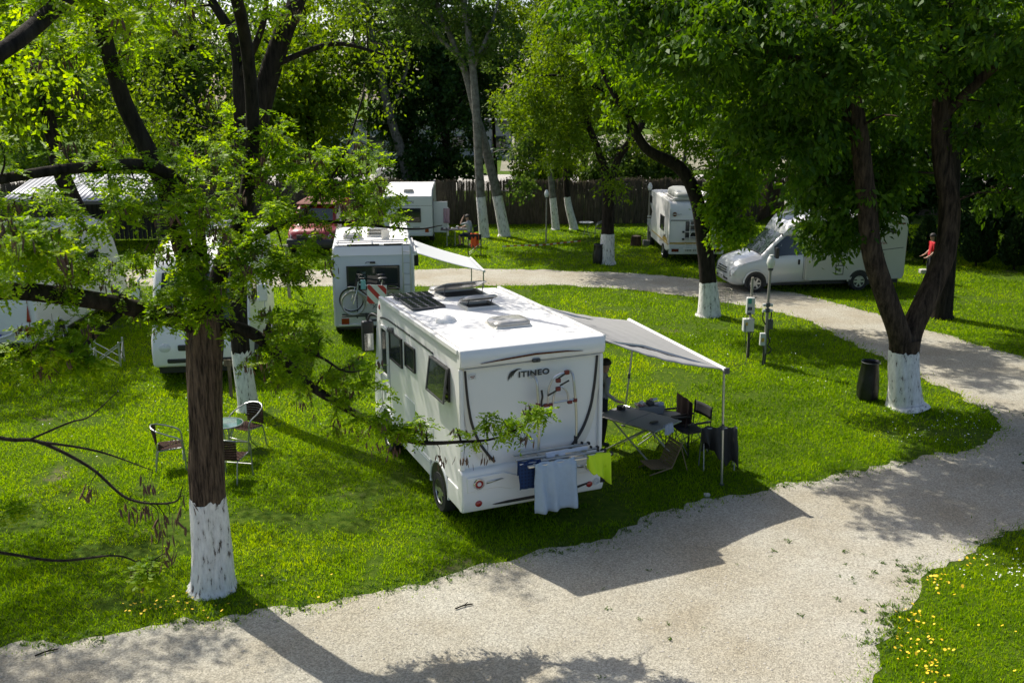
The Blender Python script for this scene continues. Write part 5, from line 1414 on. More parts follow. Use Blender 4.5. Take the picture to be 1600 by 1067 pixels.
def bicycle(label, frame_mat, mtx, white_tyre=False):
    t = thing("bicycle", label, "bicycle", (0, 0, 0), 0, "bicycles on the motorhome's rack")
    r = .325
    first = None
    for nm, x in (("rear_wheel", -.50), ("front_wheel", .54)):
        w = sub(nm, t, (x, 0, r))
        MB().torus((0, 0, 0), (0, 1, 0), r - .018, .018, 36, 6).build("tyre", M_tyre_pale if white_tyre else M_rubber, w)
        MB().torus((0, 0, 0), (0, 1, 0), r - .045, .010, 30, 5).build("rim", M_alu, w)
        m = MB(); m.cyl((0, -.03, 0), (0, .03, 0), .022, n=8)
        for k in range(16):
            a = 2 * PI * k / 16; m.cyl((0, .012 * (-1) ** k, 0), (math.cos(a) * (r - .045), 0, math.sin(a) * (r - .045)), .0022, n=3)
        s = m.build("spokes", M_alu, w); s["kind"] = "stuff"
        m = MB(); m.torus((0, 0, 0), (0, 1, 0), r + .02, .014, 18, 5, a0=R(200), a1=R(330)); m.build("mudguard", M_alu, w)
    bb = Vector((-.05, 0, .29)); seat = Vector((-.20, 0, .80)); head = Vector((.40, 0, .86)); hb = Vector((.43, 0, .68)); ra = Vector((-.5, 0, r)); fa = Vector((.54, 0, r))
    m = MB()
    for a, b, rr in ((bb, seat, .017), (bb, hb, .02), (seat + Vector((.02, 0, -.08)), head + Vector((0, 0, -.03)), .017), (head + Vector((-.01, 0, .04)), hb, .021)): m.cyl(a, b, rr, n=8)
    for s in (-1, 1):
        m.cyl(bb + Vector((0, s * .02, 0)), ra + Vector((0, s * .06, 0)), .010, n=6); m.cyl(seat + Vector((0, s * .012, -.06)), ra + Vector((0, s * .06, 0)), .009, n=6)
    m.build("frame", frame_mat, t)
    m = MB()
    for s in (-1, 1): m.tube([hb + Vector((0, s * .03, 0)), hb + Vector((.03, s * .055, -.1)), fa + Vector((0, s * .055, 0))], .012, 6)
    m.build("fork", M_chrome, t)
    m = MB(); m.cyl(seat, seat + Vector((-.03, 0, .14)), .012, n=8); m.build("seat_post", M_alu, t)
    m = MB(); m.ell(seat + Vector((-.03, 0, .17)), (.13, .075, .035), 14, 6); m.build("saddle", M_black, t)
    m = MB(); m.cyl(head, head + Vector((-.02, 0, .14)), .014, n=8); m.build("stem", M_black, t)
    h = head + Vector((-.03, 0, .15))
    m = MB(); m.tube(catmull([h + Vector((-.14, -.28, .02)), h + Vector((-.02, -.20, .02)), h, h + Vector((-.02, .20, .02)), h + Vector((-.14, .28, .02))], 5), .012, 8); m.build("handlebar", M_black, t)
    m = MB(); m.torus(bb, (0, 1, 0), .085, .008, 20, 5); m.cyl(bb + Vector((0, -.05, 0)), bb + Vector((.1, -.06, -.13)), .009, n=6); m.cyl(bb + Vector((0, .05, 0)), bb + Vector((-.1, .06, .13)), .009, n=6); m.build("crank", M_dgrey, t)
    m = MB(); m.box(-.68, -.32, -.06, .06, .70, .715); m.build("luggage_carrier", M_black, t)
    t.matrix_world = mtx
    return t
M_tyre_pale = mat("pale_sided_tyre", (0.30, 0.29, 0.25), 0.8, var=.15, scale=20)
bicycle("silver bicycle nearest the camera on the rack, grey tyres", mat("silver_frame", (0.35, 0.38, 0.40), .3, metal=.5), M2M @ Matrix.Translation((-.52, 0.0, .78)) @ Matrix.Rotation(R(90), 4, 'Z'), True)
bicycle("black bicycle on the rack behind the silver bicycle", mat("black_frame", (0.02, 0.02, 0.022), .35), M2M @ Matrix.Translation((-.28, .03, .78)) @ Matrix.Rotation(R(90), 4, 'Z') @ Matrix.Translation((.02, 0, .05)))

def warning_board():
    t = thing("warning_board", "square red and white striped warning board on the bicycles", "warning board")
    m = MB(); m.box(-.012, .0, -.25, .25, -.25, .25); m.build("plate", M_white, t, bevel=.004)
    Mr = mat("signal_red", (0.50, 0.03, 0.03), .4, var=.08)
    for k in range(3):
        sq = [(-.245, -.245), (.245, -.245), (.245, .245), (-.245, .245)]
        c0 = -.27 + k * .235 - .03
        p = clip_half(clip_half(sq, .707, .707, c0), -.707, -.707, -(c0 + .108))
        if len(p) > 2: MB().prism([(-a, b) for a, b in p], -.0165, -.0125, axis='x').build("stripe", Mr, t)
    t.matrix_world = M2M @ Matrix.Translation((-.66, -.07, 1.36)) @ Matrix.Rotation(R(4), 4, 'X')
warning_board()
o = drape("turquoise_cloth", mat("turquoise_cloth", (.25, .50, .52), .9), 0, 0, -.06, .06, .22, .05, fold=.01, seed=3)
o.matrix_world = M2M @ Matrix.Translation((-.62, .27, 1.72)); tag(o, "small turquoise cloth hung on the silver bicycle's handlebar", "cloth")

# --- boxy white camper by the fence
def boxy_camper():
    t = thing("camper_van", "boxy white camper by the fence with its side door open", "motorhome", (-4.50, 41.6, 0), R(92.5))
    prof = [(0, .34), (0, 2.05), (.55, 2.30), (3.6, 2.34), (4.4, 2.30), (4.7, 1.8), (5.6, 1.0), (5.7, .34)]
    boxy_body(t, prof, 1.06, M_grey_skin)
    MB().prism([(.02, 2.062), (.55, 2.308), (3.6, 2.348), (3.6, 2.36), (.5, 2.325), (.0, 2.075)], -1.02, 1.02).build("roof", M_roof, t)
    roof_vent(t, .25, .60, -.25, .2, 2.2, .08, name="roof_vent")
    for x in (1.0, 4.6):
        for s in (-1, 1): wheel(t, x, s * .98, .31, .2)
    window(t, [(-.004, .45, .95), (-.004, -.55, .95), (-.004, -.55, 1.56), (-.004, .45, 1.56)], (-1, 0, 0), t=.03)
    for z in (1.66,):
        m = MB(); m.box(-.006, .0, -1.04, 1.04, z, z + .012); m.build("panel_joint", M_dgrey, t)
    m = MB(); m.box(-.03, .02, -1.0, 1.0, .36, .50); m.build("bumper", M_grey_skin, t, bevel=.02)
    for s in (-1, 1):
        m = MB(); m.box(-.02, .02, s * .8 - .08, s * .8 + .08, .52, .68); m.build("tail_lamp", M_redlens, t, bevel=.01)
    m = MB(); m.box(-.008, .0, -.50, -.20, .72, .745); m.build("side_badge", M_decal, t)
    text_mesh("EMOTION", .17, M_decal, t, "faded_lettering", frame_mtx((-.008, .52, 1.77), (0, -1, 0), (0, 0, 1)), extrude=.002, sx=1.0)
    # doorway and open door on the right side
    m = MB(); m.box(.50, 1.15, -1.075, -1.062, .45, 1.85); m.build("doorway", M_black, t)
    d = sub("side_door", t, (.48, -1.08, 0), R(-96))
    m = MB(); m.box(0, .62, -.02, .02, .45, 1.80); m.build("door_panel", M_grey_skin, d, bevel=.01)
    m = MB(); m.box(.60, .66, -.05, .03, .30, 1.55); m.build("door_edge", M_white, d, bevel=.01)
    m = MB(); m.box(.3, .56, .021, .03, 1.15, 1.62); m.build("door_pane", M_glass, d)
    return t
boxy_camper()
o = drape("pink_towel", mat("pink_print_towel", (.42, .28, .32), .9, var=.4, scale=22), 0, 0, -.14, .14, .62, .1, fold=.03, seed=5)
o.matrix_world = Matrix.Translation((-2.86, 41.95, 1.50)) @ Matrix.Rotation(R(80), 4, 'Z'); tag(o, "pink patterned towel over the open door of the boxy camper", "towel")

# --- lofted cab used for the van-based vehicles
def cab_loft(t, st, material, name="cab", n_extra=0):
    """st rows: x, half width, z bottom, z shoulder, z top, top half width"""
    def half(w, zb, zs, zt, wt):
        return [(w * .90, zb), (w * .985, zb + .07), (w, zb + (zs - zb) * .45), (w * .995, zs - .04), (w * .975, zs + .02), (wt + .02, zt - .10), (wt - .05, zt - .02), (wt * .6, zt + .012)]
    rows = []
    for (x, w, zb, zs, zt, wt) in st:
        h = half(w, zb, zs, zt, wt)
        rows.append([(x, y, z) for y, z in h] + [(x, -y, z) for y, z in reversed(h)])
    K = len(rows[0]); m = MB()
    vs = [p for r_ in rows for p in r_]; fs = []
    for i in range(len(rows) - 1):
        for k in range(K):
            fs.append((i * K + k, i * K + (k + 1) % K, (i + 1) * K + (k + 1) % K, (i + 1) * K + k))
    fs.append(tuple(range(K))); fs.append(tuple((len(rows) - 1) * K + k for k in range(K)))
    m._add(vs, fs)
    return m.build(name, material, t, angle=50)

def st_at(st, x):
    xs = [s[0] for s in st]
    a = np.array(st)[::-1]
    return [float(np.interp(x, a[:, 0], a[:, i])) for i in range(1, 6)]

def cab_details(t, st, xb, xt, door, grille, lamp_y, lamp_z, lamp_x, bumper_m=None, seam=True):
    # windscreen between bonnet (xb) and roof (xt)
    wb = st_at(st, xb); wt = st_at(st, xt)
    off = .012
    m = MB(); nb = 6
    def ws(u, v):
        x = xb + (xt - xb) * v; a = st_at(st, x); y = (a[4] - .09) * (1 - 2 * u)
        return (x + off, y, a[3] + .012 - .03 * (abs(1 - 2 * u) ** 3) + .012)
    m.grid(ws, 10, 6); m.build("windscreen", M_glass_g, t, recalc=False)
    m = MB(); m.tube([ws(u / 10, -.03) for u in range(11)], .018, 6); m.build("scuttle", M_black, t)
    for s in (-1, 1):
        m = MB(); x0, x1 = door
        def side(u, v):
            x = x0 + (x1 - x0) * u; a = st_at(st, x)
            y0, z0 = a[0] * .975, a[2] + .03; y1, z1 = a[4] + .02, a[3] - .11
            f = .06 + .88 * v
            return (x, s * (y0 + (y1 - y0) * f + .010), z0 + (z1 - z0) * f)
        m.grid(side, 8, 4); m.build("door_window", M_glass, t, recalc=False)
        m = MB(); a = st_at(st, x1 - .06)
        m.tube([(x1 - .06, s * (a[0] + .004), a[1] + .12), (x1 - .06, s * (a[0] + .006), (a[1] + a[2]) / 2), (x1 - .06, s * (a[0] + .003), a[2]), (x1 - .06, s * (a[4] + .024), a[3] - .12)], .006, 4); m.build("door_seam", M_dgrey, t)
        m = MB(); m.obox((x1 + .10, s * (a[0] + .012), a[2] - .15), (.07, .03, .17)); m.build("door_handle", M_black, t, bevel=.01)
        xm = x0 + .02; am = st_at(st, xm)
        m = MB(); m.cyl((xm, s * am[0], am[2] + .06), (xm, s * (am[0] + .14), am[2] + .10), .02, n=6); q = m.build("mirror_arm", M_black, t)
        m = MB(); m.obox((xm, s * (am[0] + .2), am[2] + .22), (.11, .17, .36)); m.build("mirror_housing", M_black, q, bevel=.035, seg=3)
        # headlamp
        def lamp(u, v, g_=0.0):
            x = -.045 - .40 * u; a = st_at(st, x)
            y0, z0 = a[0] * .985, a[2] - .10 + .05 * u; y1, z1 = a[4] + .02, a[3] - .10
            f = (v * (1 - .45 * u) + .30 * u) * .95
            return (x + .014 + g_, s * (y0 + (y1 - y0) * f + .014 + g_), z0 + (z1 - z0) * f + .010)
        m = MB(); m.grid(lambda u, v: lamp(-.04 + 1.08 * u, -.06 + 1.12 * v, -.004), 8, 5); hl = m.build("headlamp", M_dgrey, t, recalc=False)
        m = MB(); m.grid(lamp, 8, 5); m.build("lens", M_wlens, hl, recalc=False)

# --- silver low-profile motorhome beyond the bend
def silver_motorhome():
    t = thing("motorhome", "silver low-profile motorhome parked across the road behind the lamp post", "motorhome", (7.12, 32.05, 0), R(186.5))
    st = [(.0, .60, .34, .56, .70, .55), (-.06, .80, .27, .66, .86, .70), (-.22, .92, .24, .84, .99, .80), (-.55, .965, .24, .99, 1.10, .83), (-.98, .98, .26, 1.08, 1.22, .86),
          (-1.06, .985, .26, 1.10, 1.27, .86), (-1.45, .99, .28, 1.13, 1.66, .82), (-1.85, 1.0, .30, 1.15, 2.02, .78), (-2.05, 1.0, .30, 1.15, 2.08, .80), (-2.5, 1.0, .30, 1.15, 2.12, .82), (-2.75, 1.0, .30, 1.15, 2.12, .82)]
    cab_loft(t, st, M_silver)
    cab_details(t, st, -1.04, -1.80, (-1.42, -2.35), None, .56, .74, -.13)
    # living part and front hood
    prof = [(-2.45, .36), (-2.45, 2.10), (-1.98, 2.16), (-2.15, 2.36), (-2.6, 2.46), (-3.4, 2.49), (-5.7, 2.50), (-5.88, 2.40), (-5.93, 2.2), (-5.93, .5), (-5.88, .40)]
    boxy_body(t, prof, 1.06, M_champ, bevel=.06)
    hood = [(-1.70, 1.06, 1.84, 1.88, 1.95, .74), (-1.76, 1.0, 1.82, 1.92, 2.06, .78), (-1.95, 1.03, 1.82, 2.0, 2.26, .85), (-2.4, 1.05, 1.85, 2.15, 2.47, .95), (-3.3, 1.055, 1.9, 2.3, 2.53, .99)]
    hood = [(x, min(w, .83 + .22 * min(1, (-1.7 - x) / .6)), a, b, c, d) for (x, w, a, b, c, d) in hood]
    cab_loft(t, hood, M_silver, "roof_hood")
    m = MB(); m.grid(lambda u, v: (-2.0 - .62 * v, .42 - .84 * u, st_at(hood, -2.0 - .62 * v)[3] + .026), 6, 4); m.build("hood_skylight", M_glass, t, recalc=False)
    MB().box(-5.7, -3.3, -.98, .98, 2.503, 2.52).build("roof", M_roof, t, bevel=.005)
    roof_vent(t, -4.0, -3.5, -.3, .3, 2.52, .12); roof_vent(t, -5.3, -4.9, -.2, .2, 2.52, .1)
    # grille, bumper parts
    for k, z in enumerate((.60, .68, .75)):
        xx = np.interp(z, [.56, .78], [.035, -.02])
        m = MB(); m.obox((xx - .02, 0, z), (.06, .92 - .06 * k, .045)); m.build("grille_slot", M_black, t, bevel=.012)
    m = MB(); m.cyl((.03, 0, .79), (.05, 0, .785), .05, n=16); m.build("bonnet_badge", M_chrome, t)
    plate(t, .045, 0, .46, .48, .11, nx=1)
    m = MB(); m.obox((-.01, 0, .40), (.06, 1.1, .06)); m.build("lower_intake", M_black, t, bevel=.015)
    for s in (-1, 1):
        m = MB(); m.ell((-.09, s * .66, .40), (.05, .075, .055), 12, 8); m.build("fog_lamp", M_wlens, t)
        m = MB(); m.obox((-.10, s * .76, .585), (.05, .24, .05)); m.build("bumper_trim", M_alu, t, bevel=.01)
        # wheels and arches
        for x in (-.80, -4.35):
            wheel(t, x, s * (.925 if x > -2 else .985), .31, .2)
            m = MB()
            pts = [(x + .40 * math.cos(a), s * (1.005 if x > -2 else 1.065), .33 + .40 * math.sin(a)) for a in np.linspace(0, PI, 15)]
            m.tube(pts, .028, 6); m.build("wheel_arch", M_silver if x > -2 else M_champ, t)
            m = MB(); m.prism([(x + .37 * math.cos(a), .33 + .37 * math.sin(a)) for a in np.linspace(0, PI, 15)] + [(x - .37, .2), (x + .37, .2)], s * (.985 if x > -2 else 1.045), s * (1.003 if x > -2 else 1.063)); m.build("wheel_well", M_black, t)
        y = s * 1.062
        window(t, [(-3.0, y, 1.32), (-3.75, y, 1.32), (-3.75, y, 1.86), (-3.0, y, 1.86)], (0, s, 0))
        m = MB(); m.box(-3.78, -3.5, y - .004, y + .014, .55, .88); hh = m.build("service_hatch", M_dgrey, t, bevel=.006)
        m = MB(); m.box(-3.75, -3.53, y - .002, y + .018, .585, .845); m.build("hatch_cover", M_champ, hh, bevel=.004)
        m = MB(); m.box(-3.68, -3.60, y - .002, y + .022, .66, .78); m.build("hatch_lock", M_dgrey, hh)
        m = MB(); m.box(-3.76, -3.56, y - .004, y + .014, .98, 1.06); m.build("air_grille", M_dgrey, t)
        m = MB(); m.box(-5.15, -4.85, y - .004, y + .010, .62, 1.25); lf = m.build("locker", M_dgrey, t, bevel=.004)
        m = MB(); m.box(-5.135, -4.865, y - .002, y + .014, .64, 1.23); m.build("locker_door", M_champ, lf)
        m = MB(); m.grid(lambda u, v: (-2.9 - 2.9 * u, y + s * .004, 1.22 + .20 * u ** 1.6 + .022 * v), 14, 1); m.build("waist_line", M_dgrey, t, solid=.004)
        m = MB(); m.box(-5.8, -5.55, y - .004, y + .004, 2.2, 2.25) if s else None; m.build("red_trim", M_dredlens, t)
        m = MB(); m.box(-5.85, -2.6, y - .012, y + .008, .38, .47); m.build("skirt", M_champ, t, bevel=.01)
        text_mesh("Travel Van", .15, mat("dark_red_script", (.20, .03, .03), .5), t, "side_lettering", frame_mtx((-4.55 if s > 0 else -3.9, y + s * .003, 1.55), (1 if s < 0 else -1, 0, 0), (0, 0, 1)), extrude=.002) if s else None
        m = MB(); m.grid(lambda u, v: (-5.0 - .5 * u, y + s * .004, 2.02 - .14 * u * (1 - v) + .0), 6, 1); m.build("side_swoosh", M_decal, t, solid=.004)
    m = MB(); m.ell((-1.90, 0, 2.13), (.02, .06, .02), 10, 6); m.build("roof_badge", M_redlens, t)
    MB().box(-5.8, -.6, -.9, .9, .22, .36).build("chassis", M_black, t)
    return t
silver_motorhome()

# --- alcove motorhome with a roof box
def alcove_motorhome():
    t = thing("motorhome", "white alcove motorhome with yellow stripes and a grey roof box", "motorhome", (7.10, 36.75, 0), R(91))
    prof = [(0, .55), (-.02, 1.66), (.04, 2.05), (.22, 2.30), (.42, 2.36), (3.9, 2.40), (4.6, 2.38), (4.95, 2.2), (4.95, 1.75), (4.3, 1.55), (4.25, 1.5), (4.6, 1.05), (5.35, .9), (5.45, .4), (.6, .40)]
    boxy_body(t, prof, 1.06, M_white)
    MB().box(.45, 4.4, -.98, .98, 2.38, 2.415).build("roof", M_roof, t, bevel=.006)
    for x in (1.25, 4.6):
        for s in (-1, 1): wheel(t, x, s * .98, .31, .2)
    MB().box(.2, 5.2, -.95, .95, .3, .5).build("chassis", M_black, t)
    # rear
    m = MB(); m.box(-.035, .0, -1.02, 1.02, 1.655, 1.685); m.build("panel_joint", M_dgrey, t)
    m = MB(); m.box(-.045, .03, -1.06, 1.06, .36, .72); m.build("bumper", M_grey_skin, t, bevel=.03)
    for s in (-1, 1):
        m = MB(); m.box(-.06, -.04, s * .82 - .14, s * .82 + .14, .46, .58); m.build("tail_lamp", M_dredlens, t, bevel=.006)
        m = MB(); m.box(-.03, .015, s * 1.05 - .02, s * 1.05 + .018, .75, 2.1); m.build("corner_strip", M_grey_skin, t, bevel=.006)
        y = s * 1.062
        window(t, [(1.15, y, 1.12), (2.0, y, 1.12), (2.0, y, 1.68), (1.15, y, 1.68)], (0, s, 0))
        window(t, [(4.25, y, 1.85), (4.75, y, 1.85), (4.75, y, 2.15), (4.25, y, 2.15)], (0, s, 0))
        m = MB(); m.box(.1, 4.2, y - .004, y + .005, .70, .745); m.build("side_stripe", M_yellow, t)
        m = MB(); m.prism([(.35, .78), (1.5, .78), (1.15, .95), (.6, .92)], y - .004, y + .005); m.build("side_wing", M_yellow, t)
        m = MB(); m.prism([(.75, .90), (1.2, .92), (1.1, .97), (.9, .99)], y - .004, y + .007); m.build("side_wing", M_decal, t)
    m = MB(); m.box(-.036, .0, -1.04, 1.04, .76, .82); m.build("rear_stripe", M_yellow, t)
    lg = sub("round_emblem", t)
    MB().cyl((-.03, .88, 1.90), (-.015, .88, 1.90), .085, n=22).build("emblem_disc", M_dredlens, lg)
    m = MB(); m.box(-.034, -.029, .80, .96, 1.885, 1.915); m.build("emblem_band", M_plate, lg)
    m = MB(); m.box(-.026, -.0, .62, .78, 1.895, 1.902); m.build("emblem_tail", M_decal, lg)
    plate(t, -.055, .22, .52, .5, .11, nx=-1)
    m = MB(); m.box(-.026, .0, -.5, .45, 1.0, 1.63); pn = m.build("rear_window", M_dgrey, t, bevel=.006)
    m = MB(); m.box(-.034, -.024, -.46, .41, 1.04, 1.59); m.build("pane", M_glass, pn)
    for z in (.94, 1.22):
        m = MB(); m.box(-.12, -.03, -.6, .56, z, z + .035); m.build("rack_bar", M_alu, t)
        m = MB(); m.obox((-.11, .54, z + .02), (.06, .08, .07)); m.build("rack_end", M_black, t)
    la = sub("ladder", t)
    for y in (.30, .02):
        m = MB(); m.tube(catmull([(.02, y, 1.66), (-.12, y, 1.62), (-.13, y, 1.2), (-.13, y, .85)], 5), .014, 8); m.build("ladder_rail", M_white, la)
    m = MB(); m.tube(catmull([(-.14, .30, .86), (-.15, .28, 1.16), (-.15, .17, 1.25), (-.15, .05, 1.16), (-.14, .04, .86)], 5), .014, 8); m.build("hoop", M_white, la)
    for z in (.66, .86, 1.05, 1.3, 1.5):
        m = MB(); m.cyl((-.14, .30, z), (-.14, .02, z), .012, n=6); m.build("rung", M_white, la)
    m = MB(); m.tube([(-.15, .46, .80), (-.15, .46, .58), (-.15, .16, .58), (-.15, .16, .80)], .013, 6); m.build("step", M_white, la)
    m = MB(); m.cyl((-.055, .48, .60), (-.062, .48, .60), .035, n=12); m.build("socket", M_white, t)
    # roof rails and box
    for s in (-1, 1):
        m = MB(); m.tube([(.4, s * .9, 2.44), (.42, s * .9, 2.48), (2.6, s * .9, 2.48), (2.62, s * .9, 2.42)], .016, 6); m.build("roof_rail", M_alu, t)
    rb = sub("roof_box", t)
    m = MB()
    rings = ((.92, 2.48), (1.0, 2.54), (1.0, 2.60), (.93, 2.70), (.72, 2.76)); vs = []; n = 20
    for s_, z in rings:
        for k in range(n):
            a = 2 * PI * k / n; c, d = math.cos(a), math.sin(a); q = 4.5
            vs.append((1.25 + (abs(c) ** (2 / q)) * (1 if c > 0 else -1) * .95 * s_, .45 + (abs(d) ** (2 / q)) * (1 if d > 0 else -1) * .42 * s_, z + .04 * c))
    fs = [(i * n + k, i * n + (k + 1) % n, (i + 1) * n + (k + 1) % n, (i + 1) * n + k) for i in range(4) for k in range(n)] + [tuple(80 + k for k in range(n)), tuple(range(n))]
    m._add(vs, fs); m.build("box_lid", mat("grey_box_plastic", (.36, .37, .34), .4, var=.06), rb, angle=60)
    m = MB(); m.obox((1.25, .45, 2.47), (1.86, .82, .05)); m.build("box_base", M_white, rb, bevel=.015)
    roof_vent(t, .9, 1.3, -.8, -.4, 2.415, .1)
    return t
alcove_motorhome()

# --- red van under the trees
def red_van():
    t = thing("van", "red van with black bumper parked facing the camera under the left trees", "van", (-8.15, 38.45, 0), R(-91))
    st = [(.0, .66, .36, .60, .80, .60), (-.06, .84, .28, .78, .96, .74), (-.25, .93, .26, .90, 1.04, .82), (-.6, .96, .26, 1.0, 1.12, .84), (-.86, .97, .26, 1.06, 1.18, .86),
          (-.94, .97, .28, 1.08, 1.24, .86), (-1.45, .98, .3, 1.1, 1.78, .80), (-1.7, .98, .3, 1.1, 1.86, .80), (-2.2, .98, .3, 1.12, 1.92, .82), (-4.6, .98, .3, 1.12, 1.92, .82), (-4.75, .92, .36, 1.1, 1.85, .78)]
    Mred = mat("red_paint", (0.24, 0.014, 0.010), .3, var=.05, coat=.6, dirt=.1)
    cab_loft(t, st, Mred)
    cab_details(t, st, -.93, -1.42, (-1.2, -2.05), None, .60, .66, -.06)
    bp = [(.06, .30), (.10, .42), (.09, .62), (.04, .70), (-.3, .70), (-.3, .30)]
    MB().prism(bp, -.93, .93).build("bumper", M_black, t, bevel=.05, seg=3)
    m = MB(); m.box(-.05, .055, -.52, .52, .70, .86); gr = m.build("grille", M_black, t, bevel=.02)
    m = MB(); m.ell((.06, 0, .79), (.012, .09, .035), 14, 6); m.build("oval_badge", M_chrome, gr)
    plate(t, .115, 0, .47, .46, .11, nx=1)
    for x in (-.85, -3.7):
        for s in (-1, 1): wheel(t, x, s * .90, .32, .2)
    m = MB(); m.prism([(-1.35, 1.93), (-1.45, 2.0), (-3.6, 2.04), (-3.7, 1.95)], -.8, .8); rk = m.build("roof_luggage", mat("red_brown_tarp", (.20, .085, .065), .9, var=.5, scale=14, bump=.5, bscale=20), t, bevel=.03)
    return t
red_van()

# --- motorhomes at the left, half hidden by the acacia
def left_motorhome():
    t = thing("motorhome", "white motorhome at the left edge with tall red tail lamps", "motorhome", (-12.74, 22.84, 0), R(93))
    prof = [(.0, .42), (-.06, .9), (0, 1.3), (.06, 2.6), (.2, 2.86), (4.7, 2.90), (5.2, 2.8), (5.7, 2.2), (6.2, 1.3), (6.5, .9), (6.5, .40)]
    boxy_body(t, prof, 1.12, M_white, bevel=.08)
    MB().box(.3, 4.7, -1.0, 1.0, 2.885, 2.925).build("roof", M_roof, t, bevel=.006)
    roof_vent(t, 1.2, 1.7, -.3, .3, 2.925, .12); roof_vent(t, 3.0, 3.6, -.4, .4, 2.925, .12)
    roof_vent(t, 4.3, 4.7, -.9, -.5, 2.925, .1)
    for s in (-1, 1):
        m = MB(); m.tube([(.4, s * .95, 2.99), (4.6, s * .95, 2.99)], .018, 6); m.build("roof_rail", M_alu, t)
    for x in (1.15, 5.3):
        for s in (-1, 1):
            wheel(t, x, s * 1.04, .34, .22)
            pts = [(x + .43 * math.cos(a), s * 1.125, .36 + .43 * math.sin(a)) for a in np.linspace(-.1, PI + .1, 15)]
            m = MB(); m.tube(pts, .03, 6); m.build("wheel_arch", M_grey_skin, t)
            m = MB(); m.prism([(x + .41 * math.cos(a), .36 + .41 * math.sin(a)) for a in np.linspace(0, PI, 15)], s * 1.10, s * 1.123); m.build("wheel_well", M_black, t)
    MB().box(.2, 6.2, -1.0, 1.0, .3, .45).build("chassis", M_black, t)
    for s in (-1, 1):
        lam = sub("tail_lamp", t)
        m = MB(); m.grid(lambda u, v: (-.03 + .05 * v - .028, s * (.98 - .07 * v * (1 - u) - .10 * u * (1 - .5 * v)), .98 + .52 * v), 4, 8); m.build("upper_lens", M_redlens, lam, solid=.02, recalc=False)
        m = MB(); m.obox((-.05, s * .95, .78), (.06, .26, .16)); m.build("lower_lens", M_redlens, lam, bevel=.02)
        m = MB(); m.obox((-.055, s * .95, .67), (.05, .2, .04)); m.build("reflector", M_dredlens, lam, bevel=.01)
        y = s * 1.122
        window(t, [(1.9, y, 1.55), (2.8, y, 1.55), (2.8, y, 2.15), (1.9, y, 2.15)], (0, s, 0))
        window(t, [(3.4, y, 1.5), (4.3, y, 1.5), (4.3, y, 2.1), (3.4, y, 2.1)], (0, s, 0))
        m = MB(); m.prism([(.12, .72), (.75, .78), (.6, .9), (.12, .80)], y - .004, y + .006); m.build("side_decal", M_decal, t)
        m = MB(); m.box(.8, .81, y - .003, y + .004, .45, 1.0); m.build("locker_gap", M_dgrey, t)
        m = MB(); m.cyl((.15, y, .55), (.15, y + s * .012, .55), .03, n=10); m.build("side_marker", M_redlens, t)
    m = MB(); m.tube(catmull([(-.02, -.92, .92), (-.09, -.7, .86), (-.12, -.5, .70), (-.12, -.2, .6)], 6), .03, 8); m.build("bumper_moulding", M_white, t)
    m = MB(); m.tube(catmull([(-.02, .92, .92), (-.09, .7, .86), (-.12, .5, .70), (-.12, .2, .6)], 6), .03, 8); m.build("bumper_moulding", M_white, t)
    m = MB(); m.box(-.07, .0, -.45, .45, .72, .80); m.build("plate_recess", M_grey_skin, t, bevel=.01)
    p = plate(t, -.078, .0, .64, .5, .11)
    m = MB(); m.box(-.09, -.086, -.25, -.21, .59, .69); m.build("blue_band", mat("plate_blue", (.01, .03, .25), .5), p)
    return t
left_motorhome()

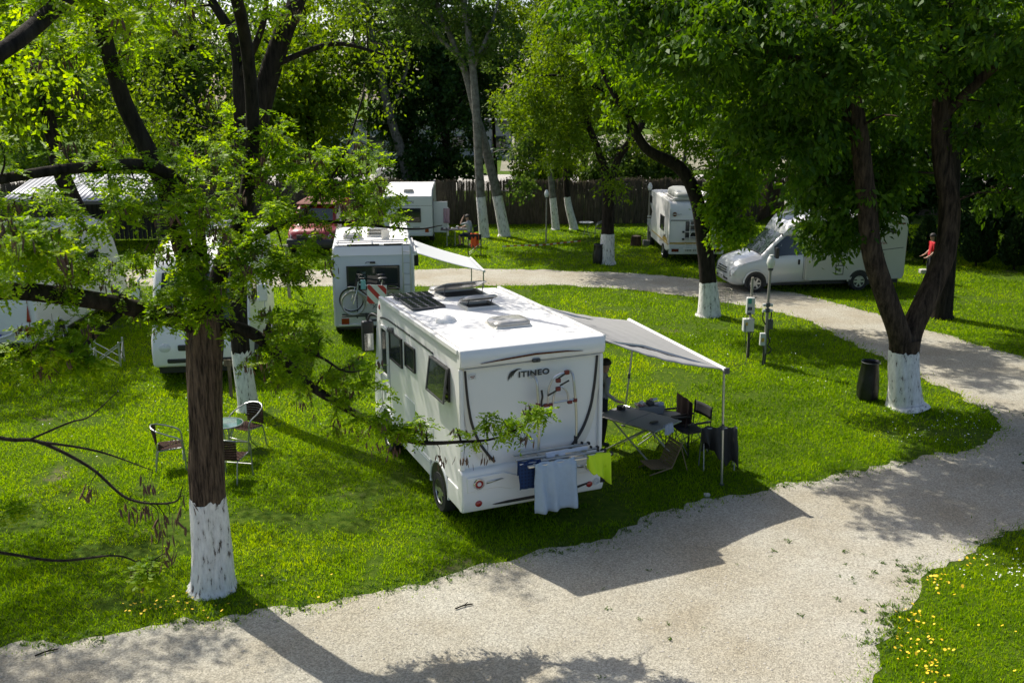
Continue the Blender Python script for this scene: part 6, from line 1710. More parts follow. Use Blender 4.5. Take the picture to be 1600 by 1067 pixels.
def front_motorhome():
    t = thing("motorhome", "white motorhome facing the camera, half hidden behind the acacia trunk", "motorhome", (-7.02, 20.95, 0), R(-81.5))
    # origin at the nose; the vehicle runs back along -x
    prof = [(.02, .40), (.06, .75), (.0, 1.05), (-.25, 1.35), (-.55, 1.95), (-.85, 2.5), (-1.15, 2.78), (-1.6, 2.88), (-5.9, 2.88), (-6.0, 2.7), (-6.0, .42)]
    boxy_body(t, prof, 1.08, M_white, bevel=.09)
    MB().box(-5.8, -1.7, -1.0, 1.0, 2.87, 2.905).build("roof", M_roof, t, bevel=.006)
    window(t, [(-.26, .92, 1.42), (-.26, -.92, 1.42), (-.80, -.86, 2.42), (-.80, .86, 2.42)], (.88, 0, .47), t=.03, glass=M_glass_g, name="windscreen", border=.05)
    m = MB(); m.obox((.05, 0, .86), (.06, 1.0, .14)); m.build("grille", M_black, t, bevel=.03)
    m = MB(); m.obox((.045, 0, .56), (.06, 1.5, .10)); m.build("lower_intake", M_black, t, bevel=.03)
    MB().box(-5.7, -.2, -.98, .98, .22, .42).build("chassis", M_black, t)
    for s in (-1, 1):
        m = MB(); m.ell((.0, s * .78, .84), (.07, .17, .13), 14, 8); m.build("headlamp", M_wlens, t)
        m = MB(); m.tube(catmull([(-.75, s * 1.05, 2.35), (-.45, s * 1.26, 2.4), (-.40, s * 1.36, 2.2)], 5), .025, 8); a = m.build("mirror_arm", M_white, t)
        m = MB(); m.obox((-.40, s * 1.38, 1.98), (.13, .22, .42)); m.build("mirror_housing", M_white, a, bevel=.05, seg=3)
        y = s * 1.082
        window(t, [(-.95, y, 1.6), (-1.7, y, 1.6), (-1.7, y, 2.25), (-.95, y, 2.25)], (0, s, 0))
        window(t, [(-2.3, y, 1.6), (-3.2, y, 1.6), (-3.2, y, 2.15), (-2.3, y, 2.15)], (0, s, 0))
        window(t, [(-4.6, y, 1.5), (-5.3, y, 1.5), (-5.3, y, 2.1), (-4.6, y, 2.1)], (0, s, 0))
        m = MB(); m.box(-3.95, -3.4, y - .004, y + .012, .62, 2.3); m.build("side_door", M_grey_skin, t, bevel=.01)
        for x in (-1.0, -4.6): 
            wheel(t, x, s * 1.0, .34, .22)
            m = MB(); m.prism([(x + .41 * math.cos(q), .36 + .41 * math.sin(q)) for q in np.linspace(0, PI, 13)], s * 1.06, s * 1.085); m.build("wheel_well", M_black, t)
    d = sub("satellite_dish", t)
    m = MB(); rg = []
    nrm = Vector((.75, .25, .6)).normalized(); u = nrm.orthogonal().normalized(); w = nrm.cross(u); c = Vector((-2.2, -.25, 3.35))
    vs = [c - nrm * .09]; n = 20
    for (rr, dep) in ((.16, -.08), (.3, -.04), (.4, 0.02)):
        for k in range(n):
            a = 2 * PI * k / n; vs.append(c + (u * math.cos(a) + w * math.sin(a)) * rr + nrm * dep)
    fs = [(0, 1 + k, 1 + (k + 1) % n) for k in range(n)] + [(1 + i * n + k, 1 + i * n + (k + 1) % n, 1 + (i + 1) * n + (k + 1) % n, 1 + (i + 1) * n + k) for i in range(2) for k in range(n)]
    m._add(vs, fs); m.build("dish", M_white, d, solid=.012, recalc=False)
    m = MB(); m.cyl((-2.25, -.27, 2.9), (-2.25, -.27, 3.3), .03, n=8); m.build("dish_mast", M_grey_skin, d)
    m = MB(); m.tube([c - w * .3, c + nrm * .42], .012, 6); m.build("feed_arm", M_grey_skin, d)
    roof_vent(t, -4.0, -3.4, -.4, .3, 2.905, .12); roof_vent(t, -5.4, -5.0, -.2, .3, 2.905, .1)
    return t
front_motorhome()
# ------------------------------------------------------------------ posts, bins, small things on the lawn
M_pole = mat("weathered_pole", (0.28, 0.26, 0.21), .7, var=.2, scale=12, dirt=.4, dirtcol=(.10, .09, .07))
M_box = mat("grey_meter_box", (0.52, 0.53, 0.50), .5, var=.05, scale=4, dirt=.15)
M_globe = mat("milky_globe", (0.72, 0.72, 0.68), .2, var=.06, coat=.4)
M_cable = mat("black_cable", (0.015, 0.015, 0.015), .5)
def globe(m, x, y, z, r=.1): m.lathe([(r * .5, 0), (r * .75, .03), (r, .12), (r * .95, .2), (r * .7, .27), (r * .3, .3), (.001, .31)], (x, y, z), 16)
def lamp_post(label, x, y, h, r=.035):
    t = thing("lamp_post", label, "lamp post", (x, y, 0), 0, "lamp posts on the lawns")
    m = MB(); m.tube([(0, 0, -.02), (.005, 0, h * .5), (.012, 0, h)], [r * 1.15, r, r * .9], 10); m.build("pole", M_pole, t)
    m = MB(); m.lathe([(.02, 0), (.06, .0), (.065, .05), (.05, .06)], (.012, 0, h), 14); m.build("collar", M_dgrey, t)
    m = MB(); globe(m, .012, 0, h + .05); m.build("globe", M_globe, t)
    m = MB(); m.lathe([(.06, 0), (.05, .04), (.001, .05)], (.012, 0, h + .33), 12); m.build("cap", M_globe, t)
    return t
t = lamp_post("lamp post with glass lantern, cables and sockets, in front of the silver motorhome", 6.12, 22.47, 2.33)
for z, n in ((1.50, 1), (1.36, 1)):
    for sx in (-1, 1):
        m = MB(); m.cyl((sx * .05, -.02, z), (sx * .12, -.03, z - .01), .04, n=12); m.build("socket", M_box, t)
    m = MB(); m.obox((0, -.03, z), (.1, .06, .1)); m.build("socket_mount", M_dgrey, t, bevel=.01)
m = MB(); m.obox((.10, .0, 1.02), (.11, .09, .24)); m.build("socket_box", M_dgrey, t, bevel=.01)
m = MB(); m.obox((-.08, -.05, .66), (.13, .10, .30)); b = m.build("switch_box", M_box, t, bevel=.01)
m = MB(); m.box(-.12, -.05, -.104, -.1005, .60, .70); m.build("box_label", M_yellow, b)
for k, pts in enumerate(([(-.10, -.03, 1.34), (-.10, -.04, 1.15), (-.03, -.05, 1.02)], [(.10, -.03, 1.34), (.10, -.03, 1.2), (.08, -.04, 1.1)], [(.06, -.02, .92), (.05, -.05, .75), (.09, -.06, .6), (.06, -.06, .5), (.14, -.07, .42), (.10, -.08, .33), (.02, -.06, .28), (.02, -.05, .02)], [(-.06, -.05, .5), (-.03, -.05, .3), (-.05, -.05, .02)])):
    m = MB(); m.tube(catmull(pts, 6), .016, 6); m.build("cable", M_cable, t)
def power_post():
    t = thing("power_post", "electric hook-up post with grey meter boxes beside the lamp post", "power post", (5.87, 23.05, 0))
    m = MB(); m.cyl((0, 0, -.02), (0, 0, 2.05), .035, .032, 10); m.build("pole", M_pole, t)
    m = MB(); m.obox((-.03, -.07, 1.36), (.20, .14, .42)); b = m.build("upper_box", M_box, t, bevel=.025, seg=3)
    m = MB(); m.box(-.105, -.02, -.1445, -.1415, 1.42, 1.55); m.build("green_sticker", mat("teal_sticker", (.05, .30, .24), .5, var=.2, scale=30), b)
    for xx in (-.085, -.03):
        m = MB(); m.box(xx - .02, xx + .02, -.155, -.142, 1.26, 1.34); m.build("socket_flap", mat("navy_plastic", (.015, .02, .06), .4), b)
    m = MB(); m.obox((-.07, -.12, 1.17), (.10, .08, .06)); m.build("plug", M_dgrey, t, bevel=.01)
    m = MB(); m.obox((-.06, -.08, .88), (.26, .18, .32)); b = m.build("lower_box", M_box, t, bevel=.015)
    m = MB(); m.box(-.15, -.09, -.1745, -.1715, .88, .96); m.build("warning_sticker", M_yellow, b)
    for z in (1.55, 1.28, 1.0, .68):
        m = MB(); m.obox((.07, .0, z), (.1, .03, .03)); m.build("bracket", M_black, t)
    for k, pts in enumerate(([(-.05, -.06, .72), (-.03, -.05, .55), (-.02, -.045, .02)], [(.02, -.05, .72), (.01, -.05, .5), (.02, -.045, .02)], [(.05, -.02, .72), (.07, -.03, .6), (.02, -.05, .5)], [(-.10, -.12, 1.14), (-.15, -.2, .8), (-.14, -.35, .3), (-.18, -.55, .05), (-.5, -.7, .02)])):
        m = MB(); m.tube(catmull(pts, 6), .013 if k < 3 else .007, 6); m.build("cable", M_cable, t)
power_post()
lamp_post("thin lamp post with pale lantern before the fence", 1.49, 41.9, 1.95, .03)
t = lamp_post("lamp post with sockets beside the alcove motorhome", 5.89, 41.36, 2.3, .04)
m = MB(); m.obox((.02, -.06, 1.0), (.16, .1, .22)); m.build("switch_box", M_box, t, bevel=.01)
for z in (1.25, 1.12): 
    m = MB(); m.cyl((-.06, -.05, z), (.08, -.05, z), .04, n=10); m.build("socket", M_box, t)
m = MB(); m.torus((.14, -.1, .85), (.3, 1, 0), .13, .018, 20, 6); m.build("coiled_hose", M_white, t)
m = MB(); m.box(-.22, .22, -.16, .16, -.02, .22); m.build("plinth", mat("concrete_block", (.22, .21, .19), .9, var=.15, scale=8, bump=.4), t, bevel=.02)
def stump():
    t = thing("tree_stump", "short sawn log standing beside the alcove motorhome's lamp post", "stump", (5.35, 41.2, 0))
    V, F, P = bark_tube([(0, 0, -.02), (0, 0, .2), (.01, 0, .42)], [.24, .22, .21], n=18, span=4, ridge=.12, seed=3)
    np_obj("bark", V, F, M_bark, t, smooth=True)
    m = MB(); m.cyl((.01, 0, .41), (.01, 0, .425), .19, n=18); m.build("cut_face", M_wood, t)
stump()
M_bag = mat("black_bin_bag", (0.006, 0.006, 0.007), .35, var=.2, scale=8, bump=.5, bscale=9)
def bag_bin(label, x, y, s=1.0, rz=0.0):
    t = thing("rubbish_bin", label, "bin", (x, y, 0), rz, "black bag bins")
    m = MB(); n = 28; vs = []; rings = ((.88, .185), (.92, .21), (.86, .19), (.6, .215), (.3, .25), (.12, .24), (.09, .05))
    for i, (z, r) in enumerate(rings):
        for k in range(n):
            a = 2 * PI * k / n
            rr = r * (1 + (.07 if i > 1 else .0) * math.sin(a * 6 + i) + .05 * noise.noise(Vector((math.cos(a) * 2, math.sin(a) * 2, z * 3 + x))))
            vs.append((rr * math.cos(a) * .9, rr * math.sin(a) * .75, z * s - (.10 * (k / n) if i == 5 else 0)))
    m._add(vs, [(i * n + k, i * n + (k + 1) % n, (i + 1) * n + (k + 1) % n, (i + 1) * n + k) for i in range(len(rings) - 1) for k in range(n)])
    m.build("bag", M_bag, t, angle=70)
    m = MB(); m.torus((0, 0, .885 * s), (0, 0, 1), .175, .012, 24, 6); m.build("hoop", M_dgrey, t)
    m = MB(); m.obox((.19, 0, .86 * s), (.06, .03, .04)); m.build("lid_hinge", M_alu, t)
    m = MB(); m.cyl((.17, .06, 0), (.17, .06, .88 * s), .012, n=6); m.build("stand", M_dgrey, t)
bag_bin("black bag bin hanging beside the forked tree's white base", 7.66, 19.75, .95)
bag_bin("small black bin in front of the spreading tree beyond the road", 3.33, 36.6, .86)
def wire_guard():
    t = thing("wire_plant_guard", "thin round wire plant guard beside the leaning tree", "wire guard", (6.5, 29.0, 0))
    for z in (.25, .55):
        m = MB(); m.torus((0, 0, z), (0, 0, 1), .27, .008, 24, 5); m.build("ring", M_pole, t)
    for k in range(6):
        a = PI * k / 3; m = MB(); m.cyl((.27 * math.cos(a), .27 * math.sin(a), 0), (.27 * math.cos(a), .27 * math.sin(a), .56), .008, n=5); m.build("wire", M_pole, t)
wire_guard()
def line_post():
    t = thing("metal_post", "grey metal post with a crossbar beside the left motorhomes", "post", (-7.15, 30.2, 0))
    m = MB(); m.box(-.045, .045, -.045, .045, 0, 1.75); m.build("upright", M_pole, t, bevel=.006)
    m = MB(); m.box(-1.0, -.046, -.03, .03, 1.68, 1.75); m.build("crossbar", M_pole, t, bevel=.006)
    m = MB(); m.box(-.7, -.046, -.02, .02, .85, .89); m.build("lower_bar", M_pole, t)
line_post()
def stake():
    t = thing("wooden_stake", "short wooden stake with a crosspiece beside the white-based tree, left", "stake", (-6.1, 19.9, 0))
    m = MB(); m.box(-.03, .03, -.03, .03, 0, .85); m.build("upright", M_wood, t)
    m = MB(); m.box(-.10, .10, -.045, -.031, .72, .86); m.build("crosspiece", M_wood, t)
stake()
t = thing("barrier_tape", "red and white barrier tape sagging across the lawn by the thin lamp post", "tape", (-.4, 40.1, 0))
Mrd = mat("tape_red", (.45, .06, .04), .5); Mwh = mat("tape_white", (.7, .68, .62), .5)
for k in range(22):
    u0, u1 = k / 22, (k + 1) / 22
    m = MB()
    def pt(u, z): return (3.4 * u, 1.5 * u + .05 * math.sin(u * 9), .06 + .10 * abs(u - .5) + z)
    m.quad(pt(u0, 0), pt(u1, 0), pt(u1, .06), pt(u0, .06)); m.build("band", Mrd if k % 2 else Mwh, t, solid=.002, smooth=False)
for i, (x, y, s, lb) in enumerate(((15.05, 34.6, .32, "pale squared stone on the lawn by the hedge"), (3.2, 14.62, .10, "small pale flat stone at the gravel edge near the awning leg"))):
    m = MB(); m.obox((0, 0, s * .25), (s, s * .8, s * .55)); o = m.build("stone_block", mat("pale_stone", (.42, .40, .35), .9, var=.15, scale=9, bump=.5), bevel=s * .14, seg=2); o.location = (x, y, 0); tag(o, lb, "stone")

# ------------------------------------------------------------------ wicker bistro chairs and tables
M_wick = bark_mat("brown_wicker", (0.020, 0.012, 0.009), (0.095, 0.052, 0.038), stretch=1.0, scale=60, bump=.6)
M_tube = mat("grey_tube_frame", (0.34, 0.35, 0.34), .35, metal=.6, var=.08)
def bistro_chair(label, x, y, rz, group="wicker chairs by the acacia"):
    t = thing("wicker_chair", label, "chair", (x, y, 0), rz, group)      # faces +x
    for s in (-1, 1):
        m = MB(); m.tube(catmull([(.24, s * .25, 0), (.21, s * .255, .40), (.17, s * .265, .60), (-.02, s * .27, .70), (-.20, s * .22, .77)], 6), .013, 8); m.build("front_leg", M_tube, t)
        m = MB(); m.tube(catmull([(-.27, s * .20, 0), (-.21, s * .20, .36), (-.15, s * .2, .41), (.18, s * .21, .43)], 6), .013, 8); m.build("rear_leg", M_tube, t)
    m = MB(); m.tube(catmull([(-.20, -.22, .77), (-.275, -.12, .80), (-.295, 0, .81), (-.275, .12, .80), (-.20, .22, .77)], 6), .013, 8); m.build("back_rail", M_tube, t)
    m = MB(); m.tube([(.20, -.25, .22), (.20, .25, .22)], .010, 6); m.build("stretcher", M_tube, t)
    # woven seat: strips crossing, and woven back
    st = sub("seat", t)
    for k in range(9):
        xx = -.17 + k * .045
        m = MB(); m.grid(lambda u, v: (xx - .019 + .038 * v, -.215 + .43 * u, .435 + .006 * math.sin(u * 9 * PI + k * PI) - .012 * math.sin(PI * u)), 18, 1); m.build("weave_strip", M_wick, st, solid=.005, smooth=False)
    for k in range(9):
        yy = -.19 + k * .0475
        m = MB(); m.grid(lambda u, v: (-.20 + .40 * u, yy - .018 + .036 * v, .432 - .006 * math.sin(u * 9 * PI + k * PI) - .012 * math.sin(PI * (k + .5) / 9)), 18, 1); m.build("weave_strip", M_wick, st, solid=.005, smooth=False)
    bk = sub("backrest", t)
    for k in range(8):
        m = MB()
        def f(u, v, k=k):
            a = -1 + 2 * (u); z = .44 + .045 * k + .04 * v
            return (-.20 - .085 * (1 - a * a) * ((z - .40) / .4) - .02, a * .205, z)
        m.grid(f, 10, 1); m.build("weave_strip", M_wick, bk, solid=.006)
    return t
bistro_chair("wicker chair standing alone left of the acacia trunk, seen from its side", -6.0, 15.85, R(20))
bistro_chair("wicker chair right of the acacia trunk, the farther one, before the white-based tree", -4.92, 16.85, R(-120))
bistro_chair("wicker chair right of the acacia trunk, the nearer one, seen from behind", -4.78, 15.35, R(80))
def round_table(label, x, y, h, r, top, name="round_table", grp=None):
    t = thing(name, label, "table", (x, y, 0), 0, grp)
    m = MB(); m.lathe([(.001, h - .012), (r, h - .012), (r, h), (.001, h)], n=28); m.build("table_top", top, t)
    m = MB(); m.torus((0, 0, h - .008), (0, 0, 1), r, .014, 28, 6); m.build("rim", M_tube, t)
    for k in range(4):
        a = PI / 4 + k * PI / 2; m = MB(); m.tube(catmull([(r * .8 * math.cos(a), r * .8 * math.sin(a), h - .02), (.08 * math.cos(a), .08 * math.sin(a), h * .55), (r * .75 * math.cos(a), r * .75 * math.sin(a), 0)], 5), .011, 6); m.build("leg", M_tube, t)
round_table("round green glass table mostly hidden behind the acacia trunk", -5.12, 16.25, .70, .30, glass_mat("green_glass_top", (.05, .12, .09)))
round_table("small white round table before the fence", 3.38, 43.6, .70, .34, M_plate)
bistro_chair("wicker chair beside the small round table before the fence", 4.0, 43.5, R(175), "chairs before the fence")

# ------------------------------------------------------------------ camping furniture under the awning
M_canvas = mat("grey_table_top", (0.19, 0.20, 0.205), .55, var=.06, scale=4)
M_camp = mat("charcoal_canvas", (0.018, 0.019, 0.021), .85, var=.15, scale=12, bump=.2, bscale=50)
def camp_table():
    c = Vector((2.29, 16.48, 0)); u = Vector((1.02, -.98, 0)).normalized(); v = Vector((.58, .68, 0)); v = (v - u * v.dot(u)).normalized()
    t = thing("camping_table", "long grey folding camping table under the awning", "table", c, math.atan2(u.y, u.x))
    L_, W_, h = 1.30, .80, .72
    for s in (-1, 1):
        m = MB(); m.box(-L_ / 2 if s < 0 else .006, -.006 if s < 0 else L_ / 2, -W_ / 2, W_ / 2, h - .025, h); m.build("top_half", M_canvas, t, bevel=.008)
    m = MB(); m.tube([(-L_ / 2, -W_ / 2, h - .014), (L_ / 2, -W_ / 2, h - .014), (L_ / 2, W_ / 2, h - .014), (-L_ / 2, W_ / 2, h - .014), (-L_ / 2, -W_ / 2, h - .014)], .014, 6); m.build("rim", M_alu, t)
    for s in (-1, 1):
        y = s * .32
        m = MB(); m.cyl((-.58, y, 0), (.42, y, h - .03), .016, n=8); m.build("leg", M_alu, t)
        m = MB(); m.cyl((.58, y + .03, 0), (-.42, y + .03, h - .03), .016, n=8); m.build("leg", M_alu, t)
    for x in (-.56, .56):
        m = MB(); m.cyl((x, -.32, .03), (x, .32, .03), .012, n=6); m.build("stretcher", M_alu, t)
    return t
camp_table()
def small_thing(name, label, cat, x, y, z, kind, mt):
    m = MB()
    if kind == 'cup': m.lathe([(.001, 0), (.035, 0), (.042, .09), (.038, .09), (.03, .01)], n=14)
    elif kind == 'cam': m.obox((0, 0, .04), (.14, .09, .08)); m.cyl((0, -.04, .045), (0, -.1, .045), .035, n=12)
    elif kind == 'glasses': m.tube(catmull([(-.08, .05, .02), (-.07, 0, .03), (0, -.01, .03), (.07, 0, .03), (.08, .05, .02)], 4), .012, 6); m.obox((0, .03, .02), (.12, .06, .03))
    o = m.build(name, mt, bevel=.006 if kind == 'cam' else 0); o.location = (x, y, z); o.rotation_euler = (0, 0, .6); return tag(o, label, cat)
small_thing("camera_bag", "small black bag on the sunlit end of the camping table", "bag", 2.02, 16.93, .722, 'cam', M_black)
small_thing("sunglasses", "black sunglasses lying on the shaded end of the camping table", "glasses", 2.54, 16.14, .722, 'glasses', M_black)
def side_table():
    t = thing("folding_stool_table", "low dark folding side table behind the long camping table", "table", (2.74, 17.05, 0), R(-20))
    m = MB(); m.box(-.4, .4, -.25, .25, .58, .60); m.build("table_top", M_canvas, t, bevel=.006)
    for s in (-1, 1):
        m = MB(); m.cyl((-.33, s * .2, 0), (.33, s * .2, .57), .011, n=6); m.build("leg", M_tube, t)
        m = MB(); m.cyl((.33, s * .18, 0), (-.33, s * .18, .57), .011, n=6); m.build("leg", M_tube, t)
side_table()
def basket():
    t = thing("dish_basket", "basket heaped with washed dishes on the side table", "basket", (2.58, 17.12, .601), R(10))
    m = MB(); m.prism([(-.22, 0), (-.26, .16), (.26, .16), (.22, 0)], -.16, .16); m.build("tub", mat("grey_tub", (.2, .21, .22), .5), t, bevel=.02)
    rng = random.Random(5)
    for k in range(9):
        m = MB(); a = rng.uniform(0, 6); c = Vector((rng.uniform(-.2, .2), rng.uniform(-.12, .12), .17 + rng.uniform(0, .05)))
        if k % 2: m.ell(c, (rng.uniform(.05, .08), rng.uniform(.04, .07), rng.uniform(.03, .05)), 10, 6)
        else: m.obox(c, (.13, .09, .05), Matrix.Rotation(a, 3, 'Z') @ Matrix.Rotation(.5, 3, 'X'))
        m.build("dish" if k % 2 else "packet", [M_plate, mat("dish_blue", (.4, .45, .55), .5), mat("dish_dark", (.05, .05, .05), .5), mat("dish_rose", (.4, .2, .2), .5)][k % 4], t)
basket()
def director_chair(label, x, y, rz, jacket=False):
    t = thing("folding_chair", label, "chair", (x, y, 0), rz, "black folding chairs under the awning")   # faces +x
    for s in (-1, 1):
        for x0, x1, z1 in ((.22, .22, .62), (-.22, -.22, .90)):
            m = MB(); m.cyl((x0, s * .26, 0), (x1 - (.04 if x1 < 0 else 0), s * .26, z1), .011, n=6); m.build("post", M_black, t)
        m = MB(); m.box(-.24, .25, s * .26 - .025, s * .26 + .025, .615, .645); m.build("armrest", M_black, t, bevel=.006)
        m = MB(); m.cyl((.22, s * .25, .05), (.22, -s * .25, .43), .009, n=6); m.build("cross_brace", M_tube, t)
        m = MB(); m.cyl((-.22, s * .25, .05), (-.22, -s * .25, .43), .009, n=6); m.build("cross_brace", M_tube, t)
    m = MB(); m.grid(lambda u, v: (-.23 + .46 * u, -.25 + .5 * v, .45 - .03 * math.sin(PI * v)), 6, 8); m.build("seat", M_camp, t, solid=.008, recalc=False)
    m = MB(); m.grid(lambda u, v: (-.25 - .03 * math.sin(PI * u) - .01 * v, -.26 + .52 * u, .66 + .23 * v), 8, 4); m.build("backrest", M_camp, t, solid=.008, recalc=False)
    return t
director_chair("black folding director's chair under the awning, nearer the dark drying rack", 3.28, 16.65, R(-155))
director_chair("black folding chair under the awning with a brown jacket over its back", 2.98, 16.98, R(-165))
o = drape("brown_jacket", mat("dark_brown_jacket", (.060, .030, .024), .85, var=.25, scale=8, bump=.3, bscale=20), 0, 0, -.30, .30, .52, .48, fold=.05, seed=21, nf=1.6, ragged=.3)
o.matrix_world = Matrix.Translation((3.22, 17.04, .925)) @ Matrix.Rotation(R(15), 4, 'Z'); tag(o, "dark brown jacket hung over the back of a folding chair", "jacket")
o = drape("white_cloth", mat("pale_tea_towel", (.45, .48, .55), .9), 0, 0, -.12, .12, .16, .05, fold=.02, seed=23)
o.matrix_world = Matrix.Translation((2.76, 16.05, .735)) @ Matrix.Rotation(R(136), 4, 'Z'); tag(o, "pale tea towel hanging off the far end of the camping table", "cloth")
def drying_rack():
    t = thing("drying_rack", "folding drying rack under a dark blanket beside the awning leg", "rack", (3.62, 15.85, 0), R(2))
    for s in (-1, 1):
        m = MB(); m.tube([(s * .30, .12, 0), (s * .30, 0, .74)], .012, 6); m.build("leg", M_tube, t)
        m = MB(); m.tube([(s * .27, -.14, 0), (s * .27, 0, .74)], .012, 6); m.build("leg", M_tube, t)
    m = MB(); m.cyl((-.32, 0, .74), (.32, 0, .74), .013, n=8); m.build("top_rail", M_tube, t)
drying_rack()
o = drape("dark_blanket", mat("dark_wool_blanket", (.038, .036, .030), .95, var=.3, scale=10, bump=.4, bscale=30), 0, 0, -.31, .31, .50, .42, fold=.10, seed=31, nf=2.4, ragged=.9, skew=-.9)
o.matrix_world = Matrix.Translation((3.62, 15.84, .755)) @ Matrix.Rotation(R(92), 4, 'Z'); tag(o, "dark woollen blanket draped over the drying rack", "blanket")
def slat_chair():
    t = thing("beach_chair", "low tan slatted beach chair in the motorhome's shadow", "chair", (2.66, 15.78, 0), R(-160))
    Mt = mat("tan_cane", (.20, .145, .075), .8, var=.2, scale=20)
    for k in range(7):
        m = MB(); m.box(-.02 + k * .055, .022 + k * .055, -.22, .22, .10 + .004 * k, .115 + .004 * k); m.build("slat", Mt, t)
    for k in range(8):
        m = MB(); z = .12 + k * .055; m.obox((-.06 - k * .022, 0, z), (.012, .44, .046), Matrix.Rotation(R(-20), 3, 'Y')); m.build("slat", Mt, t)
    for s in (-1, 1):
        m = MB(); m.cyl((-.04, s * .21, .08), (-.25, s * .21, .56), .012, n=6); m.build("back_post", Mt, t)
        m = MB(); m.cyl((.38, s * .21, .02), (-.06, s * .21, .11), .012, n=6); m.build("side_bar", Mt, t)
        m = MB(); m.cyl((-.22, s * .21, .45), (-.36, s * .21, 0), .011, n=6); m.build("prop", Mt, t)
slat_chair()
# aluminium folding frames on the left lawn
def folding_frame(label, x, y, rz):
    t = thing("folded_table_frame", label, "table frame", (x, y, 0), rz)
    for (xx, yy) in ((-.32, 0), (.32, 0), (.32, .5), (-.32, .5)):
        m = MB(); m.box(xx - .022, xx + .022, yy - .022, yy + .022, 0, .62); m.build("post", M_alu, t, bevel=.004)
    for a, b in (((-.32, 0), (.32, 0)), ((.32, 0), (.32, .5)), ((.32, .5), (-.32, .5)), ((-.32, .5), (-.32, 0))):
        for z0, z1 in ((.08, .52), (.52, .08)):
            m = MB(); m.cyl((a[0], a[1], z0), (b[0], b[1], z1), .013, n=6); m.build("brace", M_alu, t)
folding_frame("open silver frame of a folding table on the grass beside the left-edge motorhome", -9.75, 22.2, R(12))
def plank_seat():
    t = thing("camp_table", "dark camp table with cups by the boxy camper's door", "table", (-2.45, 41.2, 0), R(3))
    m = MB(); m.box(-.62, .62, -.35, .35, .70, .74); m.build("table_top", M_camp, t, bevel=.01)
    for sx in (-.35, 0, .35):
        m = MB(); m.cyl((sx, -.2, 0), (sx, -.2, .70), .018, n=8); m.build("leg", M_tube, t)
    for k, xx in enumerate((-.45, -.3, -.12, .1, .25)):
        m = MB(); m.lathe([(.001, 0), (.05, 0), (.055, .05 + .06 * (k % 2)), (.001, .05 + .06 * (k % 2))], (xx, -.1 + .08 * (k % 2), .741), 10); o = m.build("cup", M_plate, t)
plank_seat()
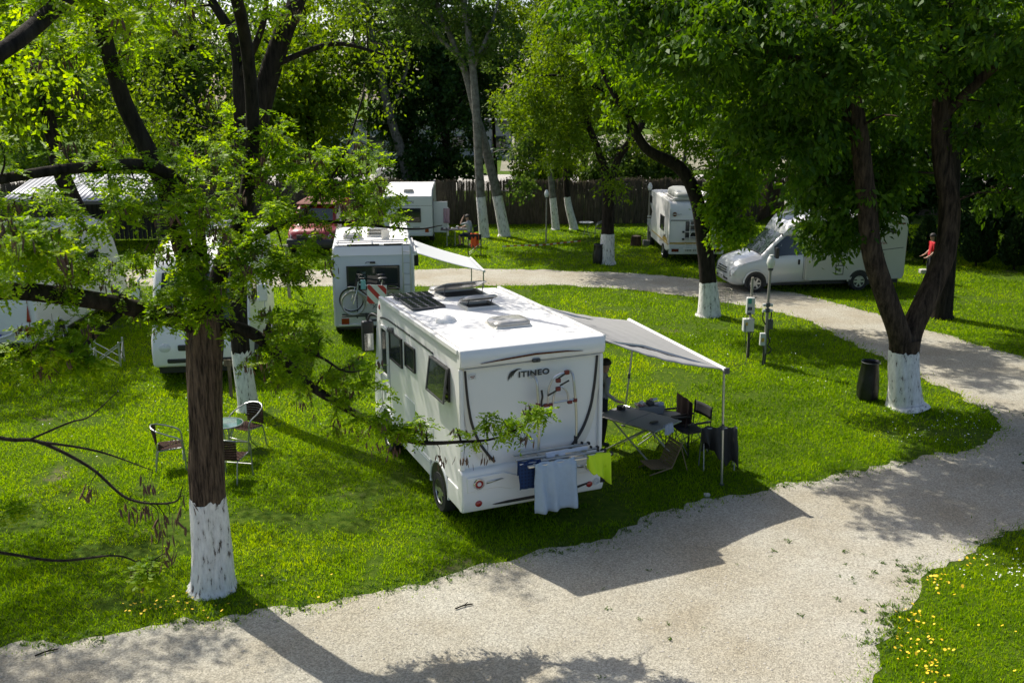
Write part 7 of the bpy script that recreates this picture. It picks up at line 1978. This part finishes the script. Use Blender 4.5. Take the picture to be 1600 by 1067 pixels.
# ------------------------------------------------------------------ people
M_skin = mat("skin", (0.42, 0.25, 0.17), .55, var=.06, scale=20)
M_hair = mat("dark_hair", (0.018, 0.012, 0.009), .6, var=.3, scale=60, bump=.5, bscale=120)
M_shoe = mat("dark_shoe", (0.02, 0.02, 0.02), .5)
def person(label, loc, rz, J, top, bottom, short_sleeve=True, short_legs=False, hair_long=False):
    """J: joints; body grown over a skeleton with the Skin modifier, clothes as regions of the one surface"""
    verts, rad_, edges, bones = [], [], [], []
    idx = {}
    def V(n, p, r): idx[n] = len(verts); verts.append(Vector(p)); rad_.append(r)
    def E(a, b, reg): edges.append((idx[a], idx[b])); bones.append((idx[a], idx[b], reg))
    for n, (p, r) in J.items(): V(n, p, r)
    ch = [("pelvis", "spine", 'top'), ("spine", "chest", 'top'), ("chest", "neck", 'top'), ("neck", "jaw", 'skin'), ("jaw", "head", 'skin'), ("head", "crown", 'skin')]
    for s in ("l", "r"):
        ch += [("chest", "sho_" + s, 'top'), ("sho_" + s, "elb_" + s, 'top'), ("elb_" + s, "wri_" + s, 'skin' if short_sleeve else 'top'), ("wri_" + s, "han_" + s, 'skin'),
               ("pelvis", "hip_" + s, 'bot'), ("hip_" + s, "kne_" + s, 'bot'), ("kne_" + s, "ank_" + s, 'skin' if short_legs else 'bot'), ("ank_" + s, "toe_" + s, 'shoe')]
    for a, b, r_ in ch: E(a, b, r_)
    for s, sg in (("l", 1), ("r", -1)):
        w = verts[idx["wri_" + s]]; h = verts[idx["han_" + s]]; d = (h - w).normalized(); sd = d.cross(Vector((1, 0, .2))).normalized()
        if sd.length < .1: sd = Vector((0, 1, 0))
        for k, (o_, ln) in enumerate(((-.028, .055), (-.010, .07), (.010, .075), (.027, .062))):
            a, b = f"f{s}{k}a", f"f{s}{k}b"
            V(a, h + sd * o_ + d * .03, .010); V(b, h + sd * o_ * 1.2 + d * (.03 + ln * .6) + Vector((.012, 0, 0)), .008); V(b + "c", h + sd * o_ * 1.2 + d * (.03 + ln) + Vector((.028, 0, 0)), .007)
            E("han_" + s, a, 'skin'); E(a, b, 'skin'); E(b, b + "c", 'skin')
        V("th" + s, h + sd * -.05 * sg - d * .01 + Vector((.02, 0, 0)), .011); E("han_" + s, "th" + s, 'skin')
    hd = verts[idx["head"]]; fw = (J["face"][0] if False else None)
    me = bpy.data.meshes.new("tmp"); me.from_pydata(verts, edges, [])
    ob = bpy.data.objects.new("tmp", me); COL.objects.link(ob)
    sk = ob.modifiers.new("skin", 'SKIN'); sk.use_smooth_shade = True
    if not me.skin_vertices: 
        bpy.context.view_layer.objects.active = ob
    lay = me.skin_vertices[0].data if me.skin_vertices else None
    for i, r in enumerate(rad_): lay[i].radius = (r, r); lay[i].use_root = (i == idx["pelvis"])
    ss = ob.modifiers.new("sub", 'SUBSURF'); ss.levels = 2; ss.render_levels = 2
    dg = bpy.context.evaluated_depsgraph_get(); dg.update()
    m2 = bpy.data.meshes.new_from_object(ob.evaluated_get(dg))
    bpy.data.objects.remove(ob)
    m2.materials.clear()
    for m in (M_skin, top, bottom, M_shoe): m2.materials.append(m)
    reg = {'skin': 0, 'top': 1, 'bot': 2, 'shoe': 3}
    segs = [(verts[a], verts[b], reg[r_]) for a, b, r_ in bones]
    for p in m2.polygons:
        c = p.center; best = 1e9
        for a, b, r_ in segs:
            ab = b - a; t_ = max(0, min(1, (c - a).dot(ab) / max(1e-9, ab.length_squared))); d = (a + ab * t_ - c).length
            if d < best: best = d; k = r_
        if k == 1 and c.z < verts[idx["pelvis"]].z + .02: k = 2
        p.material_index = k
    m2.polygons.foreach_set("use_smooth", [True] * len(m2.polygons))
    body = bpy.data.objects.new("body", m2)
    root = thing("person", label, "person", loc, rz)
    link(body, root)
    # hair cap, nose, ears
    f = (verts[idx["toe_l"]] - verts[idx["ank_l"]]); f = Vector((1, 0, 0))
    m = MB(); m.ell(hd + Vector((-.018, 0, .022)), (.112, .098, .105), 16, 8, -.15)
    if hair_long: m.ell(hd + Vector((-.06, 0, -.05)), (.07, .085, .13), 12, 8)
    m.build("hair", M_hair, root)
    return root
def standing(h=1.0, lean=0.0, arm=None):
    J = {"pelvis": ((0, 0, .95), .125), "spine": ((.0, 0, 1.12), .115), "chest": ((lean * .5, 0, 1.34), .135), "neck": ((lean * .8 + .0, 0, 1.50), .052), "jaw": ((lean + .02, 0, 1.56), .066), "head": ((lean + .025, 0, 1.66), .088), "crown": ((lean + .01, 0, 1.73), .062)}
    for s, g_ in (("l", 1), ("r", -1)):
        J["sho_" + s] = ((lean * .6, g_ * .175, 1.42), .062); J["elb_" + s] = ((lean * .4 - .03, g_ * .235, 1.15), .044); J["wri_" + s] = ((lean + .14, g_ * .22, .98), .029); J["han_" + s] = ((lean + .21, g_ * .21, .95), .034)
        J["hip_" + s] = ((0, g_ * .09, .90), .095); J["kne_" + s] = ((.03, g_ * .10, .49), .062); J["ank_" + s] = ((-.01, g_ * .10, .09), .042); J["toe_" + s] = ((.14, g_ * .115, .035), .036)
    return {k: (tuple(c * h for c in p), r * h) for k, (p, r) in J.items()}
person("person in a red t-shirt and dark trousers standing by the conifer hedge", (14.55, 33.0, 0), R(178), standing(.96), mat("red_tshirt", (.55, .02, .03), .85), mat("dark_trousers", (.02, .022, .03), .85))
person("person in a grey top and black trousers standing at the camping table behind the motorhome", (1.66, 16.95, 0), R(20), standing(.95, .06), mat("light_grey_top", (.30, .30, .31), .9), mat("black_trousers", (.012, .012, .014), .9), short_sleeve=False)
J = {"pelvis": ((0, 0, .55), .13), "spine": ((.02, 0, .72), .12), "chest": ((.07, 0, .95), .14), "neck": ((.11, 0, 1.11), .052), "jaw": ((.14, 0, 1.16), .066), "head": ((.15, 0, 1.26), .088), "crown": ((.14, 0, 1.33), .06)}
for s, g_ in (("l", 1), ("r", -1)):
    J["sho_" + s] = ((.08, g_ * .18, 1.03), .062); J["hip_" + s] = ((.03, g_ * .10, .53), .10); J["kne_" + s] = ((.44, g_ * .16, .50), .065); J["ank_" + s] = ((.40, g_ * .16, .09), .042); J["toe_" + s] = ((.55, g_ * .17, .035), .036)
J["elb_r"] = ((.30, -.20, .86), .044); J["wri_r"] = ((.46, -.10, .80), .029); J["han_r"] = ((.53, -.07, .80), .034)
J["elb_l"] = ((.34, .26, .98), .044); J["wri_l"] = ((.30, .14, 1.20), .029); J["han_l"] = ((.27, .08, 1.28), .034)
person("person in grey t-shirt and navy shorts seated by the fence, hand raised to head", (-1.78, 40.9, 0), R(160), J, mat("pale_grey_tshirt", (.42, .42, .41), .9), mat("navy_shorts", (.012, .018, .05), .9), short_legs=True)
t = director_chair("grey folding chair under the person seated by the fence", -1.78, 40.9, R(160)); t["group"] = "folding chairs by the fence"
t = director_chair("grey folding chair with an orange jacket, turned away from the camera near the fence", -1.52, 38.7, R(95)); t["group"] = "folding chairs by the fence"
o = drape("orange_jacket", mat("orange_jacket", (.75, .10, .015), .8, var=.15, scale=8), 0, 0, -.16, .16, .55, .3, fold=.06, seed=41, nf=1.4, ragged=.8)
o.matrix_world = Matrix.Translation((-1.50, 38.46, .92)) @ Matrix.Rotation(R(95), 4, 'Z'); tag(o, "bright orange jacket over the back of a grey folding chair near the fence", "jacket")

# ------------------------------------------------------------------ flowers, weeds, fallen twigs
def flowers(name, lab, pts, size, material, h0):
    n = len(pts); K = 6
    a = np.linspace(0, 2 * PI, K, endpoint=False)
    s = size * RNG.uniform(.7, 1.2, n); h = h0 * RNG.uniform(.6, 1.3, n)
    tilt = RNG.normal(0, .35, (n, 2))
    V = np.zeros((n, K, 3))
    cx, sy = np.cos(a)[None] * s[:, None], np.sin(a)[None] * s[:, None]
    V[..., 0] = pts[:, 0:1] + cx; V[..., 1] = pts[:, 1:2] + sy; V[..., 2] = h[:, None] + cx * tilt[:, :1] + sy * tilt[:, 1:]
    o = np_obj(name, V.reshape(-1, 3), np.arange(n * K).reshape(-1, K), material); return tag(o, lab, "flowers", kind="stuff")
def spots(cs):
    out = []
    for (x, y, rx, ry, n) in cs: out.append(np.stack([RNG.normal(x, rx, n), RNG.normal(y, ry, n)], 1))
    p = np.concatenate(out); return p[~in_poly(p[:, 0], p[:, 1], GRAVEL)]
M_petal = mat("white_petals", (.80, .80, .76), .7); M_dandy = mat("yellow_petals", (.80, .52, .01), .7, var=.15)
dz = spots([(8.9, 18.4, .55, .45, 60), (8.3, 17.6, .6, .4, 60), (7.2, 12.1, .45, .4, 70), (7.6, 11.4, .5, .4, 40), (6.7, 11.8, .3, .3, 26), (5.9, 24.5, 1.2, .9, 30), (6.8, 21.2, .6, .8, 26), (-5.9, 18.5, .9, .8, 40), (-6.5, 20.5, 1.6, .8, 40), (3.5, 24, 2.5, 2, 30), (-8.5, 16, 2, 2, 24), (14, 28, 2, 2, 30), (4.6, 29, 1.6, 1, 24)])
flowers("daisies", "tiny white daisies scattered in the lawns", dz, .011, M_petal, .055)
dd = spots([(5.05, 10.7, .14, .35, 40), (4.75, 9.9, .16, .35, 40), (5.7, 11.7, .16, .16, 22), (6.3, 12.3, .2, .1, 14), (5.9, 10.6, .5, .5, 8), (-4.3, 11.15, .35, .18, 26), (-4.7, 11.0, .3, .15, 12), (-3.2, 11.5, .4, .3, 10), (4.55, 9.3, .2, .4, 20)])
flowers("dandelions", "yellow dandelion heads along the lawn edges", dd, .017, M_dandy, .085)
M_weed = leaf_mat("weed_leaves", (.035, .085, .010), (.07, .14, .016), (.12, .20, .03), trans=.35)
def weeds():
    P = []
    for (pts, n, off, sp) in ((EDGE_R[1:10], 420, .0, .13), (EDGE_IN[2:16], 420, .0, .10)):
        c = np.array([(p.x, p.y) for p in catmull([(x, y, 0) for x, y in pts], 12)])
        i = RNG.integers(0, len(c), n); q = c[i] + RNG.normal(0, sp, (n, 2)); keep = vnoise(q[:, 0], q[:, 1], 1.7, 33) > .42; P.append(q[keep])
    P.append(np.stack([RNG.normal(4.75, .25, 50), RNG.normal(10.4, .6, 50)], 1)); P.append(np.stack([RNG.normal(5.6, .3, 26), RNG.normal(12.1, .25, 26)], 1))
    P.append(np.stack([RNG.normal(-4.0, .5, 70), RNG.normal(11.1, .2, 70)], 1)); P.append(np.stack([RNG.uniform(-3, 6, 26), RNG.uniform(9.3, 13, 26)], 1))
    P.append(np.stack([RNG.normal(-3.2, .35, 50), RNG.normal(11.9, .25, 50)], 1))
    P = np.concatenate(P); n = len(P); k = 11
    idx = np.repeat(np.arange(n), k); m = n * k
    a = RNG.uniform(0, 2 * PI, m); el = RNG.uniform(.15, .9, m)
    sz = np.repeat(RNG.uniform(.02, .065, n), k) * RNG.uniform(.6, 1.2, m)
    pos = np.stack([P[idx, 0] + RNG.normal(0, .02, m), P[idx, 1] + RNG.normal(0, .02, m), np.full(m, .008)], 1)
    ax = np.stack([np.cos(a) * np.cos(el), np.sin(a) * np.cos(el), np.sin(el)], 1)
    V, F = leaf_quads(pos, ax, sz, .32, RNG, 1.5)
    tag(np_obj("edge_weeds", V, F, M_weed, tint=np.clip(RNG.normal(.5, .25, m), 0, 1)), "low leafy weeds growing along the gravel edges", "weeds", kind="stuff")
weeds()
for i, (x, y, a, lb) in enumerate(((-.62, 11.1, .5, "forked dry twig lying on the gravel behind the big motorhome"), (-5.5, 10.05, .6, "short dark stick lying on the gravel at the lower left"))):
    m = MB(); m.tube(catmull([(-.12, 0, .015), (0, .015, .02), (.14, .0, .015)], 4), [.010] * 8 + [.004], 5)
    m.tube([(0, .012, .02), (.09, .07, .015)], .005, 5)
    o = m.build("fallen_twig", M_bark_dark); o.location = (x, y, .008); o.rotation_euler = (0, 0, a); tag(o, lb, "twig")
